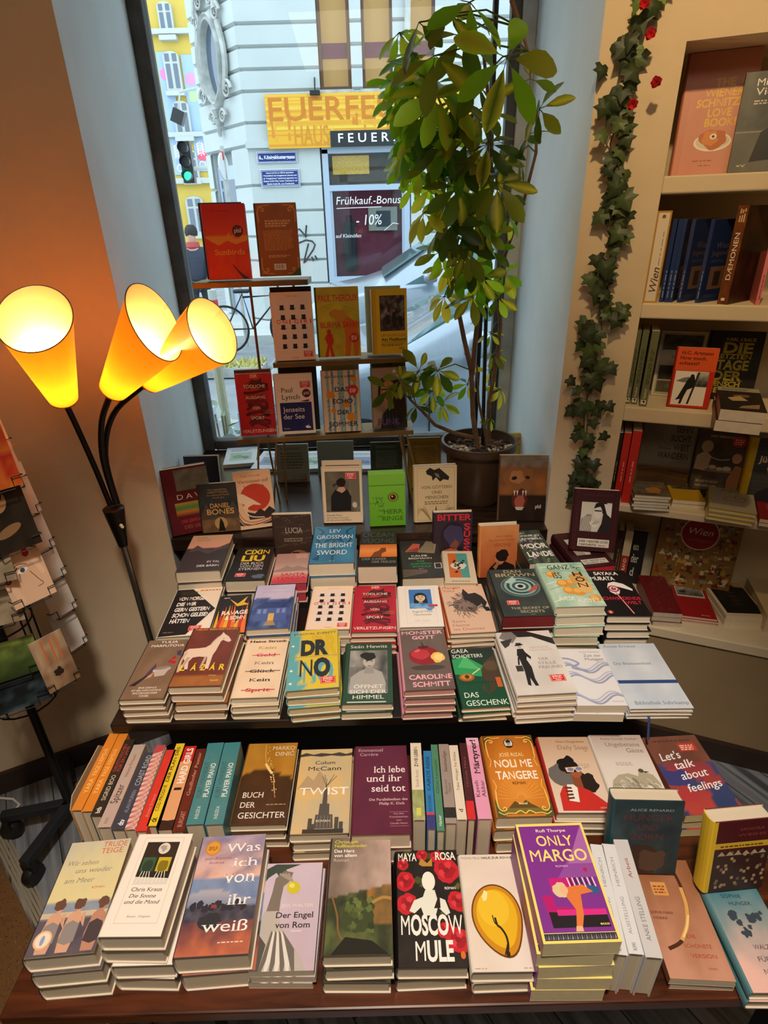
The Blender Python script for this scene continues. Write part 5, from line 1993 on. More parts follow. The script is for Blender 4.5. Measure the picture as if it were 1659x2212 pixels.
@cover('ingrid', '#efe6de', desc='white hardcover with a blue painted portrait of a woman')
def _(a):
 a.frame(.15, .08, .87, .95, .006, '#d3c8be')
 a.rect(.24, .42, .80, .90, '#3f78c0')
 a.blob(.4, .5, .14, '#6aa2da', 2, .3)
 a.blob(.70, .46, .14, '#5c96d4', 4, .3)
 a.face(.52, .69, .12, '#dfc19a', '#17161c')
 a.poly([(.34, .42), (.40, .50), (.52, .46), (.66, .50), (.74, .42)], '#7fb0dc')
 a.rect(.70, .46, .92, .51, '#c0392f')
 a.text('Ingrid Noll', .30, .325, .78, .045, '#8d8078', .002, True)
 a.text('Nachteule', .32, .255, .74, .042, '#8d8078', .002, True, .2)
 a.text('Roman · Diogenes', .34, .125, .70, .02, '#a89c92', 0, True, .2)


@cover('sein', '#dcb49a', desc='salmon hardcover with a black ink drawn furry animal', spine='#b85a34')
def _(a):
 a.fill('#e0baa0')
 rg = random.Random(5)
 a.blob(.50, .55, .30, '#8d7468', 3, .3, .9)
 for k in range(150):
  t = rg.random() * 2 * pi
  r = rg.uniform(.08, .36)
  x, y = .48 + r * cos(t), .55 + r * .62 * sin(t)
  a.line([(x, y), (x + .10 * cos(t + .5), y + .065 * sin(t + .5))], .012, '#2b2422' if rg.random() > .3 else '#6a5850')
 a.poly([(.46, .78), (.52, .90), (.62, .78), (.78, .80), (.90, .72), (.98, .58), (.90, .48), (.84, .56), (.74, .50), (.62, .60), (.5, .66)], '#2a2322')
 a.poly([(.84, .50), (.98, .48), (1, .40), (.90, .40)], '#1f1a1a')
 a.text('Morgan', .04, .915, .46, .045, '#b0705c', .004)
 a.text('Talty', .04, .845, .32, .045, '#b0705c', .004)
 a.text('Sein', .08, .20, .36, .048, '#b0786a', .004)
 a.text('Name', .08, .125, .44, .048, '#b0786a', .004)
 a.text('ist Donner', .08, .05, .76, .048, '#b0786a', .004)


@cover('danb', '#2c3232', desc='thick dark hardcover with a glassy eye spiral and red edges', spine='#17191a', edge='#6d1418')
def _(a):
 a.paint(0, 0, 1, 1, 10, 14, lambda u, v: MIX('#262c2c', '#454a46', NZ(u * 3, v * 3, 2)))
 for r, c in ((.40, '#6d7472'), (.37, '#3a5a58'), (.33, '#8fa8a2'), (.28, '#2f4a4a'), (.22, '#9fb8b2'), (.17, '#3c5656'), (.11, '#c2cfca'), (.06, '#1c2424')):
  a.ell(.53, .60, r, r * .92, c)
 a.poly([(.62, .46), (.84, .52), (.90, .64), (.80, .60)], '#b8564a')
 a.poly([(.24, .70), (.44, .82), (.5, .74), (.34, .66)], '#a9c8c0')
 a.text('DAN', .30, .915, .66, .062, '#b9a878', .01)
 a.text('BROWN', .10, .825, .92, .072, '#b9a878', .01)
 a.sticker(.14, .215, .24)
 a.text('THE SECRET OF', .18, .125, .92, .042, '#b3a884', .008)
 a.text('SECRETS', .34, .055, .80, .046, '#b3a884', .008)
 a.small(.52, .018, .64, .032, 1, '#98906e', 2)


@cover('ganz', '#a9c8b0', desc='mint green hardcover with apricots and hand lettering', edge=None)
def _(a):
 a.paint(0, 0, 1, 1, 12, 18, lambda u, v: MIX('#8fb89c', '#cfe0cc', NZ(u * 3, v * 2.4, 4) * 1.3 - .2))
 for k in range(7):
  a.curve([(.0, .1 + k * .13), (.4, .2 + k * .12), (1, .06 + k * .14)], .02, MIX('#e6efe2', '#7ea88c', (k % 3) / 2))
 for x, y, r in ((.36, .50, .14), (.56, .52, .12), (.42, .34, .14), (.60, .31, .14), (.20, .72, .12), (.86, .16, .12)):
  a.blob(x, y, r, '#e0983c', int(x * 40), .08)
  a.blob(x - .02, y + .02, r * .6, '#efb65c', int(y * 40), .12)
 a.blob(.74, .60, .18, '#d8a45c', 2, .3, 1.4)
 a.blob(.78, .40, .16, '#e6b874', 3, .3, 1.4)
 a.text('GANZ', .18, .83, .66, .11, '#2a2622', .004)
 for ch, x, y in (('S', .70, .86), ('C', .80, .80)):
  a.text(ch, x, y, x + .10, .07, '#2a2622', .004)
 for k, ch in enumerate('HÖN'):
  a.text(ch, .66, .66 - k * .13, .86, .10, '#3a2a20', .02)
 a.text('ISS', .22, .62, .40, .14, '#3a3028', .004)
 a.text('JULIA', .10, .14, .44, .08, '#f2efe6', .004, rot=-6)
 a.text('PUSTET', .48, .07, .92, .075, '#f2efe6', .008)


@cover('sayaka', '#171314', desc='black hardcover with a white question mark shape and red title')
def _(a):
 a.fill('#1a1516')
 a.text('SAYAKA', .16, .89, .78, .075, WH, .03)
 a.text('MURATA', .02, .765, .62, .085, WH, .03)
 a.poly([(.34, .50), (.32, .60), (.40, .70), (.56, .73), (.76, .68), (.92, .56), (.90, .52), (.78, .56), (.64, .60), (.58, .62), (.60, .54), (.54, .46), (.44, .44)], WH)
 a.ell(.46, .57, .14, .14, '#b01c3a')
 a.ell(.46, .57, .10, .10, '#e8d8d8')
 a.ell(.46, .57, .06, .06, '#8a1230')
 a.ell(.47, .58, .02, .02, WH)
 a.line([(.46, .50), (.62, .04)], .035, '#d8404e')
 a.line([(.46, .50), (.62, .05)], .012, '#f0dada')
 a.text('SCHWINDENDE', .02, .325, .98, .065, '#d82c46', .012)
 a.text('WELT', .58, .235, .94, .065, '#d82c46', .012)
 a.ell(.09, .08, .07, .07, '#a8301e')
 a.text('a', .06, .055, .12, .06, '#f0e0d8', .01, True)


# ---- middle table, back row
@cover('barin', '#5a4a4c', desc='hardcover with dark mountains below a pink dusk sky')
def _(a):
 a.paint(0, 0, 1, 1, 16, 22, lambda u, v: MIX('#e09a86', '#cfae8c', (v - .55) * 2.4) if v > .60 else MIX('#453c40', '#2c2628', NZ(u * 4, v * 4, 3)))
 a.poly([(0, .45), (.14, .62), (.22, .70), (.40, .60), (.6, .56), (.8, .64), (1, .74), (1, .3), (0, .3)], '#564a50')
 a.poly([(0, .0), (0, .5), (.3, .55), (.55, .44), (.8, .56), (1, .60), (1, 0)], '#3c3436')
 a.text('CLARA', .12, .90, .40, .045, '#a8805c', .012)
 a.text('ARNAUD', .14, .83, .48, .045, '#a8805c', .012)
 a.text('IM TAL', .62, .205, .92, .048, '#eae0d4', .012)
 a.text('DER BÄRIN', .42, .10, .93, .05, '#eae0d4', .012)


@cover('cixin', '#1b1a1c', desc='black hardcover with big yellow block lettering')
def _(a):
 a.fill('#1c1a1b')
 a.small(.2, .93, .8, .96, 1, '#6a645c', 2)
 a.text('CIXIN', .22, .77, .90, .13, '#e6c62e', .035)
 a.text('LIU', .20, .56, .82, .17, '#e6c62e', .04)
 for k, t in enumerate(('DER BLICK', 'VON DEN', 'STERNEN')):
  a.text(t, .22, .455 - k * .085, .84, .065, '#d6d2cc', .008)
 a.sticker(.18, .10, .28)
 a.blob(.8, .1, .16, '#5a6a78', 3, .5, .6)


@cover('santa', '#c98a84', desc='dusty pink hardcover with faint mountain and red title', edge='#b03a4a')
def _(a):
 a.grad(0, 0, 1, 1, [(0, '#c8384e'), (.14, '#cf5a62'), (.32, '#d8b4a8'), (.7, '#b3968e'), (1, '#b88a80')])
 a.poly([(0, .42), (.2, .48), (.36, .58), (.5, .50), (.7, .55), (1, .44), (1, .38), (0, .36)], '#a58d88')
 a.text('YASMIN', .55, .90, .92, .045, '#e6d2c0', .006)
 a.text('JECKER', .60, .83, .92, .045, '#e6d2c0', .006)
 a.text('SANTA', .22, .225, .92, .09, '#c22a3c', .012)
 a.text('TEREZA', .10, .105, .96, .09, '#c22a3c', .012)


@cover('bright', '#2f6c94', desc='thick blue hardcover with a winged sword emblem', spine='#1d4460')
def _(a):
 a.paint(0, 0, 1, 1, 8, 12, lambda u, v: MIX('#2c6a94', '#4486ac', NZ(u * 3, v * 3, 6)))
 a.curve([(.06, .96), (.22, .84), (.10, .66), (.2, .5)], .05, '#1f4e70')
 a.curve([(.94, .96), (.78, .84), (.90, .66), (.8, .5)], .05, '#1f4e70')
 a.poly([(.47, .04), (.5, .0), (.53, .04), (.53, .62), (.47, .62)], '#27587c')
 a.poly([(.24, .50), (.48, .62), (.52, .62), (.76, .50), (.62, .72), (.5, .68), (.38, .72)], '#24557a')
 a.poly([(.04, .1), (.2, .2), (.1, .3), (.2, .06)], '#1f4e70')
 a.text('LEV', .36, .82, .64, .095, '#dfeaec', 0, True)
 a.text('GROSSMAN', .08, .64, .94, .10, '#dfeaec', 0, True)
 a.text('THE BRIGHT', .06, .40, .94, .115, '#dfeaec', 0, True)
 a.text('SWORD', .14, .21, .82, .115, '#dfeaec', 0, True)
 a.small(.44, .04, .56, .06, 1, '#9cc0d0', 3)


@cover('ocean', '#211d1e', desc='black hardcover with an orange band and blurred silhouette')
def _(a):
 a.fill('#211d1e')
 a.text('OCEAN', .04, .83, .92, .14, '#4a4442', .012)
 a.text('VUONG', .04, .64, .92, .14, '#4a4442', .012)
 a.grad(0, .24, 1, .60, [(0, '#d8702a'), (.5, '#e8924a'), (1, '#c8642c')])
 a.poly([(.30, .24), (.40, .38), (.52, .42), (.58, .50), (.70, .50), (.72, .40), (.60, .34), (.58, .24)], '#7a3c20')
 a.text('DER KAISER', .08, .16, .72, .055, '#8d8580', .006)
 a.text('DER FREUDE', .34, .08, .96, .055, '#8d8580', .006)


@cover('kaleb', '#2c2824', desc='dark hardcover with a small building and salmon roof planes')
def _(a):
 a.paint(0, 0, 1, 1, 6, 10, lambda u, v: MIX('#2a2723', '#37322c', NZ(u * 3, v * 3, 2)))
 a.poly([(.10, .68), (.34, .92), (.52, .90), (.46, .68)], '#b85a44')
 a.poly([(.14, .70), (.46, .80), (.46, .68)], '#8a3a2c')
 a.poly([(.42, .66), (.70, .98), (.96, .92), (.86, .62)], '#8d7c64')
 for k in range(6):
  a.line([(.50 + k * .06, .68), (.66 + k * .045, .95)], .008, '#4a4034')
 a.text('KALEB', .26, .545, .66, .042, '#e2ddd2', .01)
 a.text('ERDMANN', .18, .475, .76, .042, '#e2ddd2', .01)
 for k, t in enumerate(('DIE', 'AUSWEICH-', 'SCHULE')):
  w_ = (.18, .56, .46)[k]
  a.text(t, .48 - w_ / 2, .40 - k * .07, .48 + w_ / 2, .042, '#2c9a5e', .01)
 a.small(.4, .215, .56, .235, 1, '#a09890', 2)
 for k in range(5):
  a.poly([(.0, .02 + k * .04), (.6, .12 + k * .015), (.6, .13 + k * .015), (.0, .04 + k * .04)], '#7a6250')
 a.frame(.80, .22, .98, .36, .02, '#cfc8bc')


@cover('beast', '#d9c3a4', desc='cream hardcover with a black white animal head on orange and teal')
def _(a):
 a.fill('#d9c4a8')
 a.rect(.16, .16, .80, .92, '#cf6a2a')
 a.poly([(.55, .16), (.80, .16), (.80, .92), (.42, .92)], '#4e9a94')
 a.blob(.48, .52, .26, '#d8d2c4', 3, .2, .8)
 for k in range(14):
  rg = random.Random(k)
  a.blob(.48 + rg.uniform(-.2, .2), .5 + rg.uniform(-.22, .2), .045, '#22201e', k, .5)
 a.small(.2, .04, .8, .09, 1, '#9a846a', 1)


@cover('moor', '#3c4640', desc='dark green floral cover with heavy white title', spine='#2a322c', kind='p')
def _(a):
 a.paint(0, 0, 1, 1, 14, 20, lambda u, v: MIX('#262c28', '#5d6a58', NZ(u * 6, v * 6, 9) * 1.2 - .1))
 for k in range(12):
  rg = random.Random(k + 3)
  a.blob(rg.uniform(.1, .9), rg.uniform(.08, .95), .06, MIX('#c89ab0', '#8a6a90', rg.random()), k, .4)
 for k in range(16):
  rg = random.Random(k + 30)
  x, y = rg.random() * .9, rg.random() * .9
  a.poly([(x, y), (x + .1, y + .06), (x + .16, y + .02)], '#7d9070')
 a.text('BONNIE JO', .06, .80, .90, .06, WH, .02)
 a.text('CAMPBELL', .06, .70, .94, .06, WH, .02)
 a.text('MOOR', .06, .44, .94, .14, WH, .035)
 a.text('LANDE', .12, .20, .96, .14, WH, .035)


@cover('meister', '#3a1218', desc='dark maroon hardcover with photo of a smoking man', edge='#c22a34')
def _(a):
 a.fill('#391318')
 a.text('MICHAIL BULGAKOW', .16, .90, .86, .03, '#5a2226', .01)
 for k in range(14):
  a.rect(.06, .02 + k * .07, .08, .06 + k * .07, '#551c20')
  a.rect(.92, .02 + k * .07, .94, .06 + k * .07, '#551c20')
 a.rect(.16, .32, .84, .80, '#cfc8bc')
 a.poly([(.16, .32), (.18, .52), (.30, .60), (.40, .60), (.42, .32)], '#8d867c')
 for k in range(6):
  a.line([(.18 + k * .04, .33), (.24 + k * .035, .57)], .01, '#e6e0d6')
 a.poly([(.56, .32), (.84, .32), (.84, .58), (.72, .80), (.52, .80), (.46, .70), (.66, .62), (.64, .46)], '#262020')
 a.ell(.54, .64, .095, .15, '#ddd6ca')
 a.poly([(.44, .70), (.48, .79), (.64, .79), (.68, .64), (.62, .68), (.60, .74)], '#1d1818')
 a.rect(.46, .655, .62, .675, '#2a2424')
 a.blob(.48, .45, .10, '#e0d8cc', 4, .3, .8)
 for k in range(4):
  a.line([(.42 + k * .03, .44), (.50 + k * .03, .50)], .025, '#b9b0a4')
 a.poly([(.66, .78), (.84, .78), (.84, .56), (.74, .62)], '#e6e0d8')
 a.rect(.14, .07, .86, .20, '#d8cfc0')
 a.text('DER MEISTER UND', .18, .14, .83, .035, '#241c1c', .02)
 a.text('MARGARITA', .18, .085, .58, .035, '#241c1c', .02)
 a.small(.62, .085, .80, .115, 2, '#6a605a', 2)


# ---- standing on the sill or between the stacks
@cover('lucia', '#3a2c24', desc='standing dark brown cover with swirling hair lines', kind='h')
def _(a):
 a.fill('#3c2e27')
 rg = random.Random(4)
 for k in range(60):
  x, y = rg.random(), rg.uniform(.35, 1)
  a.curve([(x, y), (x + .07, y + .03), (x + .15, y + .01)], .012, MIX('#7a6654', '#1c1512', rg.random()))
 a.ell(.62, .10, .34, .36, '#8d5e44')
 a.blob(.5, .16, .2, '#241a16', 3, .4)
 a.text('LUCIA', .30, .66, .76, .10, '#b8a998', .004, True)
 a.small(.25, .50, .76, .58, 2, '#8a7a6a', 3)


@cover('bitter', '#33242e', desc='standing dark violet cover with red stencil lettering')
def _(a):
 a.fill('#352531')
 a.ell(.50, .52, .34, .46, '#241a2a')
 a.poly([(.14, .0), (.22, .28), (.5, .34), (.72, .24), (.8, 0)], '#a8624a')
 a.blob(.52, .56, .26, '#3d3454', 4, .25, 1.3)
 a.poly([(.40, .36), (.56, .50), (.66, .42), (.60, .30)], '#7a4438')
 a.text('BITTER', .08, .855, .97, .115, '#c8303a', .03)
 for k, ch in enumerate('SÜSS'):
  a.text(ch, .78, .68 - k * .145, .95, .115, '#c8303a', .03)
 a.small(.76, .06, .88, .1, 2, '#a08a84', 2)


@cover('herzen', '#c9703a', desc='standing orange cover with a pensive woman in black', spine='#d88a44')
def _(a):
 a.paint(0, 0, 1, 1, 10, 16, lambda u, v: MIX('#a8441f', '#d08a54', v * .8 + NZ(u * 3, v * 3, 4) * .4))
 a.text('Fürs Leben', .40, .78, .84, .03, '#8d4a2a', .004, True)
 a.text('Die Formel meines', .22, .71, .90, .03, '#8d4a2a', .004, True)
 a.text('HERZENS', .36, .60, .78, .06, '#9a4a2c', .006)
 a.poly([(.18, .0), (.24, .18), (.42, .30), (.66, .30), (.90, .22), (1, 0)], '#1f1614')
 a.ell(.52, .36, .13, .17, '#b97a54')
 a.blob(.58, .42, .17, '#231815', 3, .25)
 a.poly([(.34, .20), (.46, .30), (.52, .28), (.42, .14)], '#a86a48')


@cover('da', '#5c1420', desc='large dark red hardcover leaning by the reveal with coloured painting', spine='#4a101c')
def _(a):
 a.fill('#5f1722')
 a.paint(.26, .66, 1, .97, 10, 8, lambda u, v: MIX('#4a5a58', '#8a9088', NZ(u * 4, v * 3, 3)))
 a.text('D A V E', .24, .53, .92, .075, '#e6d8cc', .004)
 a.grad(.16, .28, 1, .48, [(0, '#7a3a28'), (.3, '#c8802c'), (.6, '#4a8a4a'), (1, '#c89a34')])
 a.text('DIE ERFINDUNG', .24, .17, .92, .05, '#b83a3a', .01)
 a.text('DES GELBS', .28, .08, .82, .05, '#a8503a', .01)


@cover('daniel', '#3a3228', desc='small dark adventure cover with curly gold title')
def _(a):
 a.paint(0, 0, 1, 1, 12, 16, lambda u, v: MIX('#8a6a44', '#5a4630', NZ(u * 5, v * 5, 2)) if v < .3 else MIX('#20262a', '#3a4040', NZ(u * 4, v * 4, 6)))
 a.poly([(0, .34), (.16, .62), (.3, .38), (.5, .34), (.72, .4), (.86, .64), (1, .40), (1, .28), (0, .28)], '#4f4438')
 for k, t in enumerate(('Die unglaublichen', 'ABENTEUER', 'der ungeheuren Familie', 'rund um')):
  w_ = (.5, .56, .6, .3)[k]
  a.text(t, .5 - w_ / 2, .86 - k * .055, .5 + w_ / 2, .034, '#a8804a', .006)
 a.text('DANIEL', .26, .50, .78, .095, '#d8a458', .012)
 a.text('BONES', .16, .37, .88, .11, '#d8a458', .02)
 a.ell(.5, .18, .17, .17, '#b9945c')
 a.poly([(.42, .02), (.46, .20), (.50, .30), (.56, .20), (.60, .02)], '#15110f')
 for x in (.14, .84):
  a.ell(x, .16, .08, .08, '#7d6140')


@cover('verm', '#e3b892', desc='peach paperback with a red sun above stylised waves', kind='p')
def _(a):
 a.fill('#e6bd96')
 a.ell(.52, .54, .40, .38, '#c8402a')
 a.poly([(0, .64), (.20, .62), (.42, .52), (.58, .44), (.66, .40), (.58, .40), (.44, .42), (.3, .38), (.26, .3), (.2, .44), (0, .5)], '#eecfae')
 a.poly([(.26, .30), (.46, .26), (.6, .34), (.72, .28), (.86, .36), (1, .28), (1, .16), (.3, .16)], '#3a2a2c')
 a.poly([(0, .24), (.1, .12), (.4, .06), (.8, .12), (1, .2), (1, .08), (.5, .0), (0, .08)], '#2a3440')
 for k in range(4):
  a.curve([(.02, .34 - k * .05), (.14, .18 - k * .035), (.4, .11 - k * .02), (.8, .16 - k * .02), (1, .25 - k * .03)], .018, '#e8c9a4' if k % 2 else '#b8582c')
 a.curve([(.3, .52), (.2, .36), (.34, .22), (.7, .18)], .03, '#eecfae')
 a.rect(0, 0, 1, .06, '#e9c6a2')
 a.text('Tonio Tomrunge', .20, .905, .72, .032, '#a86a44', .004, True)
 a.text('Vermissen auf', .10, .80, .92, .055, '#8a4a2c', .004, True)
 a.text('Japanisch', .24, .705, .80, .055, '#b0402c', .004, True)


@cover('wom', '#e6d2b4', desc='cream hardcover with a painting of a woman seen from behind', edge='#e0c090')
def _(a):
 a.fill('#e3cdae')
 a.paint(.06, .20, .94, .94, 14, 20, lambda u, v: MIX('#4a4238', '#8c806a', NZ(u * 3, v * 3, 5) * .7 + u * .3))
 a.rect(.72, .30, .94, .92, '#6f6654')
 a.poly([(.18, .22), (.20, .50), (.32, .62), (.48, .60), (.62, .62), (.72, .48), (.70, .22)], '#1e1a1a')
 a.poly([(.34, .60), (.48, .55), (.58, .60), (.54, .66), (.42, .66)], '#c79a78')
 a.rect(.43, .62, .53, .70, '#c79a78')
 a.blob(.47, .74, .12, '#1c1412', 3, .15)
 a.poly([(.24, .70), (.36, .74), (.36, .70), (.26, .66)], '#4a3426')
 a.ell(.80, .33, .06, .08, '#c9c0ae')
 a.sticker(.58, .80, .28)
 a.text('Manuel Moor', .06, .13, .46, .028, '#5a4430', .004, True)
 a.text('Das andere Erinnern', .06, .085, .64, .026, '#7a6048', .004, True)
 a.text('Novelle', .06, .04, .7, .026, '#7a6048', .004, True)


@cover('gott', '#d3b98e', desc='beige ornamental hardcover with wings and black figure', edge='#8d857a')
def _(a):
 a.fill('#d3ba90')
 a.frame(.05, .03, .95, .97, .008, '#a38a62')
 a.poly([(.26, .92), (.36, .97), (.46, .93), (.58, .96), (.70, .88), (.82, .80), (.80, .74), (.68, .76), (.60, .72), (.50, .80), (.42, .74), (.40, .82), (.28, .86)], '#25211a')
 a.poly([(.46, .88), (.56, .86), (.6, .78), (.5, .82)], '#7a7050')
 a.text('VON GÖTTERN', .14, .60, .88, .052, '#5a4628', .002, True)
 a.text('UND', .40, .51, .64, .052, '#5a4628', .002, True)
 a.text('MENSCHEN', .24, .42, .80, .052, '#5a4628', .002, True)
 a.small(.22, .32, .80, .39, 2, '#8a724c', 3)
 for sx in (-1, 1):
  for k in range(7):
   a.curve([(.5 + sx * .12, .02), (.5 + sx * (.22 + k * .03), .20 + k * .01), (.5 + sx * (.30 + k * .024), .30 - k * .03)], .010, '#9a7e50')
 a.poly([(.44, .0), (.48, .2), (.5, .3), (.52, .2), (.56, .0)], '#2a2218')


@cover('bear', '#6b4a34', desc='big hardcover with a roaring bear face over dark water')
def _(a):
 a.paint(0, 0, 1, 1, 20, 26, lambda u, v: MIX('#140d0b', '#3a2618', NZ(u * 3, v * 3, 3)) if v < .42 else MIX('#a5602c' if v < .82 else '#8f8a80', '#6a4a34', NZ(u * 4, v * 4, 6) * 1.3 - .2))
 a.blob(.42, .64, .34, '#8d5a34', 4, .3, .9)
 a.blob(.36, .68, .15, '#b0764a', 6, .3)
 a.ell(.30, .66, .06, .04, '#2a1a12', 15)
 a.ell(.58, .67, .05, .035, '#2a1a12', -15)
 a.blob(.44, .34, .17, '#5a2018', 2, .2, 1.3)
 a.blob(.44, .30, .11, '#a8584a', 3, .2, 1.3)
 for x in (.32, .38, .5, .56):
  a.poly([(x - .02, .47), (x + .02, .47), (x, .38)], '#e2d4bc')
 a.poly([(.34, .22), (.54, .22), (.50, .17), (.38, .17)], '#d0bfa8')
 a.small(.76, .935, .94, .95, 1, '#4a3a30', 1)
 a.text('phil', .78, .20, .90, .055, '#e6dcd2', .012)


@cover('ring', '#6fae2c', desc='bright green boxed book with an eye emblem', edge='#86c23e', kind='p')
def _(a):
 a.paint(0, 0, 1, 1, 4, 8, lambda u, v: MIX('#62a526', '#7cb83a', v))
 a.rect(0, .78, 1, .80, '#4f8a22')
 rg = random.Random(2)
 for k in range(26):
  x, y = rg.uniform(.06, .36), rg.uniform(.36, .56)
  a.line([(x, y), (x + rg.uniform(-.08, .1), y + rg.uniform(-.03, .06))], .012, '#274a18')
 a.ell(.66, .56, .15, .14, '#4a7a20')
 a.ell(.66, .56, .11, .11, '#b98a2a')
 a.ell(.66, .56, .08, .08, '#2a2018')
 a.ell(.64, .575, .02, .02, '#f0ead8')
 a.text('DER', .26, .285, .42, .04, '#3a6a1c', .01)
 a.text('HERR', .38, .24, .94, .085, '#3a6a1c', .012, True)
 a.text('DER', .22, .17, .36, .04, '#3a6a1c', .01)
 a.text('RINGE', .34, .105, .94, .085, '#3a6a1c', .012, True)


def plainback(c, ink, n=10):
 def f(a):
  a.fill(c)
  a.small(.14, .86, .86, .93, 2, ink, 1)
  a.small(.14, .38, .86, .82, n, ink, 2)
 return f


cover('grey', '#8d8474', desc='grey beige back cover in a clear acrylic holder', kind='p')(lambda a: (plainback('#8f8676', '#5f5848', 6)(a), a.blob(.2, .18, .16, '#a06a58', 3, .4), a.blob(.8, .12, .14, '#a06a58', 5, .4)))
cover('greyb', '#8f8a84', desc='plain grey back cover in an acrylic holder by the glass', kind='h')(lambda a: a.fill('#948f88'))
cover('darkb', '#3b3d38', desc='dark olive back cover in an acrylic holder', kind='h')(plainback('#3d3f3a', '#77776c', 9))
cover('brownb', '#8d6420', desc='golden brown back cover with lines of small print', kind='h')(plainback('#93691f', '#5f4312', 12))
cover('navyb', '#1f2430', desc='dark navy cover', kind='h')(lambda a: a.fill('#20242f'))
cover('potside', '#b8a832', desc='yellow green cover with pink top behind the plant pot', kind='h', edge='#b84a5a')(lambda a: (a.fill('#b5a636'), a.text('JAZZ', .1, .8, .9, .12, '#c04a5a', .02)))
cover('redb', '#8a2030', desc='dark red back cover', kind='h')(plainback('#8a2232', '#c89a94', 8))


def flatart(c1, c2, seed):
 def f(a):
  a.fill(c1)
  a.rect(.16, .2, .84, .66, c2)
  a.blob(.4, .42, .16, MIX(c2, '#5a8a5a', .5), seed, .4)
  a.blob(.64, .36, .13, MIX(c2, '#305070', .5), seed + 1, .4)
  a.small(.16, .74, .8, .9, 3, '#8a929a', seed)
 return f


cover('whiteflat', '#e4e8ea', desc='white paperback lying face up against the glass', kind='p')(flatart('#e8ebec', '#b9cdb6', 3))
cover('blueflat', '#dfe3ea', desc='white and lilac paperback lying face up by the glass', kind='p')(flatart('#e6e8ee', '#9aa0c8', 5))


# ---- metal book stand
@cover('sunb', '#c8200f', desc='fiery red hardcover with sunset clouds')
def _(a):
 a.paint(0, 0, 1, 1, 20, 30, lambda u, v: (MIX('#e8862a', '#e0a032', NZ(u * 4, v * 8, 3)) if .42 < v - .06 * (NZ(u * 3, 1, 5) - .5) * 2 < .58 else (MIX('#d02c12', '#e0501c', NZ(u * 5, v * 6, 7)) if v < .42 else MIX('#d8481a', '#c2200e', (v - .58) * 3))))
 a.poly([(.0, .56), (.16, .5), (.3, .46), (.5, .52), (.7, .47), (1, .52), (1, .40), (0, .40)], '#d83c16')
 a.small(.2, .9, .75, .93, 1, '#a0180c', 2)
 a.poly([(.54, .22), (.62, .18), (.74, .10), (.96, .0), (.80, .0), (.66, .12)], '#5a1a14')
 a.phil(.78, .645, .13)
 a.text('Sunbirds', .18, .335, .90, .07, '#f0a238', .012, True)


@cover('orangeb', '#a8611c', desc='ochre orange back cover with ornamental corners and barcode', spine='#4a3a20')
def _(a):
 a.paint(0, 0, 1, 1, 8, 12, lambda u, v: MIX('#a8621e', '#94501a', NZ(u * 3, v * 3, 3)))
 for sx, sy in ((0, 0), (1, 0), (0, 1), (1, 1)):
  X = lambda x: x if sx == 0 else 1 - x
  Yv = lambda y: y if sy == 0 else 1 - y
  a.curve([(X(.05), Yv(.26)), (X(.04), Yv(.12)), (X(.10), Yv(.06)), (X(.2), Yv(.08)), (X(.17), Yv(.11)), (X(.12), Yv(.09))], .022, '#d8a048')
  a.curve([(X(.34), Yv(.03)), (X(.2), Yv(.035)), (X(.04), Yv(.05))], .018, '#d8a048')
 a.poly([(.74, 0), (1, .0), (1, .12), (.86, .06)], '#45552c')
 a.small(.2, .68, .84, .78, 3, '#dcae74', 3, .7)
 a.small(.14, .36, .88, .64, 13, '#c98a48', 4)
 a.small(.22, .26, .8, .30, 2, '#dcae74', 5)
 a.rect(.34, .085, .64, .17, '#efe6d6')
 rg = random.Random(3)
 for k in range(16):
  a.rect(.36 + k * .016, .10, .36 + k * .016 + rg.choice((.004, .008)), .16, '#1c1814')


@cover('burma', '#b9a81e', desc='acid yellow hardcover with red figures and red condensed title', spine='#4d5a20')
def _(a):
 a.paint(0, 0, 1, 1, 16, 24, lambda u, v: MIX('#a89a1a', '#d2bf2c', NZ(u * 3, v * 4, 3) * 1.3 - .15))
 for k in range(5):
  a.curve([(.02, .72 + k * .03), (.4, .78 + k * .02), (1, .70 + k * .04)], .03, '#c9b83a')
 a.poly([(.62, .0), (.64, .3), (.60, .5), (.72, .58), (.9, .5), (.98, .3), (.94, 0), (.84, 0), (.8, .3), (.74, 0)], '#cf6a1e')
 a.blob(.5, .60, .2, '#c98a1e', 4, .4, .8)
 a.poly([(.12, 0), (.2, .18), (.14, .28), (.2, .34), (.32, .34), (.36, .22), (.30, .16), (.36, 0), (.28, 0), (.24, .14), (.2, 0)], '#c8301c')
 a.ell(.25, .37, .05, .06, '#c8301c')
 a.text('PAUL THEROUX', .04, .80, .98, .09, '#cf3a20', .02)
 a.text('BURMA SAHIB', .06, .425, .98, .085, '#cf3a20', .02)
 a.text('ROMAN', .40, .12, .72, .05, '#d2742a', .01)
 a.ell(.85, .27, .11, .11, '#c8281e')
 a.small(.78, .24, .92, .31, 4, '#f0c8b0', 2)


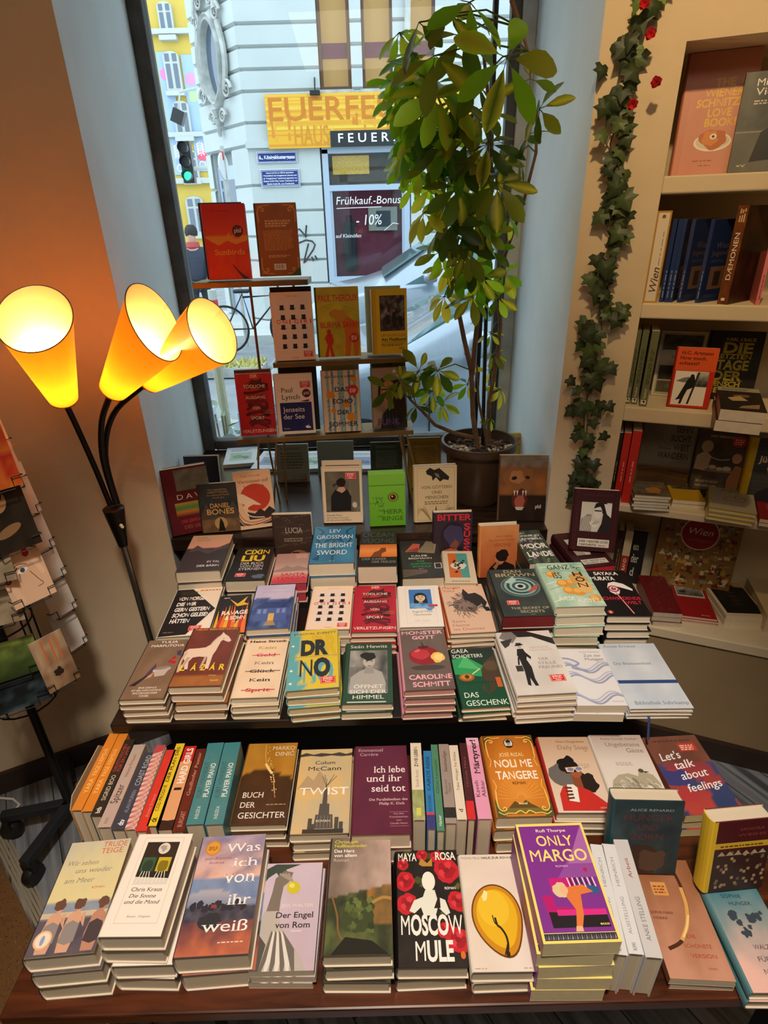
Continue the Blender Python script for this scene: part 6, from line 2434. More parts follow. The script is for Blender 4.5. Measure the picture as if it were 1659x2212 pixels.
@cover('fliess', '#e2b81a', desc='bright yellow hardcover with an old black white factory photo', spine='#c79a10')
def _(a):
 a.fill('#e5bc1e')
 a.rect(.0, .0, .10, 1, '#d6a914')
 a.paint(.20, .36, .93, .90, 18, 20, lambda u, v: MIX('#241a18', '#a8978c', max(0, NZ(u * 6, v * 5, 3) * 1.7 - .55) * (1 if v > .3 else .6)))
 for x, y in ((.44, .60), (.62, .64), (.8, .58)):
  a.poly([(x - .06, y - .14), (x - .05, y), (x + .05, y), (x + .06, y - .14)], '#1d1614')
  a.ell(x, y + .03, .03, .035, '#8a766a')
 a.text('UPTON SINCLAIR', .22, .275, .94, .036, '#a85a1a', .006)
 a.text('Am Fließband', .22, .205, .95, .048, '#2a2018', .02)
 a.rect(.22, .18, .94, .186, '#4a3818')
 a.small(.22, .125, .94, .17, 2, '#7a5c18', 2)
 a.text('MERZ', .74, .07, .90, .028, '#4a3818', .006)


@cover('lynch', '#ece0d0', desc='white and navy hardcover with round shop stamp and red sticker')
def _(a):
 a.fill('#eee2d2')
 a.rect(.12, .93, .9, .934, '#c9b8a4')
 a.text('Paul', .14, .70, .46, .075, '#3a302c', 0, True)
 a.text('Lynch', .14, .585, .64, .075, '#3a302c', 0, True)
 a.rect(.08, .05, .94, .53, '#23265c')
 a.text('Jenseits', .15, .375, .74, .08, '#f2ece4', 0, True)
 a.text('der See', .15, .255, .72, .08, '#f2ece4', 0, True)
 a.text('Roman', .14, .085, .30, .026, '#c9c4d4', 0, True)
 a.poly([(.72, .12), (.80, .14), (.84, .17), (.80, .13), (.86, .12), (.88, .09), (.76, .09)], '#f2ece4')
 a.poly([(.62, .545), (.86, .57), (.9, .555), (.84, .535)], '#3a302c')
 a.sticker(.66, .765, .28)
 a.phil(.82, .675, .115, '#5c1426')


@cover('echo', '#d6bfa4', desc='birch forest hardcover with orange leaves and navy title')
def _(a):
 a.fill('#d8c2a8')
 rg = random.Random(7)
 for x in (.10, .24, .42, .52, .70, .84):
  w_ = rg.uniform(.05, .10)
  a.rect(x, 0, x + w_, 1, '#6f9098' if rg.random() > .4 else '#8aa4a0')
  for k in range(9):
   y = rg.random() * .97
   a.poly([(x - .03, y), (x + .04, y + .008), (x + .05, y + .016), (x, y + .012)], '#2a2c34')
 for x, y, r in ((.2, .62, .11), (.62, .46, .10), (.74, .24, .12), (.84, .86, .09), (.26, .36, .07)):
  a.blob(x, y, r, '#dc8a26', int(x * 30), .35)
 a.text('ELIN ANNA LABBA', .06, .885, .90, .036, '#26304c', .012)
 a.text('DAS', .32, .665, .70, .07, '#26304c', .02)
 a.text('ECHO', .24, .47, .80, .075, '#26304c', .02)
 a.text('DER', .36, .29, .70, .07, '#26304c', .02)
 a.text('SOMMER', .10, .09, .92, .08, '#26304c', .02)
 a.small(.10, .035, .3, .05, 1, '#5a5a60', 2)
 a.ell(.82, .675, .15, .15, '#d02c22')
 a.small(.73, .64, .91, .71, 4, '#f4d8cc', 3)


@cover('punk', '#9c8468', desc='tan hardcover with a painted portrait of a dark haired person')
def _(a):
 a.fill('#a08870')
 a.small(.6, .92, .97, .97, 1, '#e0d6c8', 1, .8)
 a.text('KEL', .72, .84, .97, .055, '#e0d6c8', .02)
 a.poly([(.48, .84), (.72, .84), (.92, .64), (1, .2), (1, 0), (.7, 0), (.6, .4)], '#2e221e')
 a.poly([(.16, .70), (.26, .84), (.5, .86), (.5, .7), (.24, .52), (.14, .55)], '#33261f')
 a.poly([(.2, .0), (.26, .24), (.42, .34), (.62, .32), (.8, .2), (.84, 0)], '#1f1b1e')
 for k in range(5):
  a.curve([(.3 + k * .09, .30), (.28 + k * .1, .16), (.3 + k * .1, .02)], .02, '#4a4548')
 a.poly([(.24, .74), (.22, .56), (.32, .42), (.44, .38), (.58, .46), (.64, .62), (.6, .76), (.44, .80)], '#c27a52')
 a.poly([(.28, .72), (.3, .5), (.40, .46), (.42, .74)], '#d89468')
 a.poly([(.24, .66), (.40, .665), (.40, .645), (.26, .64)], '#2a1c18')
 a.poly([(.47, .67), (.6, .67), (.6, .65), (.48, .65)], '#2a1c18')
 a.poly([(.40, .64), (.46, .56), (.40, .55)], '#a85a3c')
 a.poly([(.34, .50), (.50, .50), (.43, .47)], '#a03c30')
 a.text('FUNK', .12, .06, .78, .10, '#6a4a8a', .03)


# ---- bookcase
@cover('schnitzel', '#d2917c', desc='pink hardcover with gold bubble title and a breaded cutlet on plate', spine='#b8705c')
def _(a):
 a.paint(0, 0, 1, 1, 4, 8, lambda u, v: MIX('#d5947e', '#c9826c', NZ(u * 2, v * 2)))
 a.rect(0, 0, .10, 1, '#c8846e')
 for t, x0, x1, y in (('THE', .42, .70, .72), ('WIENER', .30, .84, .64), ('SCHNITZEL', .20, .94, .56), ('LOVE', .38, .72, .48), ('BOOK!', .36, .80, .40)):
  a.text(t, x0, y, x1, .065, '#e6b84a', .03)
 a.ell(.52, .27, .27, .13, '#efe6da')
 a.ell(.52, .275, .24, .11, '#d8cdbf')
 a.blob(.52, .295, .2, '#c0682a', 4, .25, .7)
 a.blob(.48, .305, .11, '#d8853a', 6, .3)
 a.ell(.52, .315, .05, .04, '#f0e4c8')
 a.ell(.52, .315, .02, .018, '#3a2a20')
 a.small(.28, .11, .64, .13, 1, '#a5624e', 2)
 a.small(.38, .07, .56, .085, 1, '#a5624e', 3)


@cover('viennen', '#4a4a46', desc='dark grey photo cover with white Vienna title', kind='p')
def _(a):
 a.paint(0, 0, 1, 1, 16, 20, lambda u, v: MIX('#3a3c3a', '#6a6a66', NZ(u * 4, v * 4, 5)) if v > .42 else MIX('#55554f', '#74726a', NZ(u * 3, v * 3, 2)))
 a.rect(0, .40, 1, .415, '#8d8a82')
 a.poly([(.3, .1), (.4, .4), (.5, .44), (.62, .4), (.66, .12)], '#2c2c2a')
 a.text('Midcentury', .20, .86, 1.0, .07, '#f0ece4', .004)
 a.text('Vienna', .20, .77, .76, .07, '#f0ece4', .004)
 a.small(.2, .68, .85, .73, 2, '#c8c4bc', 2)
 a.text('=V', .12, .05, .26, .03, '#e6d8a0', .01)


def wienspine(a):
 a.fill('#b98a3a')
 a.rect(.02, .12, .98, .88, '#e2d3bc')
 a.text('Wien', .12, .2, .40, .5, '#5a3a24', .01, True, .3)
 a.small(.42, .3, .9, .4, 1, '#9a8468', 2)
 a.ell(.94, .5, .02, .02, '#8a5a24')


cover('wienband', '#b98a3a', desc='tall gold edged book with white spine', kind='h', spine_fn=wienspine)(lambda a: a.fill('#b98a3a'))


def bluespine(a):
 a.fill('#22366a')
 a.small(.06, .3, .5, .7, 1, '#8a9ac0', 2)


@cover('bluewien', '#1c2c58', desc='slim blue book', kind='p', spine_fn=bluespine)
def _(a):
 a.fill('#1d2d5a')
 a.text('Wiener', .22, .66, .86, .07, '#6a5a54', 0, True)
 a.text('Jugendstil', .12, .575, .9, .06, '#6a5a54', 0, True)
 a.small(.15, .49, .6, .53, 2, '#46527c', 2)
 a.rect(.18, .16, .72, .44, '#7a5a4a')
 a.rect(.34, .2, .56, .38, '#3a2c2c')
 a.small(.14, .06, .6, .1, 2, '#46527c', 3)


def daespine(a):
 a.paint(0, 0, 1, 1, 20, 4, lambda u, v: MIX('#8a4a1c', '#4a2410', NZ(u * 9, v * 2, 4)))
 a.text('DÆMONEN', .26, .3, .74, .42, '#f2e6d0', .006, True)
 a.small(.84, .2, .97, .8, 3, '#d8b88a', 3)
 a.rect(.04, .35, .07, .7, '#e8d8b8')


@cover('daemon', '#4a2810', desc='thick brown marbled hardcover with white spine title', spine_fn=daespine)
def _(a):
 a.paint(0, 0, 1, 1, 12, 18, lambda u, v: MIX('#5a3214', '#1e100a', NZ(u * 4, v * 4, 7) * 1.3))


cover('pinkb', '#d2706c', desc='salmon pink book leaning on the shelf', kind='p', spine_fn=lambda a: (a.fill('#d8787a'), a.small(.1, .3, .7, .7, 1, '#8a2c34', 2)))(lambda a: a.fill('#d2706c'))


def greenspine(a):
 a.fill('#6a6c4c')
 a.small(.3, .25, .8, .75, 2, '#44462e', 2)
 a.rect(.03, .15, .09, .85, '#e2dcc8')
 a.poly([(.04, .4), (.08, .3), (.08, .7)], '#1c1a16')
 a.text('Reisebuch', .11, .3, .24, .4, '#d8d0b8', 0, False, .2)


cover('greenb', '#6c6e50', desc='olive green softcover', kind='p', spine_fn=greenspine)(lambda a: a.fill('#6c6e50'))


@cover('vintage', '#b8ae98', desc='pale framed cover with old landscape photographs', kind='h')
def _(a):
 a.fill('#b3aa96')
 a.frame(.0, .0, 1, 1, .03, '#d8d2c2')
 a.paint(.07, .72, .93, .95, 12, 6, lambda u, v: MIX('#2a2c26', '#6a6a5a', NZ(u * 4, v * 3, 3)))
 a.text('Grosse', .3, .60, .8, .035, '#4a463c', .002, True)
 a.text('Wien', .4, .54, .7, .035, '#4a463c', .002, True)
 a.paint(.07, .26, .93, .48, 10, 6, lambda u, v: MIX('#2c2824', '#4a443a', NZ(u * 4, v * 3, 6)))
 a.paint(.07, .06, .93, .24, 10, 6, lambda u, v: MIX('#4a4434', '#7a705a', NZ(u * 4, v * 3, 8)))


@cover('artmann', '#cf4a20', desc='orange and white hardcover with a man hugging a lamp post', spine='#a81c14')
def _(a):
 a.fill('#c22a18')
 a.rect(0, .62, 1, 1, '#d8551f')
 a.text('H.C. Artmann', .10, .885, .88, .055, '#5a1410', .02, True)
 a.text('How much,', .08, .80, .74, .055, '#5a1410', .02, True)
 a.text('schatzi?', .08, .715, .58, .055, '#5a1410', .02, True)
 a.rect(.04, .04, .86, .61, '#e6ded2')
 a.paint(.56, .36, .86, .60, 8, 6, lambda u, v: MIX('#2a2a28', '#b8b4aa', v * 1.1 + (NZ(u * 4, v * 3) - .5)))
 a.rect(.54, .44, .86, .45, '#3a3a38')
 a.line([(.62, .60), (.46, .06)], .05, '#2a2624')
 a.poly([(.08, .44), (.26, .50), (.42, .52), (.5, .46), (.3, .42)], '#77746c')
 a.poly([(.40, .50), (.52, .53), (.56, .46), (.52, .34), (.40, .30), (.34, .18), (.30, .06), (.24, .06), (.26, .14), (.14, .12), (.2, .18), (.28, .32), (.36, .46)], '#1a1616')
 a.ell(.47, .53, .05, .055, '#1a1616')


@cover('kraus', '#26221e', desc='black cover with huge stacked yellow letters')
def _(a):
 a.fill('#27231f')
 a.text('KARL KRAUS', .28, .855, .84, .045, '#c9b23a', .02, True)
 for t, x0, x1, y, h in (('DIE', .26, .82, .685, .15), ('LETZTEN', .14, .82, .60, .065), ('TAGE', .18, .80, .44, .14), ('DER', .14, .74, .28, .14), ('MENSCH', .06, .72, .19, .075), ('HEIT', .06, .5, .09, .08)):
  a.text(t, x0, y, x1, h, '#b8a434', .035, True)


@cover('pilot', '#3a2c22', desc='dark paperback with a brown painted collage', kind='p', spine='#8a3a24', edge='#e6d8c4')
def _(a):
 a.fill('#2a2320')
 a.rect(0, .82, 1, 1, '#b0a692')
 a.small(.1, .86, .8, .96, 2, '#6a6050', 2)
 a.blob(.55, .62, .2, '#8a5a3a', 3, .4, .7)
 a.poly([(.2, .5), (.5, .62), (.66, .42), (.3, .38)], '#c2a87c')
 a.poly([(.5, .2), (.9, .3), (.85, .12), (.4, .1)], '#a08460')


cover('redspine', '#c22a20', desc='tall red softcover', kind='p', spine_fn=lambda a: (a.fill('#c4281e'), a.small(.3, .35, .7, .6, 1, '#e0a090', 2)))(lambda a: a.fill('#c22a20'))
cover('blackspine', '#2a1f1c', desc='thin black softcover beside the red spines', kind='p', spine_fn=lambda a: (a.fill('#2b201d'), a.small(.3, .3, .7, .7, 1, '#8a7a6a', 2)))(lambda a: a.fill('#2a1f1c'))


@cover('sehn', '#8d8672', desc='wide hiking book cover with grey sky and brown moor', kind='h')
def _(a):
 a.paint(0, 0, 1, 1, 18, 18, lambda u, v: MIX('#3a3024', '#6a4a2a', NZ(u * 3, v * 9, 3)) if v < .38 else MIX('#968f7c', '#767260', NZ(u * 3, v * 3, 5)))
 for k in range(4):
  a.poly([(0, .14 + k * .05), (.4, .20 + k * .045), (1, .13 + k * .06), (1, .16 + k * .06), (.4, .22 + k * .045), (0, .17 + k * .05)], MIX('#5a3a1e', '#7d5a30', k / 4))
 for k, (t, x0, x1) in enumerate((('SEHN', .62, .92), ('SUCHT', .54, .92), ('WEIT', .62, .92), ('WANDERN', .34, .92))):
  a.text(t, x0, .86 - k * .125, x1, .085, '#26221e', .012)
 a.rect(.33, .62, .58, .627, '#4a4438')


@cover('gert', '#4a4038', desc='sepia cover with a bald man and red disc', kind='p')
def _(a):
 a.paint(0, 0, 1, 1, 16, 20, lambda u, v: MIX('#2c2622', '#6b5d4e', NZ(u * 4, v * 4, 6)))
 a.text('GERT REBHANDL', .24, .90, .74, .03, '#c8bca8', .01)
 a.poly([(.02, .42), (.04, .62), (.2, .7), (.34, .62), (.3, .4)], '#c2b49c')
 a.ell(.22, .76, .12, .14, '#b8a284')
 a.curve([(.3, .62), (.5, .58), (.72, .60)], .02, '#c9c0ae')
 a.rect(.25, .40, .92, .44, '#8d806c')
 for x, y, r in ((.4, .47, .08), (.55, .45, .07), (.7, .46, .09)):
  a.ell(x, y, r, r * .6, '#cfc6b4')
 a.poly([(.78, .0), (.74, .3), (.86, .52), (1, .5), (1, 0)], '#a8744a')
 a.ell(.86, .62, .10, .12, '#c09070')
 a.ell(.84, .86, .15, .13, '#b8242a')
 a.small(.75, .82, .93, .91, 3, '#f0d8cc', 3)
 a.rect(.08, .12, .62, .30, '#5c5244')
 a.text('ER LIEBTE NICHT', .12, .23, .58, .035, '#d6cbb6', .01)
 a.text('NUR DIESEN WERK', .12, .165, .58, .035, '#d6cbb6', .01)


@cover('jued', '#3a3d40', desc='dark grey cover with yellow spine edge and cream title', spine='#d2b01e')
def _(a):
 a.fill('#3c3f42')
 for k in range(16):
  a.rect(0, .02 + k * .06, 1, .03 + k * .06, '#484b4e')
 a.rect(0, 0, .12, 1, '#cfae22')
 a.text('Jüdisches', .2, .66, .96, .09, '#e8dcae', .02)
 a.text('WIEN', .4, .50, .88, .09, '#e8dcae', .02)
 a.poly([(.2, 0), (.3, .22), (.5, .3), (.7, .2), (.8, 0)], '#2a2634')


@cover('magaz', '#6a5a44', desc='sepia illustrated travel booklet', kind='p', edge='#ddd2c0')
def _(a):
 a.paint(0, 0, 1, 1, 14, 14, lambda u, v: MIX('#8d7c58', '#4a3c2c', NZ(u * 4, v * 5, 4)))
 a.blob(.6, .4, .22, '#b8783a', 3, .4)
 a.blob(.3, .7, .2, '#5a6a70', 5, .4, .6)
 a.small(.1, .1, .8, .2, 1, '#2a2018', 2)


@cover('yellowp', '#c99e1a', desc='mustard yellow softcover with a landscape photo', kind='p', edge='#e6dccb')
def _(a):
 a.fill('#c69c1c')
 a.paint(.12, .55, .88, .92, 10, 6, lambda u, v: MIX('#3a4034', '#8d9078', v + (NZ(u * 4, v * 3) - .5)))


@cover('wienpoet', '#b3a98e', desc='grey cover with yellow page edges', kind='h', edge='#cdb660', spine='#c8b45c')
def _(a):
 a.fill('#aba28a')
 a.text('WIENER', .28, .80, .82, .09, '#5c523c', .012)
 a.text('POETEN', .28, .68, .80, .09, '#5c523c', .012)
 a.curve([(.3, .4), (.45, .5), (.62, .44), (.8, .52), (.74, .36), (.5, .34), (.3, .36)], .02, '#6a5c40')
 a.curve([(.55, .45), (.62, .58), (.72, .52)], .02, '#6a5c40')


@cover('redgift', '#8f1c1e', desc='crimson red softcover', kind='p', edge='#dccfb8')
def _(a):
 a.fill('#931e20')
 a.small(.2, .4, .8, .6, 3, '#b8504a', 3)


cover('blackspine2', '#241c1a', desc='dark brown spine', kind='p', spine_fn=lambda a: (a.fill('#3a1a16'), a.small(.2, .3, .8, .7, 1, '#8a6a5a', 2)))(lambda a: a.fill('#241c1a'))
cover('creamred', '#d8c49c', desc='cream book with red lower spine', kind='h', spine_fn=lambda a: (a.fill('#d6c098'), a.rect(0, 0, .55, 1, '#a82c1c'), a.text('DER RAND', .1, .3, .5, .4, '#f0dcc0', .02)))(lambda a: a.fill('#d8c49c'))


@cover('andererb', '#1b1a1c', desc='black cover with big cut-off white letters', kind='h')
def _(a):
 a.fill('#1c1b1d')
 a.text('en', .08, .64, .5, .14, '#d8d2c4', .01, True)
 a.text('der', .06, .40, .62, .16, '#d8d2c4', .01, True)
 a.text('d', .14, .14, .44, .16, '#d8d2c4', .01, True)


@cover('wimmel', '#7a5a2c', desc='large busy picture book with a round red Vienna badge', kind='h', spine='#5a2018')
def _(a):
 a.fill('#8d6a34')
 rg = random.Random(12)
 for k in range(260):
  x, y = rg.uniform(.02, .93), rg.uniform(.02, .95)
  c = rg.choice(('#b08a3e', '#c9a24e', '#7a2a20', '#5a3a20', '#a8803a', '#8d9078', '#d8c89a', '#93401f', '#4a4a3a'))
  w_, h_ = rg.uniform(.02, .09), rg.uniform(.015, .06)
  if rg.random() < .5:
   a.rect(x, y, x + w_, y + h_, c)
  else:
   a.poly([(x, y), (x + w_, y), (x + w_ * .5, y + h_ * 1.4)], c)
 a.ell(.5, .80, .24, .24, '#e6d6c4')
 a.ell(.5, .80, .225, .225, '#9a1c22')
 a.text('Wien', .36, .79, .66, .08, '#f2e2d4', 0, False, .25)
 a.text('WIMMELBUCH', .36, .70, .66, .032, '#d0604e', .01)


@cover('redtime', '#8a1a1c', desc='red guide with a small grey photo', kind='p', edge='#d8b8a4', spine='#8a1618')
def _(a):
 a.fill('#a01c1e')
 a.rect(.10, .52, .90, .94, '#cfc6b6')
 a.paint(.13, .56, .87, .86, 10, 6, lambda u, v: MIX('#4a4a42', '#c8c2b2', v * .9 + (NZ(u * 5, v * 4, 3) - .5)))
 a.blob(.3, .66, .1, '#2c2a26', 3, .4, .6)
 a.small(.13, .88, .8, .91, 1, '#8a1a1c', 2)
 a.small(.6, .06, .86, .09, 1, '#d89a8c', 3)


@cover('darkorn', '#6a1c1e', desc='dark red paperback with scattered pink ornaments', kind='p', edge='#cdbfa6')
def _(a):
 a.fill('#6d1c20')
 rg = random.Random(3)
 for k in range(40):
  x, y = rg.uniform(.05, .95), rg.uniform(.05, .95)
  a.line([(x, y), (min(1, x + rg.uniform(.01, .06)), min(1, y + rg.uniform(-.02, .03)))], .01, '#b8605a')


@cover('castle', '#d8c8a8', desc='white bordered cover with a black building silhouette', kind='p', edge='#e0d2b8')
def _(a):
 a.fill('#d6c6a6')
 a.rect(.08, .08, .98, .96, '#1a1614')
 a.poly([(.1, .96), (.98, .96), (.98, .8), (.74, .82), (.7, .9), (.5, .94), (.3, .88), (.26, .78), (.1, .8)], '#c9a868')
 for k in range(4):
  a.text('WIEN', .4, .62 - k * .11, .62, .06, '#4a3c28', .02)


cover('creamflat', '#cfba8e', desc='cream softcover', kind='p')(lambda a: (a.fill('#cdb88c'), a.small(.2, .2, .7, .3, 1, '#6a5a3a', 2)))


# ---- spine-up rows on the low table
def sp(txts, base, fx=None):
 def f(a):
  a.fill(base)
  if fx:
   fx(a)
  for t, x0, x1, y0, h, c, b, se in txts:
   a.text(t, x0, y0, x1, h, c, b, se)
 return f


def reg(key, desc, base, cov, txts, kind='h', fx=None):
 cover(key, cov, desc=desc, kind=kind, spine=base, spine_fn=sp(txts, base, fx))(lambda a: a.fill(cov))


reg('o1', 'orange hardcover standing spine up', '#d9832c', '#cf7a28', [('YARA', .2, .38, .3, .42, '#f2c06a', .01, False), ('PAGE KRIMSVA', .42, .78, .3, .42, '#f2c06a', .01, False)])
reg('sig', 'dark brown hardcover with small white spine lettering', '#332a22', '#3a3028', [('SIGRID BOO', .18, .50, .3, .38, '#cfc4ae', .006, False), ('DIENSTMÄDCHEN', .55, .93, .52, .3, '#a84a44', .006, False), ('FÜR EIN JAHR', .55, .90, .14, .3, '#a84a44', .006, False), ('btb', .03, .10, .3, .4, '#e8e0d0', .02, False)])
reg('spi', 'pale grey pink hardcover with scribbled black spine title', '#b9a49a', '#a8948a', [('Spitzer', .26, .48, .3, .55, '#2a2422', 0, False), ('Helena Pirisson', .58, .86, .4, .26, '#6a5a54', 0, False), ('KiWi', .04, .10, .4, .25, '#7a6a64', .01, False)])
reg('coast', 'navy grey hardcover with pale spine title', '#3a4050', '#343a48', [('ALAN MURRIN', .20, .48, .34, .3, '#8d929c', .004, False), ('COAST ROAD', .54, .96, .3, .42, '#aeb2b8', .006, False), ('dtv', .05, .12, .3, .42, '#f0f0ee', .02, False)])


def patfx(a):
 rg = random.Random(3)
 for k in range(34):
  for j in range(3):
   a.ell(.015 + k * .0295, .2 + j * .3, .1, .22, '#b8474e' if (k + j) % 2 else '#e9d4c4', 20)


reg('pat', 'hardcover with red and cream dotted pattern spine', '#d6bca8', '#c8a898', [], fx=patfx)
reg('redw', 'scarlet hardcover standing spine up', '#d2372c', '#c8332a', [('Annie Ernaux', .15, .42, .34, .3, '#e88a78', 0, False)])
reg('yel', 'yellow hardcover with black spine lettering and flame', '#e0c22a', '#1f1c18', [('COD PROGNE', .16, .46, .36, .36, '#6a4a1c', .02, False), ('DER PLAN DES', .5, .95, .36, .36, '#4a3a1c', .02, False), ('ck', .04, .09, .2, .6, '#1c1a16', .03, False)])


def hardfx(a):
 a.rect(0, 0, .42, 1, '#2a1c18')
 a.poly([(.30, 0), (.42, .1), (.46, .5), (.42, .9), (.30, 1)], '#e0902c')
 a.ell(.45, .5, .35, .3, '#d8a070')
 a.rect(.44, .2, .47, .8, '#2a1a16')


reg('hard', 'red and black paperback with a face and white spine title', '#c2241e', '#2a1c1a', [('HARD GIRLS', .52, .97, .2, .55, '#f2e6dc', .03, False)], kind='p', fx=hardfx)
reg('bro', 'dark red brown hardcover standing spine up', '#5a2018', '#4a1c16', [('Gaulhofer Pastor', .40, .95, .4, .3, '#c89a84', 0, True), ('BURGART', .05, .22, .3, .4, '#b8806a', .01, False)])
reg('pp', 'thick teal hardcover with pale spine lettering', '#3f8088', '#3a767e', [('KURT VONNEGUT', .30, .74, .58, .26, '#2c5a64', .01, False), ('PLAYER PIANO', .30, .72, .16, .30, '#cfe0dc', .02, True), ('INSUZKA', .06, .20, .4, .2, '#c0d4d0', .01, False)])


def zweifx(a):
 a.paint(0, 0, .36, 1, 10, 6, lambda u, v: MIX('#7d8a4a', '#b8b68a', NZ(u * 4, v * 3, 3)))
 a.rect(.05, .3, .14, .7, '#c9cc5a')


reg('zwei', 'cream hardcover with green trees on the spine foot', '#ddd2bc', '#cfc4ae', [('ZWEI LEBEN', .66, .94, .38, .3, '#3a342c', .02, False), ('Ewald Arenz', .40, .62, .38, .28, '#8a7e6a', 0, False)], fx=zweifx)
reg('blue', 'slim blue hardcover with dark spine letters', '#2f7ab8', '#2a6ca4', [('KAIROS REISE', .46, .92, .3, .45, '#16405f', .02, False), ('DAVE EGGERS', .2, .4, .35, .35, '#16405f', .01, False)], fx=lambda a: (a.rect(0, 0, .16, 1, '#3a3a7a'), a.rect(.16, 0, .19, 1, '#c83a4a')))
reg('green', 'slim sage green hardcover', '#4f8468', '#4a7a60', [('Oliver Lovrenski', .4, .8, .3, .4, '#2a4a38', 0, False), ('Hanser', .05, .16, .3, .4, '#cfe0d2', .01, False)])
reg('grey2', 'taupe grey hardcover with dark foot on spine', '#9a8c84', '#8a7c74', [('Saumselige', .62, .90, .38, .3, '#4a403a', .004, False), ('Benjamin', .34, .52, .54, .22, '#5a504a', 0, False), ('Maack', .36, .48, .22, .22, '#5a504a', 0, False)], fx=lambda a: a.rect(.06, 0, .18, 1, '#2c2826'))
reg('whitesp', 'off white hardcover with a single small letter at foot', '#ddd0be', '#d2c4b2', [('Takis Würger Für Polina', .36, .90, .38, .26, '#4a4038', 0, True), ('d', .09, .13, .3, .4, '#3a3230', .01, True)])
reg('dkr', 'dark red hardcover with bright red spine foot', '#4a1f22', '#421c1e', [('Ursula März', .4, .8, .4, .26, '#8a5a58', 0, False)], fx=lambda a: (a.rect(0, 0, .22, 1, '#cf2a2c')))
reg('pink', 'pink hardcover with black decorative spine lettering', '#df98b8', '#d890b0', [('Märtyrer!', .52, .97, .28, .45, '#2a1a22', .02, True), ('Kaveh', .24, .44, .58, .28, '#3a1c28', 0, True), ('Akbar', .24, .44, .14, .28, '#3a1c28', 0, True)], fx=lambda a: a.rect(.90, 0, 1, 1, '#e8b4cc'))
reg('wsp', 'glossy white hardcover standing spine up', '#d6d6da', '#cfcfd4', [('KiWi', .03, .09, .38, .26, '#4a4a50', .01, False), ('AUSSTELLUNG', .16, .48, .40, .24, '#8a8a98', 0, False), ('HEINRICH', .58, .86, .40, .24, '#8a8a98', 0, False)])
reg('wspb', 'silver grey hardcover standing spine up beside the white ones', '#c8c6c8', '#cfcdd0', [('ANKE STELLING', .12, .46, .36, .28, '#7a7a80', .004, False), ('Arbeit', .62, .80, .4, .24, '#9a3a3a', 0, False)])


# ================================================================ books
BM = {}
INK = '#6a6a6a'


def cover_mesh(key, w, d, t):
 """case or wrapper with its artwork, and the page block, in book coordinates: x from spine to fore-edge, y from tail to head, z from back to front"""
 ck = (key, round(w, 3), round(d, 3), round(t, 3))
 if ck in BM:
  return BM[ck]
 c = COV[key]
 b = MB()
 hard = c['kind'] == 'h'
 th = min(0.0024, t * 0.14) if hard else 0.0005
 ov = 0.003 if hard else 0.0002
 sr = min(0.006, t * 0.28) if (hard and not c['sfn']) else (0.0012 if hard else 0.0)
 out, inn = [(w / 2, 0.0)], [(w / 2, th)]
 if sr > 0:
  for k in range(7):
   a = -pi / 2 - pi * k / 6
   out.append((-w / 2 + sr + sr * cos(a), t / 2 + t / 2 * sin(a)))
   inn.append((-w / 2 + sr + max(sr - th, 0.0002) * cos(a), t / 2 + (t / 2 - th) * sin(a)))
 else:
  out += [(-w / 2, 0.0), (-w / 2, t)]
  inn += [(-w / 2 + th, th), (-w / 2 + th, t - th)]
 out.append((w / 2, t))
 inn.append((w / 2, t - th))
 n = len(out)
 vs = []
 for y in (-d / 2, d / 2):
  vs += [(x, y, z) for x, z in out] + [(x, y, z) for x, z in inn]
 o2 = 2 * n
 for i in range(n - 1):
  spn = 0 < i < n - 2
  col = c['spine'] if spn else (c['back'] if i == 0 else c['base'])
  edge = MIX(col, '#d8cdb8', 0.12)
  b.add([vs[i], vs[i + 1], vs[o2 + i + 1], vs[o2 + i]], [(0, 3, 2, 1)], col)
  b.add([vs[n + i], vs[n + i + 1], vs[o2 + n + i + 1], vs[o2 + n + i]], [(0, 1, 2, 3)], '#d8ccb8')
  b.add([vs[i], vs[i + 1], vs[n + i + 1], vs[n + i]], [(0, 1, 2, 3)], edge)
  b.add([vs[o2 + i], vs[o2 + i + 1], vs[o2 + n + i + 1], vs[o2 + n + i]], [(3, 2, 1, 0)], edge)
 for i in (0, n - 1):
  b.add([vs[i], vs[n + i], vs[o2 + n + i], vs[o2 + i]], [(0, 1, 2, 3)], MIX(c['base'], '#d8cdb8', 0.12))
 x0 = -w / 2 + (sr if sr > 0.002 else 0.0)
 A = Art(w / 2 - x0, d)
 c['fn'](A)
 A.emit(b, lambda x, y, l: Vector((x0 + x, -d / 2 + y, t + l)))
 if c['sfn']:
  A = Art(d, t)
  c['sfn'](A)
  A.emit(b, lambda x, y, l: Vector((-w / 2 - l, -d / 2 + x, t - y)))
 q = MB()
 q.box((-w / 2 + max(sr * 0.7, th), -d / 2 + ov, th), (w / 2 - ov, d / 2 - ov, t - th), c['edge'] or '#000000')
 BM[ck] = (b, q, c['edge'])
 return BM[ck]


PROTO = {}
EDGE = {}


def edge_mat(h):
 if h is None:
  return M_PAPER
 if h not in EDGE:
  EDGE[h] = mat('tinted_edges_' + h.strip('#'), h, rough=0.7, var=0.06, scale=60)
 return EDGE[h]


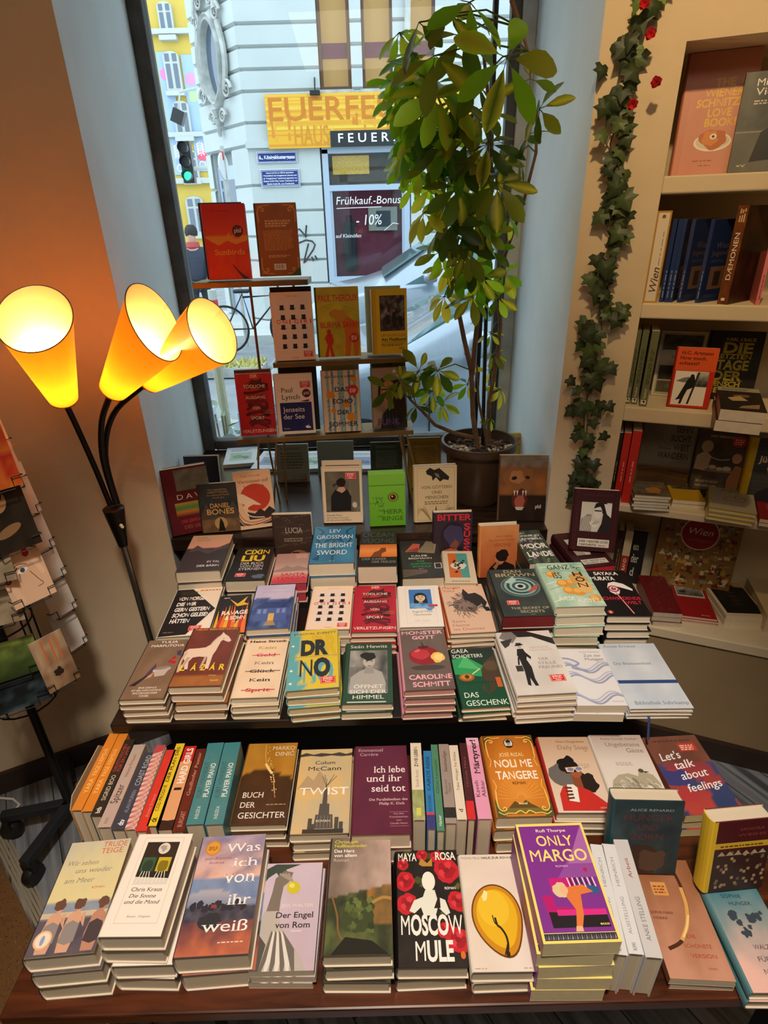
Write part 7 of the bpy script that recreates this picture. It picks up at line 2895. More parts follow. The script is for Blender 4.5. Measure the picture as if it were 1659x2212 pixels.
def book(key, w, d, t, loc, rot, label, group, piv='flat', cat='book'):
 c = COV[key]
 nm = 'hardcover_book' if c['kind'] == 'h' else 'paperback_book'
 off = {'flat': (0, 0, 0), 'stand': (0, d / 2, 0), 'up': (-w / 2, 0, -t / 2), 'spine': (w / 2, d / 2, -t / 2)}[piv]
 root = thing(nm, label, cat, loc, rot, group)
 pk = (key, round(w, 3), round(d, 3), round(t, 3))
 if pk not in PROTO:
  b, q, e = cover_mesh(key, w, d, t)
  a1 = b.build('cover', M_PRINT, root)
  a2 = q.build('page_block', edge_mat(e), root)
  PROTO[pk] = (a1, a2)
 else:
  a1, a2 = (o.copy() for o in PROTO[pk])
  COL.objects.link(a1)
  COL.objects.link(a2)
  a1.parent = a2.parent = root
 a1.location = off
 a2.location = off
 return root


ORD = {1: ['single'], 2: ['lower', 'upper'], 3: ['bottom', 'middle', 'top'], 4: ['bottom', 'second lowest', 'third lowest', 'top'], 5: ['bottom', 'second lowest', 'middle', 'second highest', 'top'], 6: ['bottom', 'second lowest', 'third lowest', 'third highest', 'second highest', 'top']}
RJ = random.Random(77)


def pile(key, x, y, z0, z1, rz, w, d, n, group, where, art=None, jit=1.0):
 t = (z1 - z0) / n
 k_ = art or key
 out = []
 for i in range(n):
  top = i == n - 1
  jx, jy, jr = (0, 0, 0) if top else (RJ.uniform(-.005, .005) * jit, RJ.uniform(-.004, .002) * jit, RJ.uniform(-1.6, 1.6) * jit)
  if n > 1:
   lab = '%s, %s of its pile %s' % (COV[k_]['desc'], ORD[n][i], where)
  else:
   lab = '%s %s' % (COV[k_]['desc'], where)
  out.append(book(k_, w, d, t - 0.0006, (x + jx, y + jy, z0 + i * t), (0, 0, RAD(rz + jr)), lab.strip(), group))
 return out


PLACE = {
 'wir': (-0.5793, 0.636, 0.52, 0.6556, 3.64, 0.1218, 0.2029, 3),
 'sonne': (-0.4447, 0.6308, 0.52, 0.6956, -0.94, 0.1102, 0.1799, 4),
 'was': (-0.3241, 0.6501, 0.52, 0.6294, 1.68, 0.1337, 0.2172, 2),
 'engel': (-0.2029, 0.6368, 0.52, 0.574, 0.02, 0.1156, 0.1917, 3),
 'herz': (-0.0664, 0.6355, 0.52, 0.6408, -0.32, 0.1227, 0.2079, 3),
 'moscow': (0.0639, 0.6316, 0.52, 0.6014, -0.68, 0.1283, 0.2064, 2),
 'haus': (0.1854, 0.626, 0.52, 0.5921, -0.58, 0.1125, 0.2054, 2),
 'margo': (0.3028, 0.6143, 0.52, 0.7012, 0.28, 0.1277, 0.2068, 5),
 'version': (0.5416, 0.6247, 0.52, 0.5575, -3.78, 0.1118, 0.2125, 2),
 'yulia': (-0.5876, 1.1233, 0.68, 0.7597, 0.84, 0.1084, 0.2132, 4),
 'lazar': (-0.4588, 1.134, 0.68, 0.7867, 0.02, 0.1278, 0.2169, 4),
 'kein': (-0.322, 1.1265, 0.68, 0.7515, 0.46, 0.1158, 0.2134, 3),
 'drno': (-0.1872, 1.1167, 0.68, 0.7841, 4.39, 0.1259, 0.217, 4),
 'offnet': (-0.0524, 1.123, 0.68, 0.7296, -0.38, 0.126, 0.2191, 2),
 'monster': (0.0918, 1.1173, 0.68, 0.774, 1.51, 0.1235, 0.2197, 4),
 'geschenk': (0.2233, 1.0981, 0.68, 0.7275, 2.13, 0.1183, 0.2093, 3),
 'stille': (0.361, 1.099, 0.68, 0.7717, 2.15, 0.1432, 0.2252, 5),
 'zeit': (0.5031, 1.0889, 0.68, 0.7272, -1.8, 0.1169, 0.1995, 2),
 'bess': (0.6427, 1.1035, 0.68, 0.7148, -1.16, 0.1488, 0.2318, 3),
 'brief': (-0.5643, 1.3587, 0.68, 0.7606, 3.17, 0.1408, 0.2279, 4),
 'ravage': (-0.4424, 1.3354, 0.68, 0.7633, 4.55, 0.0954, 0.1814, 3),
 'villa': (-0.3284, 1.3489, 0.68, 0.7783, 2.3, 0.1202, 0.2081, 4),
 'onigiri': (-0.1619, 1.3475, 0.68, 0.77, -0.82, 0.1238, 0.205, 3),
 'tod': (-0.0355, 1.3553, 0.68, 0.7571, -0.86, 0.1261, 0.2206, 4),
 'ingrid': (0.0935, 1.3424, 0.68, 0.7703, -0.15, 0.1231, 0.1948, 4),
 'sein': (0.2318, 1.3603, 0.68, 0.7456, 2.18, 0.1328, 0.2306, 4),
 'danb': (0.3757, 1.3377, 0.68, 0.8136, 0.42, 0.1455, 0.2253, 3),
 'ganz': (0.5089, 1.3319, 0.68, 0.8393, -0.08, 0.1359, 0.2137, 5),
 'sayaka': (0.6471, 1.3351, 0.68, 0.8037, -2.71, 0.119, 0.2213, 5),
 'barin': (-0.5714, 1.5785, 0.7, 0.8261, 2.36, 0.1367, 0.2211, 3),
 'cixin': (-0.4303, 1.5675, 0.7, 0.7883, 0.41, 0.1249, 0.1991, 2),
 'santa': (-0.3014, 1.5549, 0.7, 0.7746, 2.18, 0.1141, 0.1739, 2),
 'bright': (-0.1648, 1.5827, 0.7, 0.8419, 0.51, 0.1418, 0.2294, 3),
 'ocean': (-0.0238, 1.5748, 0.7, 0.827, -1.05, 0.1228, 0.2137, 2),
 'kaleb': (0.1128, 1.5802, 0.7, 0.7814, 0.67, 0.1327, 0.2244, 2),
 'moor': (0.4735, 1.5717, 0.7, 0.82, 3.89, 0.093, 0.207, 2),
 'meister2': (0.6285, 1.5726, 0.7, 0.8055, 7.8, 0.1179, 0.2113, 3),
 'beast': (0.2327, 1.5566, 0.7, 0.7613, -2.99, 0.1036, 0.19, 1),
 'buch': (-0.2922, 0.912, 0.52, 0.5977, -0.04, 0.126, 0.215, 3),
 'twist': (-0.156, 0.8781, 0.52, 0.6109, 0.04, 0.1292, 0.215, 3),
 'iche': (-0.0243, 0.8374, 0.52, 0.664, -0.04, 0.1231, 0.215, 3),
 'noli': (0.2768, 0.8825, 0.52, 0.6392, -0.1, 0.1243, 0.21, 3),
 'daily': (0.4205, 0.9116, 0.52, 0.6, -1.58, 0.1263, 0.2037, 3),
 'ungeb': (0.5581, 0.9286, 0.52, 0.585, -1.88, 0.131, 0.2002, 2),
 'lets': (0.6965, 0.9109, 0.52, 0.59, 2.03, 0.132, 0.2103, 3),
 'sophie': (0.6533, 0.5878, 0.52, 0.57, -1.12, 0.1066, 0.191, 2),
}
STAND = {
 'daniel': (-0.5577, 1.7296, 0.81, 6.96, 14.0, 0.1311, 0.1683),
 'verm': (-0.4347, 1.7543, 0.81, 14.0, 14.0, 0.1257, 0.1997),
 'wom': (-0.1433, 1.7739, 0.81, -0.87, 9.0, 0.1396, 0.1959),
 'gott': (0.1773, 1.7643, 0.81, 2.79, 9.0, 0.1487, 0.1983),
 'bear': (0.4714, 1.755, 0.81, -4.0, 10.0, 0.1636, 0.2305),
 'ring': (0.0124, 1.742, 0.81, 2.37, 6.0, 0.1225, 0.185),
 'da': (-0.6454, 1.7234, 0.81, 22.0, 12.0, 0.1495, 0.2267),
 'grey': (-0.365, 2.15, 0.7995, 0.0, 12.0, 0.1305, 0.1615),
 'sunb': (-0.4351, 1.8284, 1.6049, 5.0, 7.0, 0.1249, 0.1993),
 'orangeb': (-0.2885, 1.8419, 1.6099, 5.0, 7.0, 0.1214, 0.1929),
 'onig': (-0.2671, 1.8439, 1.3616, 5.0, 7.0, 0.1279, 0.202),
 'burma': (-0.1274, 1.8566, 1.3652, 5.0, 7.0, 0.136, 0.2071),
 'fliess': (0.0334, 1.871, 1.3661, 5.0, 7.0, 0.1132, 0.1951),
 'todl': (-0.4098, 1.8307, 1.1205, 5.0, 7.0, 0.118, 0.2019),
 'lynch': (-0.2844, 1.8423, 1.1183, 5.0, 7.0, 0.1259, 0.1971),
 'echo': (-0.1317, 1.8562, 1.1159, 5.0, 7.0, 0.125, 0.2022),
 'punk': (0.0282, 1.8705, 1.1195, 5.0, 7.0, 0.1187, 0.1995),
 'lucia': (-0.3085, 1.6699, 0.7, 0.0, 6.0, 0.1319, 0.1925),
 'bitter': (0.2254, 1.6602, 0.7, 0.0, 6.0, 0.1321, 0.1895),
 'herzen': (0.3656, 1.5752, 0.7, 3.0, 8.0, 0.1282, 0.1783),
 'meister': (0.6451, 1.542, 0.8055, -12.0, 16.0, 0.1365, 0.1935),
 'wander': (0.6546, 0.6556, 0.57, 4.0, 10.0, 0.1214, 0.1694),
 'alice': (0.4969, 0.6986, 0.5575, -3.0, 12.0, 0.1379, 0.1751),
 'greyb': (-0.195, 2.2, 0.7843, 0.0, 12.0, 0.15, 0.1658),
 'darkb': (0.0149, 2.1, 0.8159, 0.0, 12.0, 0.1256, 0.161),
 'brownb': (0.1613, 2.05, 0.811, 0.0, 12.0, 0.1282, 0.1954),
 'potside': (0.5271, 2.2, 0.7303, 0.0, 8.0, 0.0969, 0.2331),
 'navyb': (-0.6867, 2.0, 0.8189, 0.0, 10.0, 0.1319, 0.1576),
}
SHELF = [
 ('schnitzel', 'face', 0.2865, 0.09, 1.835, 0.1656, 0.2671),
 ('viennen', 'face', 0.4041, 0.04, 1.835, 0.1368, 0.2091),
 ('wienband', 'spine', 0.208, 0.01, 1.531, 0.0354, 0.2262, 0.24),
 ('bluewien', 'spine', 0.2377, 0.03, 1.531, 0.0103, 0.2057, -0.51),
 ('bluewien', 'spine', 0.2506, 0.03, 1.531, 0.0102, 0.2055, -1.33),
 ('bluewien', 'spine', 0.2611, 0.03, 1.531, 0.0102, 0.2052, -0.27),
 ('bluewien', 'spine', 0.2819, 0.03, 1.531, 0.0101, 0.2046, 1.22),
 ('bluewien', 'spine', 0.3264, 0.03, 1.531, 0.0099, 0.2036, 0.48),
 ('daemon', 'spine', 0.3861, 0.01, 1.531, 0.0264, 0.2332, -0.31),
 ('pinkb', 'spine', 0.468, 0.01, 1.531, 0.0094, 0.1315, 4.68),
 ('greenb', 'spine', 0.1955, 0.03, 1.238, 0.0146, 0.2141, 1.15),
 ('greenb', 'spine', 0.2144, 0.03, 1.238, 0.0169, 0.2148, 0.8),
 ('greenb', 'spine', 0.2393, 0.015, 1.238, 0.0204, 0.2181, 0.2),
 ('vintage', 'face', 0.3267, 0.15, 1.238, 0.1289, 0.1935),
 ('artmann', 'face', 0.3588, 0.03, 1.238, 0.1103, 0.1698),
 ('kraus', 'face', 0.4695, 0.15, 1.238, 0.1431, 0.1977),
 ('blackspine', 'spine', 0.1945, 0.02, 0.918, 0.0109, 0.231, -0.09),
 ('redspine', 'spine', 0.2137, 0.02, 0.918, 0.021, 0.2328, -0.6),
 ('redspine', 'spine', 0.2398, 0.015, 0.918, 0.0259, 0.2432, -0.15),
 ('sehn', 'face', 0.3404, 0.14, 0.918, 0.1612, 0.2333),
 ('gert', 'face', 0.4961, 0.13, 0.918, 0.1376, 0.2213),
 ('jued', 'face', 0.6341, 0.1, 0.918, 0.136, 0.2167),
 ('blackspine2', 'spine', 0.2548, 0.17, 0.512, 0.0158, 0.2264, -0.46),
 ('creamred', 'spine', 0.283, 0.17, 0.512, 0.0254, 0.2281, -2.34),
 ('andererb', 'face', 0.3225, 0.19, 0.512, 0.0506, 0.209),
 ('wimmel', 'face', 0.5075, 0.18, 0.512, 0.2577, 0.2934),
 ('pilot', 'flat', 0.9762, 1.5195, 1.238, 0.1042, 0.2425, -26.19, 0.03, 2),
 ('magaz', 'flat', 0.8502, 1.6635, 0.918, 0.1061, 0.1142, -12.39, 0.01, 5),
 ('yellowp', 'flat', 0.982, 1.6945, 0.918, 0.0946, 0.1636, -15.68, 0.013, 2),
 ('wienpoet', 'flat', 1.0817, 1.6034, 0.918, 0.1248, 0.2024, -26.63, 0.014, 3),
 ('redgift', 'flat', 1.2056, 1.5523, 0.918, 0.1193, 0.1994, -26.56, 0.012, 2),
 ('darkorn', 'flat', 0.9548, 1.6535, 0.512, 0.0921, 0.2265, -9.79, 0.018, 3),
 ('redtime', 'flat', 1.0771, 1.66, 0.512, 0.1141, 0.2309, -14.93, 0.009, 3),
 ('castle', 'flat', 1.2061, 1.6364, 0.512, 0.1282, 0.2134, -6.29, 0.02, 2),
 ('creamflat', 'flat', 1.331, 1.5898, 0.512, 0.1296, 0.2297, -15.85, 0.016, 4),
]
SPINEUP = [
 ('o1', -0.6732, 0.9174, 0.84, 0.2074, 0.026, 0.125),
 ('o1', -0.6508, 0.9145, 0.8, 0.2079, 0.025, 0.125),
 ('sig', -0.6269, 0.8998, 1.24, 0.2, 0.026, 0.125),
 ('spi', -0.598, 0.8785, 0.84, 0.2107, 0.03, 0.125),
 ('coast', -0.5647, 0.863, 0.1, 0.1928, 0.03, 0.125),
 ('pat', -0.5421, 0.8706, 1.17, 0.2077, 0.024, 0.125),
 ('redw', -0.5171, 0.8644, 0.59, 0.2032, 0.024, 0.125),
 ('yel', -0.4999, 0.8786, 0.86, 0.2106, 0.022, 0.125),
 ('hard', -0.4707, 0.8691, 2.03, 0.2126, 0.029, 0.125),
 ('bro', -0.4426, 0.863, 1.99, 0.2077, 0.026, 0.125),
 ('pp', -0.4132, 0.8786, 1.9, 0.209, 0.041, 0.125),
 ('pp', -0.3727, 0.878, 2.09, 0.2102, 0.041, 0.125),
 ('zwei', 0.0582, 0.869, -1.2, 0.1961, 0.027, 0.125),
 ('blue', 0.0828, 0.8472, -1.82, 0.193, 0.019, 0.125),
 ('green', 0.1009, 0.8536, -1.43, 0.215, 0.017, 0.125),
 ('grey2', 0.1234, 0.8617, -1.38, 0.1999, 0.025, 0.125),
 ('whitesp', 0.1464, 0.8635, -1.24, 0.1882, 0.022, 0.125),
 ('dkr', 0.168, 0.8661, -2.27, 0.1946, 0.018, 0.125),
 ('pink', 0.1935, 0.8737, -0.89, 0.2082, 0.031, 0.125),
 ('wsp', 0.389, 0.6141, -7.21, 0.1917, 0.026, 0.125),
 ('wsp', 0.4138, 0.6144, -6.32, 0.1912, 0.027, 0.125),
 ('wspb', 0.4415, 0.6185, -5.83, 0.2111, 0.03, 0.125),
]

G1, G2, G3, G4, G5 = 'books in the front row of the low table', 'books in the back row of the low table', 'books stacked on the middle table', 'books standing on the window sill', 'books on the metal book stand'
WHERE = {'onigiri': 'on the table', 'tod': 'on the table', 'bess': '', 'meister2': ''}
ARTOF = {'meister2': 'meister'}
for k, (x, y, z0, z1, rz, w, d, n) in PLACE.items():
 g = G1 if y < 0.72 and z0 < 0.6 else (G2 if z0 < 0.6 else G3)
 bks = pile(k, x, y, z0, z1, rz, w, d, n, g, WHERE.get(k, ''), ARTOF.get(k))
 if k == 'bess':
  b = MB()
  b.tube([(-0.02, -d / 2 + 0.01, 0.006), (-0.022, -d / 2 - 0.006, 0.006), (-0.021, -d / 2 - 0.010, -0.02), (-0.016, -d / 2 - 0.011, -0.055)], 0.0028, 6)
  b.build('ribbon', mat('blue_ribbon', '#2c4a86', rough=0.6), bks[0])

def stand(key, x, y, z0, yaw, lean, w, h, t, label, group, art=None):
 c = RAD(lean)
 yw = RAD(yaw)
 off = t * cos(c)
 return book(art or key, w, h, t, (x - sin(yw) * off, y + cos(yw) * off, z0), (RAD(90) - c, 0, yw), label, group, 'stand')


TH = {'daniel': .022, 'verm': .016, 'wom': .030, 'gott': .030, 'bear': .020, 'ring': .05, 'da': .045, 'grey': .016, 'sunb': .022, 'orangeb': .024, 'onig': .020, 'burma': .030, 'fliess': .034, 'todl': .016, 'lynch': .020, 'echo': .026, 'punk': .028, 'lucia': .024, 'bitter': .026, 'herzen': .034, 'meister': .030, 'wander': .034, 'alice': .034, 'greyb': .018, 'darkb': .018, 'brownb': .02, 'potside': .02, 'navyb': .028}
ART2 = {'onig': 'onigiri', 'todl': 'tod', 'meister': 'meister'}
WH2 = {'onig': 'on the middle shelf of the metal stand', 'todl': 'standing on the lowest shelf of the metal stand', 'sunb': 'on the top shelf of the metal stand', 'meister': 'standing upright on its pile', 'lynch': 'on the metal stand',
       'navyb': 'behind the dark red book by the reveal', 'redb': 'behind the pot'}
for k, v in STAND.items():
 g = G5 if k in ('sunb', 'orangeb', 'onig', 'burma', 'fliess', 'todl', 'lynch', 'echo', 'punk') else (G3 if k in ('lucia', 'bitter', 'herzen', 'meister') else ('upright books on the low table' if k in ('wander', 'alice') else G4))
 a = ART2.get(k, k)
 lab = COV[a]['desc'] + (' ' + WH2[k] if k in WH2 else '')
 stand(k, *v, TH[k], lab, g, a)

# further copies standing behind the front ones
for k, art, dx, dy, dh, lab, g in (('sunb', 'bro2', -0.014, 0.030, 0.004, 'dark brown hardcover behind the fiery red one on the metal stand', G5),
                               ('onig', 'bro2', -0.003, 0.030, 0.012, 'dark brown hardcover behind the bowler hat book on the metal stand', G5),
                               ('fliess', 'palegrn', -0.018, 0.040, 0.006, 'pale green hardcover behind the yellow factory photo book', G5),
                               ('todl', 'redframe', -0.006, 0.024, 0.006, 'dark framed cover behind the crimson book on the metal stand', G5),
                               ('lynch', 'navyb', 0.012, 0.036, 0.020, 'navy hardcover rising behind the white and navy book', G5),
                               ('echo', 'palegrn', 0.0, 0.045, 0.014, 'pale green hardcover behind the birch forest book', G5),
                               ('punk', 'olive', 0.0, 0.050, 0.024, 'olive hardcover behind the tan portrait book', G5),
                               ('wom', 'wom', 0.000, 0.036, 0.010, 'second copy behind the cream book with the woman painting', G4)):
 if art not in COV:
  col, ds = {'bro2': ('#2e2018', 'dark brown hardcover'), 'palegrn': ('#b3bb9c', 'pale green hardcover'), 'redframe': ('#4a2a2a', 'dark framed cover'), 'olive': ('#6d6a2c', 'olive hardcover')}[art]
  cover(art, col, desc=ds)(lambda A_, c_=col: A_.fill(c_))
 x, y, z0, yaw, lean, w, h = STAND[k]
 stand(k, x + dx, y + dy, z0, yaw, lean, w, h + dh, 0.022, lab, g, art)

# clear acrylic holders for the covers that face the street
M_ACR = glass_mat('acrylic', '#f4f8f8', refl=0.05)
for k, lab in (('grey', 'clear acrylic book holder nearest the stand legs with a beige cover'), ('greyb', 'clear acrylic book holder with a plain grey cover'), ('darkb', 'clear acrylic book holder with a dark olive cover')):
 x, y, z0, yaw, lean, w, h = STAND[k]
 t_ = thing('book_holder', lab, 'book holder', (x, y, 0.81), (0, 0, 0), 'acrylic book holders on the sill')
 zz = z0 - 0.81
 b = MB()
 M = Matrix.Translation((0, 0.045, max(zz, 0.0))) @ Matrix.Rotation(RAD(-lean), 4, 'X')
 b.box((-w * .42, 0.0, 0.0), (w * .42, 0.003, h * .8), M=M)
 b.box((-w * .42, -0.06, 0.0), (w * .42, 0.0, 0.003), M=M)
 b.box((-w * .42, -0.063, 0.0), (w * .42, -0.06, 0.03), M=M)
 b.build('back_plate', M_ACR, t_)

# white paperbacks lying against the glass
for k, (x, y, rz, art, lab) in enumerate(((-0.6363, 2.4321, 8, 'whiteflat', 'white paperback lying by the glass beside the navy cover'), (-0.4834, 2.3657, -6, 'blueflat', 'white and lilac paperback lying behind the brass legs'),
                                           (-0.3146, 2.3538, 4, 'whiteflat', 'white paperback lying between the two grey covers'), (-0.0904, 2.3381, -3, 'blueflat', 'white paperback lying left of the dark olive cover'))):
 pile('w', x, y, 0.81, 0.826, rz, 0.14, 0.21, 1, 'paperbacks lying by the window glass', '', art)[0]['label'] = lab

# ---- books in the built-in bookcase
G6 = 'books in the built-in bookcase'
LV = {1.835: 'top', 1.531: 'second', 1.238: 'third', 0.918: 'fourth', 0.512: 'lowest'}
cnt = {}
nth = ['first', 'second', 'third', 'fourth', 'fifth', 'sixth']
STH = {'schnitzel': .03, 'viennen': .02, 'vintage': .012, 'artmann': .018, 'kraus': .035, 'sehn': .02, 'gert': .02, 'jued': .035, 'andererb': .02, 'wimmel': .014}
SW = {'wienband': .20, 'bluewien': .13, 'daemon': .16, 'pinkb': .12, 'greenb': .13, 'blackspine': .16, 'redspine': .16, 'blackspine2': .08, 'creamred': .08}
AW = RAD(-22)
for r in SHELF:
 k, mode = r[0], r[1]
 if mode == 'face':
  s, dep, z, w, h = r[2:]
  p = WR @ Vector((s, dep + STH[k], z))
  book(k, w, h, STH[k], p, (RAD(82), 0, AW), COV[k]['desc'] + ' on the %s shelf' % LV[z], G6, 'stand')
 elif mode == 'spine':
  s, dep, z, w, h, tilt = r[2:]
  cnt[k] = cnt.get(k, 0) + 1
  p = WR @ Vector((s, dep, z))
  n_ = sum(1 for q in SHELF if q[0] == k)
  lab = COV[k]['desc'] + (', %s from the pier' % nth[cnt[k] - 1] if n_ > 1 else '') + ' on the %s shelf' % LV[z]
  o = book(k, SW[k], h, max(w, .009), p, (RAD(90), 0, RAD(90) + AW), lab, G6, 'spine')
  if k == 'pinkb':
   o.rotation_euler = (RAD(90), RAD(6), RAD(90) + AW)
  elif k == 'daemon':
   o.rotation_euler = (RAD(90), 0, RAD(58) + AW)
  elif k == 'bluewien':
   o.rotation_euler = (RAD(90), 0, RAD((80, 78, 76, 58, 52)[cnt[k] - 1]) + AW)
 else:
  x, y, z, w, d, rz, t, n = r[2:]
  pile(k, x, y, z, z + t * n, rz, w, d, n, G6, 'on the %s shelf' % LV[z], jit=0.8)

# ---- spine-up rows on the low table
cnt = {}
NS = {k: sum(1 for q in SPINEUP if q[0] == k) for k in COV}
for k, x, y, rz, L, t, hgt in SPINEUP:
 cnt[k] = cnt.get(k, 0) + 1
 lab = COV[k]['desc']
 if NS[k] > 1:
  lab += ', left of its twin' if cnt[k] == 1 else ', right of its twin'
 book(k, hgt, L, t * 0.93, (x, y, 0.52), (0, RAD(90), RAD(rz)), lab, 'spine-up books on the low table', 'up')

# beige metal bookend closing the spine-up row
b = MB()
pts = [(0.0, 0.0), (0.17, 0.0), (0.17, 0.105), (0.155, 0.125), (0.02, 0.125), (0.0, 0.105)]
b.prism(pts, 0, 0.002, M=Matrix.Translation((-0.700, 0.83, 0.52)) @ Matrix.Rotation(RAD(90), 4, 'Z') @ Matrix.Rotation(RAD(90), 4, 'X'))
b.box((-0.700, 0.84, 0.52), (-0.64, 0.98, 0.5212))
tag(b.build('bookend', mat('beige_metal', '#c3a57e', rough=0.5)), 'beige metal bookend beside the orange spine-up books', 'bookend')


# ================================================================ metal book stand on the sill
M_BRASS = mat('brass', '#a8814a', rough=0.35, metal=0.85)
M_COPPER = mat('copper_rod', '#9a5a34', rough=0.35, metal=0.85)
M_BOARD = mat('stand_board', '#7d6238', rough=0.4, metal=0.35, var=0.2, scale=12)
st_ = thing('book_stand', 'three tier metal stand with short boards and brass legs on the sill', 'book stand', (-0.18, 1.87, 0.81))
YS = lambda x: 1.845 + 0.09 * (x + 0.2)


def board(x0, x1, z):
 b = MB()
 o = Vector((-0.18, 1.87, 0.81))
 p = [Vector((x0, YS(x0), 0)), Vector((x1, YS(x1), 0)), Vector((x1, YS(x1) + 0.11, 0)), Vector((x0, YS(x0) + 0.11, 0))]
 b.prism([(q.x - o.x, q.y - o.y) for q in p], z - 0.016 - o.z, z - o.z)
 b.build('shelf_board', M_BOARD, st_, bevel=0.0015)


board(-0.5454, -0.2096, 1.601)
board(-0.3384, 0.0971, 1.359)
board(-0.4837, 0.1077, 1.112)


def rod(pts, m=M_COPPER, r=0.0042):
 b = MB()
 o = Vector((-0.18, 1.87, 0.81))
 b.tube([Vector(p) - o for p in pts], r, 8)
 b.build('rod', m, st_)


rod([(-0.395, 1.90, 1.585), (-0.395, 1.90, 1.112)])
rod([(-0.395, 1.90, 1.585), (-0.50, 1.90, 1.585)])
rod([(-0.265, 1.93, 1.585), (-0.265, 1.93, 1.343)], M_BRASS)
rod([(0.045, 1.94, 1.343), (0.045, 1.94, 1.112)], M_BRASS)
for x0, x1, y0, y1 in ((-0.42, -0.455, 1.86, 1.84), (-0.40, -0.395, 1.90, 1.97), (-0.36, -0.40, 1.86, 1.86), (-0.34, -0.37, 1.90, 1.98), (0.06, 0.115, 1.87, 1.82), (0.085, 0.150, 1.87, 1.84), (0.07, 0.10, 1.93, 2.0)):
 rod([(x0, y0, 1.096), (x1, y1, 0.81)], M_BRASS, 0.0036)

# ================================================================ floor lamp with three cone shades
M_LAMPM = mat('dark_lamp_metal', '#2b2622', rough=0.3, metal=0.8)
M_SHADE = bpy.data.materials.new('amber_shade')
M_SHADE.use_nodes = True
nt = M_SHADE.node_tree
bs = nt.nodes['Principled BSDF']
bs.inputs['Base Color'].default_value = (*LIN('#f08020'), 1)
bs.inputs['Roughness'].default_value = 0.45
tr = nt.nodes.new('ShaderNodeBsdfTranslucent')
tr.inputs['Color'].default_value = (1.0, 0.42, 0.03, 1)
mx = nt.nodes.new('ShaderNodeMixShader')
mx.inputs[0].default_value = 0.55
nt.links.new(bs.outputs[0], mx.inputs[1])
nt.links.new(tr.outputs[0], mx.inputs[2])
nt.links.new(mx.outputs[0], nt.nodes['Material Output'].inputs['Surface'])
M_LINING = M_SHADE.copy()
M_LINING.name = 'white_shade_lining'
M_LINING.node_tree.nodes['Principled BSDF'].inputs['Base Color'].default_value = (0.9, 0.72, 0.30, 1)
M_LINING.node_tree.nodes['Translucent BSDF'].inputs['Color'].default_value = (1.0, 0.85, 0.5, 1)
M_RIM = mat('shade_rim', '#6a4a22', rough=0.5)
M_BULB = mat('lit_bulb', '#fff4dc', emit='#ffe2b0', estr=30.0)

LY = 1.45
BASE = Vector((-0.7408, 1.45, 0.0))
fl = thing('floor_lamp', 'floor lamp with three glowing orange cone shades on bent arms', 'lamp', BASE)
HUB = Vector((-0.7576, 1.45, 1.0503)) - BASE
b = MB()
b.lathe([(0.0, 0.0), (0.13, 0.0), (0.13, 0.012), (0.06, 0.03), (0.012, 0.035), (0.0, 0.035)], 32)
b.build('base', M_LAMPM, fl, smooth=True)
b = MB()
b.tube([(0, 0, 0.03), (HUB.x * .5, HUB.y, HUB.z * .5), (HUB.x, HUB.y, HUB.z - 0.07)], 0.0095, 14)
b.build('pole', mat('chrome_pole', '#8a8580', rough=0.2, metal=0.9), fl, smooth=True)
b = MB()
b.lathe([(0.0, -0.12), (0.013, -0.12), (0.029, 0.0), (0.024, 0.004), (0.0, 0.004)], 24, M=Matrix.Translation(HUB))
hub = b.build('hub', M_LAMPM, fl, smooth=True)
b = MB()
b.tube([HUB + Vector((0.018, -0.018, -0.045)), HUB + Vector((0.027, -0.029, -0.045))], [0.005, 0.004], 10)
b.build('switch_knob', mat('ivory_plastic', '#d8cbb0', rough=0.5), hub)
SH = [  # arm pixels from hub, neck, mouth centre; wide radius
 dict(arm=[[(-0.7639, 1.45, 1.062)], [(-0.7731, 1.44, 1.178)], [(-0.7808, 1.42, 1.3015)], [(-0.7819, 1.4, 1.3701)]], mouth=(-0.7273, 1.27, 1.5812), nrm=(38, -.40, .91), r=.076),
 dict(arm=[[(-0.7478, 1.45, 1.0644)], [(-0.7457, 1.44, 1.2039)], [(-0.7181, 1.43, 1.3088)], [(-0.6673, 1.41, 1.3876)]], mouth=(-0.4881, 1.32, 1.556), nrm=(56, .96, .27)),
 dict(arm=[[(-0.7478, 1.46, 1.0596)], [(-0.7572, 1.48, 1.1952)], [(-0.713, 1.49, 1.3085)], [(-0.6057, 1.48, 1.3913)]], mouth=(-0.3923, 1.41, 1.5258), nrm=(53, .93, .36)),
]
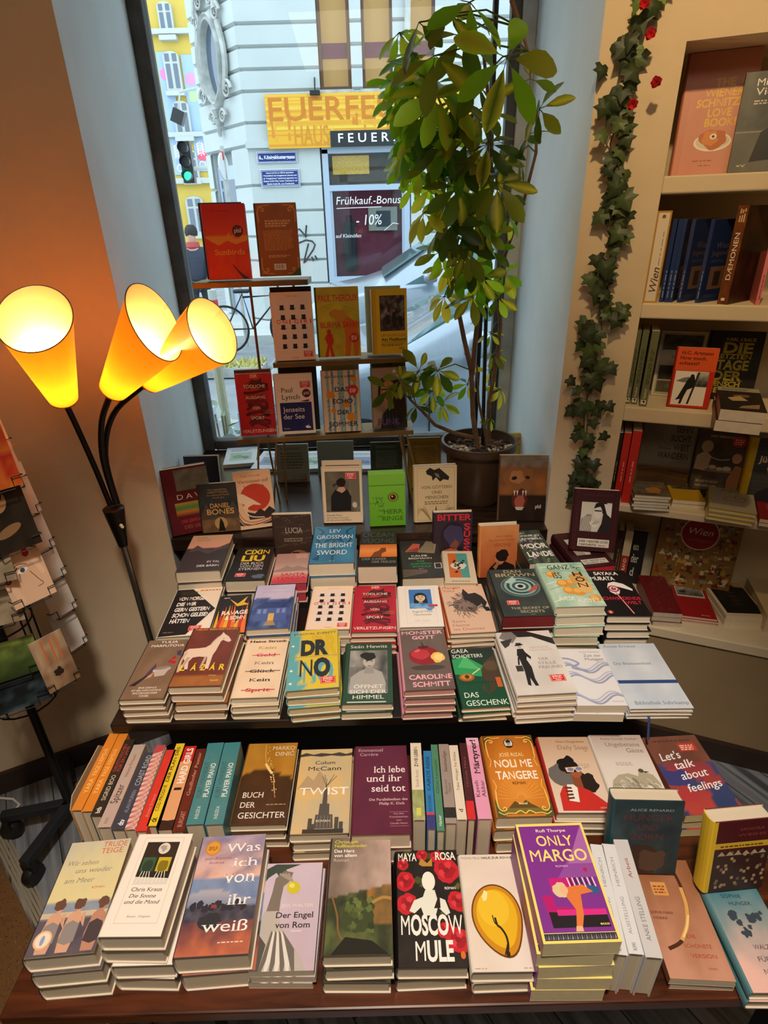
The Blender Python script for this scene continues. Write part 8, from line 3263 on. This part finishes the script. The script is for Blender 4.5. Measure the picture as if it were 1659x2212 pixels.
for k, s_ in enumerate(SH):
 P_ = [Vector(p[0]) - BASE for p in s_['arm']]
 Q = []
 PP = [P_[0]] + P_ + [P_[-1] + (P_[-1] - P_[-2])]
 for i in range(1, len(PP) - 2):
  for j in range(6):
   t = j / 6
   p0, p1, p2, p3 = PP[i - 1:i + 3]
   Q.append(0.5 * (2 * p1 + (p2 - p0) * t + (2 * p0 - 5 * p1 + 4 * p2 - p3) * t * t + (3 * p1 - p0 - 3 * p2 + p3) * t ** 3))
 Q.append(P_[-1])
 b = MB()
 b.tube(Q, 0.0075, 10)
 arm = b.build('gooseneck_arm', M_LAMPM, fl, smooth=True)
 neck = P_[-1]
 mouth = Vector(s_['mouth']) - BASE
 ax = (mouth - neck)
 L = ax.length
 ax.normalize()
 R = ax.to_track_quat('Z', 'Y').to_matrix().to_4x4()
 M = Matrix.Translation(neck) @ R
 b = MB()
 r0, r1 = 0.031, s_.get('r', 0.078)
 view = (Vector((0, 0, CAM_H)) - Vector(s_['mouth'])).normalized()
 sx_ = Vector((0, 0, 1)).cross(view).normalized()
 sy_ = view.cross(sx_)
 na, lx, ly = s_['nrm']
 N_ = view * cos(RAD(na)) + (sx_ * lx + sy_ * ly) * sin(RAD(na))
 kk = (r1 - r0) / L

 def cone(dr, mi=0):          # cone cut off obliquely by the plane of its mouth
  vs, fs = [], []
  n_ = 48
  for i in range(13):
   for q_ in range(n_):
    e = (R.to_3x3() @ Vector((cos(2 * pi * q_ / n_), sin(2 * pi * q_ / n_), 0)))
    z1 = -((neck - mouth).dot(N_) + r0 * e.dot(N_)) / (ax.dot(N_) + kk * e.dot(N_))
    z = 0.012 + (z1 - 0.012) * i / 12
    vs.append(neck + ax * z + e * (r0 + kk * z + dr))
  for i in range(12):
   for q_ in range(n_):
    fs.append((i * n_ + q_, i * n_ + (q_ + 1) % n_, (i + 1) * n_ + (q_ + 1) % n_, (i + 1) * n_ + q_))
  return vs, fs
 b = MB()
 vs, fs = cone(0.0)
 b.add(vs, fs)
 sh = b.build('lamp_shade', M_SHADE, fl, smooth=True)
 rim = vs[-48:] + vs[-48:-46]
 b = MB()
 vs, fs = cone(-0.0012)
 b.add(vs, fs)
 b.build('shade_lining', M_LINING, sh, smooth=True)
 b = MB()
 b.tube(rim, 0.0013, 6, caps=False)
 b.build('shade_rim', M_RIM, sh)
 b = MB()
 b.lathe([(0.0, -0.012), (0.012, -0.012), (0.034, 0.016), (0.031, 0.018), (0.0, 0.012)], 28, M=M)
 b.build('socket_cup', M_LAMPM, sh, smooth=True)
 b = MB()
 b.lathe([(0.0, 0.012), (0.012, 0.015), (0.014, 0.03), (0.022, 0.052), (0.023, 0.068), (0.015, 0.085), (0.0, 0.09)], 20, M=M)
 b.build('bulb', M_BULB, sh, smooth=True)
 c = BASE + neck + ax * 0.10
 lamp('bulb_light', 'POINT', c, 10.0, (1.0, 0.78, 0.42), shadow_soft_size=0.018)


# ================================================================ umbrella plant in its pot
PX, PY = 0.348, 1.955
pot = thing('potted_plant', 'tall variegated umbrella plant in a brown pot at the window', 'plant', (PX, PY, 0.81))
b = MB()
b.lathe([(0.0, 0.0), (0.085, 0.0), (0.100, 0.02), (0.118, 0.195), (0.132, 0.20), (0.137, 0.21), (0.135, 0.232), (0.126, 0.232), (0.122, 0.205), (0.114, 0.19), (0.112, 0.185)], 44)
b.build('pot', mat('brown_pot', '#4a3423', rough=0.35, var=0.06, scale=5), pot, smooth=True)
rg = random.Random(21)
b = MB()
n = 30
vs = [(0, 0, 0.20)]
for i in range(1, 6):
 for k in range(n):
  r = 0.116 * i / 5
  vs.append((r * cos(2 * pi * k / n), r * sin(2 * pi * k / n), 0.196 + 0.012 * NZ(i * .9, k * .7, 3)))
fs = [(0, 1 + k, 1 + (k + 1) % n) for k in range(n)]
for i in range(4):
 for k in range(n):
  a = 1 + i * n + k
  c = 1 + i * n + (k + 1) % n
  fs.append((a, a + n, c + n, c))
b.add(vs, fs, '#2a1c14')
for k in range(130):
 t, r = rg.random() * 6.28, 0.108 * sqrt(rg.random())
 x, y = r * cos(t), r * sin(t)
 a = rg.random() * 6.28
 l = rg.uniform(.008, .02)
 cc = rg.choice(('#3a2617', '#6a4a30', '#8d7458', '#c9b89a', '#2a1c12'))
 M = Matrix.Translation((x, y, 0.207)) @ Matrix.Rotation(a, 4, 'Z') @ Matrix.Rotation(rg.uniform(-.5, .5), 4, 'X')
 b.box((-l, -l * .3, -0.003), (l, l * .3, 0.003), cc, M=M)
b.build('soil', mat('bark_mulch', attr=True, rough=0.9), pot)
PB = Vector((PX, PY, 0.81))
M_STEM = mat('plant_stem', '#7d5a40', rough=0.75, var=0.25, scale=30, bump=0.4, bscale=120)


def pv(px):
 return Vector(px) - PB


STEMS = [
 ([(0.3407, 1.93, 1.0192), (0.3171, 1.92, 1.1392), (0.3019, 1.91, 1.3017), (0.275, 1.91, 1.3996), (0.2543, 1.9, 1.4804), (0.2404, 1.9, 1.5896), (0.1872, 1.9, 1.7556), (0.1577, 1.9, 1.9189), (0.1481, 1.88, 2.0547)], 0.0095),
 ([(0.3057, 1.91, 1.2862), (0.3115, 1.92, 1.3895), (0.3239, 1.93, 1.5305), (0.3413, 1.94, 1.6892), (0.3422, 1.94, 1.8372), (0.3264, 1.92, 1.994), (0.2928, 1.88, 2.131)], 0.0085),
 ([(0.3774, 1.95, 1.016), (0.3636, 1.95, 1.0861), (0.3389, 1.95, 1.1825), (0.3263, 1.95, 1.3074)], 0.006),
 ([(0.389, 1.98, 1.0224), (0.3822, 1.99, 1.1665), (0.4049, 2.0, 1.3258), (0.4071, 2.0, 1.433), (0.3901, 1.99, 1.5223), (0.3979, 1.97, 1.6342), (0.4415, 1.95, 1.787), (0.4607, 1.92, 1.9139), (0.4444, 1.88, 2.0071)], 0.008),
 ([(0.3257, 1.93, 1.0579), (0.2502, 1.91, 1.0857), (0.1832, 1.89, 1.1227), (0.1369, 1.87, 1.1791), (0.0946, 1.86, 1.2242)], 0.008),
 ([(0.3267, 1.72, 2.2003), (0.3525, 1.72, 2.1492), (0.3728, 1.72, 2.1052)], 0.006),
]
for pts, r in STEMS:
 b = MB()
 q = [pv(p) for p in pts]
 b.tube(q, [r * (1 - 0.5 * i / (len(q) - 1)) for i in range(len(q))], 9)
 b.build('stem', M_STEM, pot, smooth=True)
b = MB()
b.tube([pv((0.3635, 1.96, 0.9948)), pv((0.3466, 1.96, 1.5821)), pv((0.3307, 1.96, 2.3013))], 0.0065, 8)
b.build('support_stake', M_BLACK, pot)


def leaflet(mb, p, d, nrm, l, wd, col, fold=0.25, col2=None):
 """one pointed oval leaflet from p along d"""
 s = d.cross(nrm).normalized()
 nrm = s.cross(d).normalized()
 prof = [(0.0, 0.05), (0.18, 0.45), (0.42, 0.92), (0.66, 1.0), (0.86, 0.66), (0.97, 0.22), (1.0, 0.0)]
 vs, cs = [], []
 for i, (t, wv) in enumerate(prof):
  c = p + d * (l * t) - nrm * (l * 0.16 * t * t)
  h = wd * wv * 0.5
  vs += [c - s * h + nrm * (fold * h), c, c + s * h + nrm * (fold * h)]
  cs += [LIN(col), LIN(col2 or col), LIN(col)]
 fs = []
 for i in range(len(prof) - 1):
  a = i * 3
  fs += [(a, a + 1, a + 4, a + 3), (a + 1, a + 2, a + 5, a + 4)]
 mb.add(vs, fs, cols=cs)


GREENS = ['#74a822', '#8cba2c', '#5c8c1e', '#a0c23a', '#4f7a20', '#6c9a24']
DARKG = ['#4a6220', '#5a7024', '#6d7428', '#3c551c', '#7d8232']
YELG = ['#b8b848', '#c9c04a', '#a8a83a']


def umbel(mb, sm, p, size, n, tone, rgx, stem_from=None, droop=0.35):
 """a whorl of leaflets like the spokes of an umbrella"""
 ax = Vector((rgx.uniform(-.5, .5), rgx.uniform(-.9, -.1), rgx.uniform(.15, .8))).normalized()
 e1 = ax.orthogonal().normalized()
 e2 = ax.cross(e1)
 ph = rgx.random() * 6.28
 for k in range(n):
  a = ph + 2 * pi * k / n + rgx.uniform(-.12, .12)
  d = (e1 * cos(a) + e2 * sin(a)) - ax * rgx.uniform(.05, .4) + Vector((0, 0, -droop * rgx.uniform(.4, 1.2)))
  d.normalize()
  l = size * 1.2 * rgx.uniform(.78, 1.1)
  pal = {'g': GREENS, 'd': DARKG, 'y': YELG, 'm': GREENS + DARKG}[tone]
  c = rgx.choice(pal)
  c2 = rgx.choice(YELG) if rgx.random() < (.3 if tone != 'y' else .8) else c
  if rgx.random() < .12:
   c, c2 = c2, c
  leaflet(mb, p + d * (size * .22), d, ax, l, l * rgx.uniform(.36, .46), c, rgx.uniform(.05, .3), c2)
  sm.tube([p, p + d * (size * .24)], 0.0011, 4, '#6a7a34', caps=False)
 if stem_from is not None:
  m = (p + stem_from) / 2 + Vector((0, 0, 0.02))
  sm.tube([stem_from, m, p], [0.0024, 0.002, 0.0016], 5, '#6a7a34', caps=False)


CL = [  # leaflet size, count, tone, droop
 (0.075, 7, 'g', 0.3),
 (0.06, 7, 'g', 0.3),
 (0.07, 4, 'd', 0.3),
 (0.085, 6, 'm', 0.3),
 (0.08, 5, 'd', 0.3),
 (0.09, 5, 'd', 0.3),
 (0.08, 6, 'm', 0.3),
 (0.095, 6, 'm', 0.3),
 (0.075, 7, 'm', 0.3),
 (0.095, 8, 'g', 0.3),
 (0.085, 8, 'g', 0.3),
 (0.06, 7, 'g', 0.3),
 (0.058, 6, 'g', 0.3),
 (0.07, 7, 'g', 0.3),
 (0.065, 6, 'd', 0.3),
 (0.06, 4, 'd', 0.3),
 (0.06, 6, 'd', 0.3),
 (0.075, 8, 'm', 0.3),
 (0.07, 7, 'd', 0.3),
 (0.075, 8, 'm', 0.3),
 (0.06, 7, 'g', 0.3),
 (0.055, 6, 'g', 0.3),
 (0.065, 7, 'g', 0.3),
 (0.075, 7, 'd', 0.3),
 (0.055, 5, 'd', 0.3),
 (0.085, 8, 'd', 0.3),
 (0.075, 8, 'd', 0.3),
 (0.06, 6, 'g', 0.3),
 (0.065, 7, 'y', 0.5),
 (0.075, 8, 'd', 0.5),
 (0.07, 7, 'm', 0.5),
 (0.07, 8, 'd', 0.5),
 (0.06, 6, 'm', 0.5),
 (0.06, 7, 'm', 0.5),
 (0.065, 8, 'm', 0.5),
 (0.055, 6, 'g', 0.5),
 (0.06, 6, 'm', 0.5),
 (0.055, 7, 'y', 0.5),
 (0.065, 7, 'm', 0.5),
 (0.055, 6, 'm', 0.5),
 (0.05, 6, 'g', 0.3),
 (0.06, 7, 'm', 0.3),
 (0.065, 7, 'd', 0.5),
 (0.05, 5, 'm', 0.5),
 (0.05, 5, 'd', 0.3),
 (0.07, 8, 'm', 0.3),
 (0.05, 6, 'd', 0.5),
 (0.055, 7, 'd', 0.5),
 (0.055, 7, 'd', 0.5),
 (0.05, 6, 'g', 0.5),
 (0.048, 6, 'g', 0.5),
 (0.05, 4, 'd', 0.5),
 (0.05, 5, 'd', 0.5),
 (0.04, 6, 'g', 0.5),
 (0.07, 8, 'g', 0.3),
 (0.08, 8, 'g', 0.3),
 (0.055, 7, 'g', 0.3),
 (0.075, 8, 'g', 0.3),
 (0.08, 8, 'g', 0.3),
 (0.06, 7, 'g', 0.3),
 (0.07, 8, 'g', 0.3),
 (0.07, 7, 'd', 0.3),
 (0.06, 7, 'g', 0.3),
 (0.07, 8, 'd', 0.3),
 (0.07, 8, 'm', 0.3),
 (0.065, 7, 'd', 0.3),
 (0.06, 7, 'g', 0.5),
 (0.065, 8, 'd', 0.5),
 (0.06, 7, 'd', 0.5),
 (0.055, 7, 'y', 0.5),
 (0.065, 8, 'm', 0.5),
 (0.055, 7, 'g', 0.3),
 (0.06, 6, 'd', 0.3),
 (0.06, 7, 'd', 0.3),
 (0.075, 8, 'm', 0.3),
 (0.055, 6, 'y', 0.5),
 (0.045, 6, 'd', 0.5),
 (0.04, 5, 'g', 0.5),
 (0.03, 4, 'g', 0.5),
 (0.05, 5, 'y', 0.5),
]
CLP = [
 (0.1085, 1.84, 2.1314),
 (0.0729, 1.92, 2.1926),
 (0.1083, 1.66, 2.1499),
 (0.1719, 1.62, 2.1533),
 (0.2139, 1.7, 2.1346),
 (0.1443, 1.64, 2.0847),
 (0.2169, 1.62, 2.1721),
 (0.2862, 1.52, 2.0531),
 (0.251, 1.7, 2.0413),
 (0.1582, 1.72, 2.0283),
 (0.0943, 1.8, 2.0573),
 (0.0554, 1.88, 2.0819),
 (0.077, 1.88, 2.0203),
 (0.1257, 1.82, 1.9751),
 (0.4119, 1.72, 1.9899),
 (0.3699, 1.66, 2.0406),
 (0.3215, 1.86, 2.0018),
 (0.2153, 1.8, 1.9757),
 (0.2471, 1.8, 1.9392),
 (0.1861, 1.8, 1.9301),
 (0.0778, 1.86, 1.9171),
 (0.0823, 1.9, 1.9536),
 (0.1277, 1.84, 1.8816),
 (0.2996, 1.78, 1.9256),
 (0.3895, 1.82, 1.9011),
 (0.3262, 1.76, 1.8341),
 (0.2265, 1.8, 1.8275),
 (0.1555, 1.86, 1.8318),
 (0.1364, 1.86, 1.7685),
 (0.21, 1.8, 1.743),
 (0.2774, 1.82, 1.7531),
 (0.2584, 1.8, 1.671),
 (0.1851, 1.86, 1.6641),
 (0.2324, 1.84, 1.6074),
 (0.3088, 1.84, 1.5928),
 (0.3935, 1.92, 1.5975),
 (0.3427, 1.9, 1.6649),
 (0.2039, 1.88, 1.539),
 (0.2836, 1.84, 1.5414),
 (0.3685, 1.88, 1.5349),
 (0.1121, 1.9, 1.8405),
 (0.1658, 1.84, 1.8917),
 (0.3139, 1.85, 1.7759),
 (0.3922, 1.9, 1.7508),
 (0.4059, 1.8, 1.9459),
 (0.2395, 1.82, 1.8884),
 (0.062, 1.78, 1.3092),
 (0.1208, 1.8, 1.3318),
 (0.1787, 1.8, 1.3303),
 (0.1671, 1.82, 1.2593),
 (0.1998, 1.84, 1.2146),
 (0.1138, 1.8, 1.2208),
 (0.0251, 1.76, 1.2864),
 (0.2977, 1.95, 1.2451),
 (0.0915, 1.86, 2.1021),
 (0.1268, 1.76, 2.0684),
 (0.056, 1.92, 2.0528),
 (0.1085, 1.84, 2.024),
 (0.1482, 1.8, 2.0072),
 (0.1097, 1.86, 1.9646),
 (0.1586, 1.84, 1.9454),
 (0.2716, 1.82, 2.0024),
 (0.1327, 1.88, 1.9341),
 (0.2899, 1.82, 1.8873),
 (0.2002, 1.84, 1.79),
 (0.2487, 1.86, 1.7893),
 (0.1772, 1.86, 1.7197),
 (0.2488, 1.84, 1.7182),
 (0.3156, 1.84, 1.7167),
 (0.2066, 1.86, 1.6258),
 (0.2764, 1.82, 1.6329),
 (0.0914, 1.88, 1.8853),
 (0.373, 1.86, 1.8096),
 (0.3377, 1.84, 1.8878),
 (0.2113, 1.78, 2.0225),
 (0.428, 2.02, 1.2072),
 (0.39, 2.0, 1.3341),
 (0.3763, 2.0, 1.4037),
 (0.3885, 1.97, 1.1131),
 (0.3838, 2.0, 1.2788),
]
fm = sm = MB()
rgx = random.Random(5)
SP_ = [pv(p) for pts, r in STEMS for p in pts]
for (sz, n, tone, dr), p in zip(CL, CLP):
 p = pv(p)
 src = min(SP_, key=lambda q: (q - p).length + abs(q.z - p.z) * .5)
 umbel(fm, sm, p, sz, n, tone, rgx, src if (src - p).length < 0.5 else None, dr)
fm.build('foliage', leaf_mat('umbrella_leaf', trans=0.6, rough=0.3), pot, smooth=True)

# ================================================================ ivy garland hanging on the pier
ivy = thing('ivy_garland', 'artificial ivy garland with small red flowers hanging down the pier', 'garland', (0.6312, 1.6965, 2.2122))
IB = Vector(ivy.location)
PATH = [
 (0.6533, 1.6854, 2.2087),
 (0.637, 1.6919, 2.1701),
 (0.6155, 1.7007, 2.1306),
 (0.5979, 1.7078, 2.0891),
 (0.6112, 1.7024, 2.0431),
 (0.6103, 1.7028, 2.0018),
 (0.6063, 1.7044, 1.9596),
 (0.5957, 1.7086, 1.9117),
 (0.6098, 1.7029, 1.8606),
 (0.6243, 1.6971, 1.8084),
 (0.6274, 1.6958, 1.7551),
 (0.6285, 1.6954, 1.7002),
 (0.6318, 1.6941, 1.6434),
 (0.633, 1.6936, 1.5849),
 (0.6365, 1.6922, 1.5243),
 (0.6309, 1.6944, 1.4614),
 (0.6204, 1.6987, 1.3959),
 (0.6329, 1.6936, 1.3429),
 (0.6277, 1.6957, 1.2872),
 (0.6186, 1.6994, 1.2294),
 (0.6272, 1.6959, 1.1565),
 (0.6419, 1.69, 1.0974),
 (0.6416, 1.6901, 1.0346),
 (0.6352, 1.6927, 0.9772),
 (0.6338, 1.6932, 0.9188),
]
PATH = [Vector(p) - IB for p in PATH]
wn_ = Vector((sin(RAD(22)), cos(RAD(22)), 0))      # into the wall
wu_ = Vector((cos(RAD(22)), -sin(RAD(22)), 0))
b = MB()
b.tube(PATH, 0.0018, 5)
q = [p + wu_ * 0.016 * sin(i * 1.7) - wn_ * 0.01 for i, p in enumerate(PATH)]
b.tube(q, 0.0015, 5)
b.build('vine', mat('vine_stem', '#4a3a22', rough=0.8), ivy)


def ivyleaf(mb, p, up_, nr, s, col):
 """five-pointed ivy leaf, tip along up_"""
 u_ = up_.normalized()
 r_ = u_.cross(nr).normalized()
 n_ = r_.cross(u_).normalized()
 outl = [(0, -.28), (.22, -.42), (.50, -.30), (.36, -.08), (.58, .12), (.28, .20), (.0, .62), (-.28, .20), (-.58, .12), (-.36, -.08), (-.50, -.30), (-.22, -.42)]
 vs = [p + n_ * s * .06] + [p + r_ * (x * s) + u_ * (y * s) - n_ * (s * (.22 * (x * x + y * y))) for x, y in outl]
 cs = [LIN(MIX(col, '#7d8a5a', .35))] + [LIN(col)] * 12
 mb.add(vs, [(0, i, i % 12 + 1) for i in range(1, 13)], cols=cs)


rg = random.Random(31)
b = MB()
for i in range(len(PATH) - 1):
 seg = PATH[i + 1] - PATH[i]
 nl = int(seg.length / 0.0105)
 for k in range(nl):
  t = rg.random()
  p = PATH[i] + seg * t + wu_ * rg.gauss(0, 0.025) - wn_ * rg.uniform(0.0, 0.030) + Vector((0, 0, rg.gauss(0, .01)))
  nr = -wn_ + wu_ * rg.uniform(-.8, .8) + Vector((0, 0, rg.uniform(-.3, .7)))
  upv = Vector((0, 0, -1)) + wu_ * rg.uniform(-1.2, 1.2) - wn_ * rg.uniform(-.1, .4)
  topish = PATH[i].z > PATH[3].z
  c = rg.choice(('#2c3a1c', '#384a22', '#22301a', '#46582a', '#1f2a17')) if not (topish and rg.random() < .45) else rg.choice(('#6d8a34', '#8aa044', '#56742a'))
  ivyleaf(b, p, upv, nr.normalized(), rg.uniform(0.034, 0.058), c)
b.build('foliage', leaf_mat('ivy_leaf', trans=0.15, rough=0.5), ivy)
for fx in (
 (0.6155, 1.6618, 2.1725),
 (0.6361, 1.6535, 2.116),
 (0.6617, 1.6432, 2.0243),
 (0.62, 1.66, 1.9849),
):
 p = Vector(fx) - IB
 b = MB()
 for k in range(9):
  a = k * 2.4
  d = (wu_ * cos(a) + Vector((0, 0, 1)) * sin(a)) * .8 - wn_ * (.9 - k * .07)
  d.normalize()
  leaflet(b, p, d, -wn_ + d * .2, 0.014, 0.014, rg.choice(('#b01a20', '#c8242a', '#8a1018')), .5)
 b.build('flower', leaf_mat('red_petal', trans=0.2) if 'red_petal' not in MATS else MATS['red_petal'], ivy, smooth=True)

# ================================================================ revolving postcard rack
RX, RY = (-1.0387, 1.2412)
rk = thing('postcard_rack', 'black wire revolving postcard rack on castors beside the left wall', 'postcard rack', (RX, RY, 0))
b = MB()
b.tube([(0, 0, 0.09), (0, 0, 1.62)], 0.012, 12)
b.build('pole', M_BLACK, rk, smooth=True)
for k, a in enumerate((RAD(-102), RAD(192), RAD(48), RAD(120))):
 b = MB()
 M = Matrix.Rotation(a, 4, 'Z')
 L_ = 0.20
 b.box((0.0, -0.014, 0.085), (L_, 0.014, 0.112), M=M)
 leg = b.build('leg', mat('grey_steel', '#30343a', rough=0.4, metal=0.5), rk, bevel=0.002)
 b = MB()
 b.lathe([(0.0, -0.014), (0.03, -0.014), (0.034, 0.0), (0.03, 0.014), (0.0, 0.014)], 18, M=M @ Matrix.Translation((L_ - 0.012, 0, 0.034)) @ Matrix.Rotation(RAD(90), 4, 'X'))
 b.box((L_ - 0.02, -0.02, 0.055), (L_ - 0.002, 0.02, 0.086), M=M)
 b.build('castor', M_BLACK, leg, smooth=True)
PC = []


def postcard(w, h, M, art, label):
 b = MB()
 b.box((-w / 2, 0, 0), (w / 2, 0.0012, h), '#e6e2dc')
 A = Art(w, h)
 art(A)
 A.emit(b, lambda x, y, l: Vector((-w / 2 + x, -l, y)))
 o = b.build('postcard', M_PRINT)
 o.matrix_world = M
 tag(o, label, 'postcard', 'postcards in the wire rack')


# columns of pockets around the rack: angle (0 = +x), each with pockets from top to bottom
def pc_red(a):
 a.paint(0, 0, 1, 1, 10, 12, lambda u, v: MIX('#b8281a', '#e8a030', NZ(u * 4, v * 4, 3) * 1.5 - .3))


def pc_dark(a):
 a.paint(0, 0, 1, 1, 8, 12, lambda u, v: MIX('#15110e', '#3a2c1e', NZ(u * 3, v * 3, 5)))
 a.ell(.45, .74, .2, .26, '#a8815a')
 a.blob(.45, .86, .2, '#1a120e', 3, .2)
 a.ell(.5, .3, .26, .1, '#8d6a48', 20)
 a.text('EXIT', .2, .93, .7, .03, '#d8d0c0', .01) if False else None


def pc_face(a):
 a.fill('#d8b394')
 a.curve([(.2, .62), (.4, .74), (.62, .70)], .02, '#5a3a2c')
 a.ell(.48, .62, .13, .07, '#efe6dc', 15)
 a.ell(.48, .62, .055, .06, '#3a4a5a')
 a.curve([(.62, .56), (.74, .36), (.8, .26), (.66, .24)], .02, '#8d5a44')
 a.poly([(.64, .95), (.78, .94), (.95, .45), (.86, .42)], '#e3c0a2')
 a.ell(.68, .90, .08, .11, '#b01c28')
 a.poly([(.05, .5), (.18, .52), (.3, .05), (.16, .02)], '#e0bb9c')
 a.ell(.1, .52, .07, .08, '#8a2a20')


def pc_brown(a):
 a.paint(0, 0, 1, 1, 8, 10, lambda u, v: MIX('#b8a080', '#6a4a34', NZ(u * 3, v * 3, 8) + (.2 if v < .4 else -.1)))
 a.blob(.5, .3, .14, '#2a1c16', 2, .4)
 for x in (.3, .55, .72):
  a.rect(x, .5, x + .05, .95, '#c2683a')


def pc_green(a):
 a.paint(0, 0, 1, 1, 14, 8, lambda u, v: MIX('#2a3a1c', '#7d9044', NZ(u * 5, v * 4, 3) * v * 1.8))


def pc_wave(a):
 a.paint(0, 0, 1, 1, 14, 8, lambda u, v: MIX('#12181c', '#5a7480', max(0, NZ(u * 3 + v, v * 5, 4) * 1.5 - .6)))


def pc_back(a):
 a.fill('#d3d0cc')


def pc_tan(a):
 a.paint(0, 0, 1, 1, 10, 8, lambda u, v: MIX('#7d6c54', '#b8a890', NZ(u * 3, v * 4, 9)))


def rackm(px, yaw, tilt, roll=0):
 return Matrix.Translation(Vector(px)) @ Matrix.Rotation(RAD(yaw), 4, 'Z') @ Matrix.Rotation(RAD(tilt), 4, 'X')


CARDS = [
 ('red', (-0.7729, 1.0512, 1.2865), 0.1, 0.15, 46, -12),
 ('dark', (-0.7731, 1.0512, 1.1492), 0.1, 0.15, 48, -12),
 ('face', (-0.7775, 1.0612, 1.0141), 0.088, 0.125, 52, -12),
 ('brown', (-0.7962, 1.0812, 0.7476), 0.075, 0.14, 52, -12),
 ('tan', (-0.8272, 1.0112, 1.0904), 0.1, 0.08, 26, -12),
 ('tan2', (-0.8615, 1.0212, 0.9751), 0.12, 0.08, 26, -12),
 ('green', (-0.8971, 1.0412, 0.8037), 0.15, 0.095, 30, -12),
 ('wave', (-0.9009, 1.0312, 0.7176), 0.16, 0.1, 30, -12),
 ('back', (-0.8907, 1.2612, 1.2956), 0.07, 0.13, 62, -10),
 ('back', (-0.8828, 1.2612, 1.2012), 0.07, 0.13, 62, -10),
 ('back', (-0.8701, 1.2612, 1.1261), 0.07, 0.13, 62, -10),
 ('back', (-0.865, 1.2612, 1.0272), 0.07, 0.13, 62, -10),
 ('back', (-0.859, 1.2612, 0.9406), 0.07, 0.13, 62, -10),
 ('back', (-0.8597, 1.2612, 0.8326), 0.07, 0.13, 62, -10),
 ('back', (-0.8613, 1.2612, 0.7142), 0.07, 0.13, 62, -10),
]
ARTS = {'red': (pc_red, 'postcard with a fiery red and orange painting'), 'dark': (pc_dark, 'dark postcard with a half length portrait and folded hands'), 'face': (pc_face, 'postcard with a painted face covered by fingers with red nails'), 'brown': (pc_brown, 'tall sepia and brown postcard in the lowest pocket'),
  'green': (pc_green, 'landscape postcard with green trees'), 'wave': (pc_wave, 'wide dark postcard with a grey wave'), 'tan': (pc_tan, 'tan landscape postcard above the pale one'), 'tan2': (pc_tan, 'pale tan postcard below the other tan one'), 'back': (pc_back, '')}
NUMW = ['topmost', 'second from the top', 'third from the top', 'fourth from the top', 'third from the bottom', 'second from the bottom', 'lowest']
nb = 0
for art, px, w, h, yaw, tilt in CARDS:
 if art == 'back':
  lab = 'blank pale postcard back turned to the wall, %s in its column' % NUMW[min(nb, 6)]
  nb += 1
 else:
  lab = ARTS[art][1]
 postcard(w, h, rackm(px, yaw, tilt), ARTS[art][0], lab)
# wire columns and pocket wires
b = MB()
for a in range(0, 360, 45):
 x, y = 0.085 * cos(RAD(a)), 0.085 * sin(RAD(a))
 b.tube([(x, y, 0.56), (x, y, 1.58)], 0.0026, 6)
for z in (0.56, 0.82, 1.08, 1.34, 1.58):
 b.tube([(0.085 * cos(RAD(a)), 0.085 * sin(RAD(a)), z) for a in range(0, 361, 20)], 0.0026, 6)
b.build('wire_frame', M_BLACK, rk)
for art, px, w, h, yaw, tilt in CARDS:
 b = MB()
 M = Matrix.Translation((-RX, -RY, 0)) @ rackm(px, yaw, tilt)
 f = lambda x, y, z: M @ Vector((x, y, z))
 b.tube([f(-w * .5 - .003, .012, .02), f(-w * .5 - .003, -.006, .02), f(-w * .32, -.006, .02), f(-w * .32, -.006, -.004), f(w * .32, -.006, -.004), f(w * .32, -.006, .02), f(w * .5 + .003, -.006, .02), f(w * .5 + .003, .012, .02)], 0.0014, 5)
 b.tube([f(-w * .32, -.006, -.004), f(-w * .32, .012, -.004), f(-w * .1, .03, .0)], 0.0014, 5)
 b.tube([f(w * .32, -.006, -.004), f(w * .32, .012, -.004), f(w * .1, .03, .0)], 0.0014, 5)
 b.build('wire_pocket', M_BLACK, rk)

# white cable on the floor by the wall
b = MB()
b.tube([(-1.4176, 1.3442, 0.006), (-1.3503, 1.3387, 0.006), (-1.3027, 1.3337, 0.006), (-1.2682, 1.3116, 0.006), (-1.2768, 1.2658, 0.006)], 0.004, 8)
tag(b.build('cable', mat('white_cable', '#d8d4cc', rough=0.5)), 'white cable lying on the floorboards by the left wall', 'cable')
b = MB()
b.tube([(1.0605, 1.5919, 0.008), (1.1471, 1.5441, 0.008), (1.2162, 1.4467, 0.008), (1.3138, 1.3596, 0.008)], 0.004, 8)
tag(b.build('cable', mat('black_cable', '#1c1a18', rough=0.5)), 'black cable on the floor below the bookcase', 'cable')
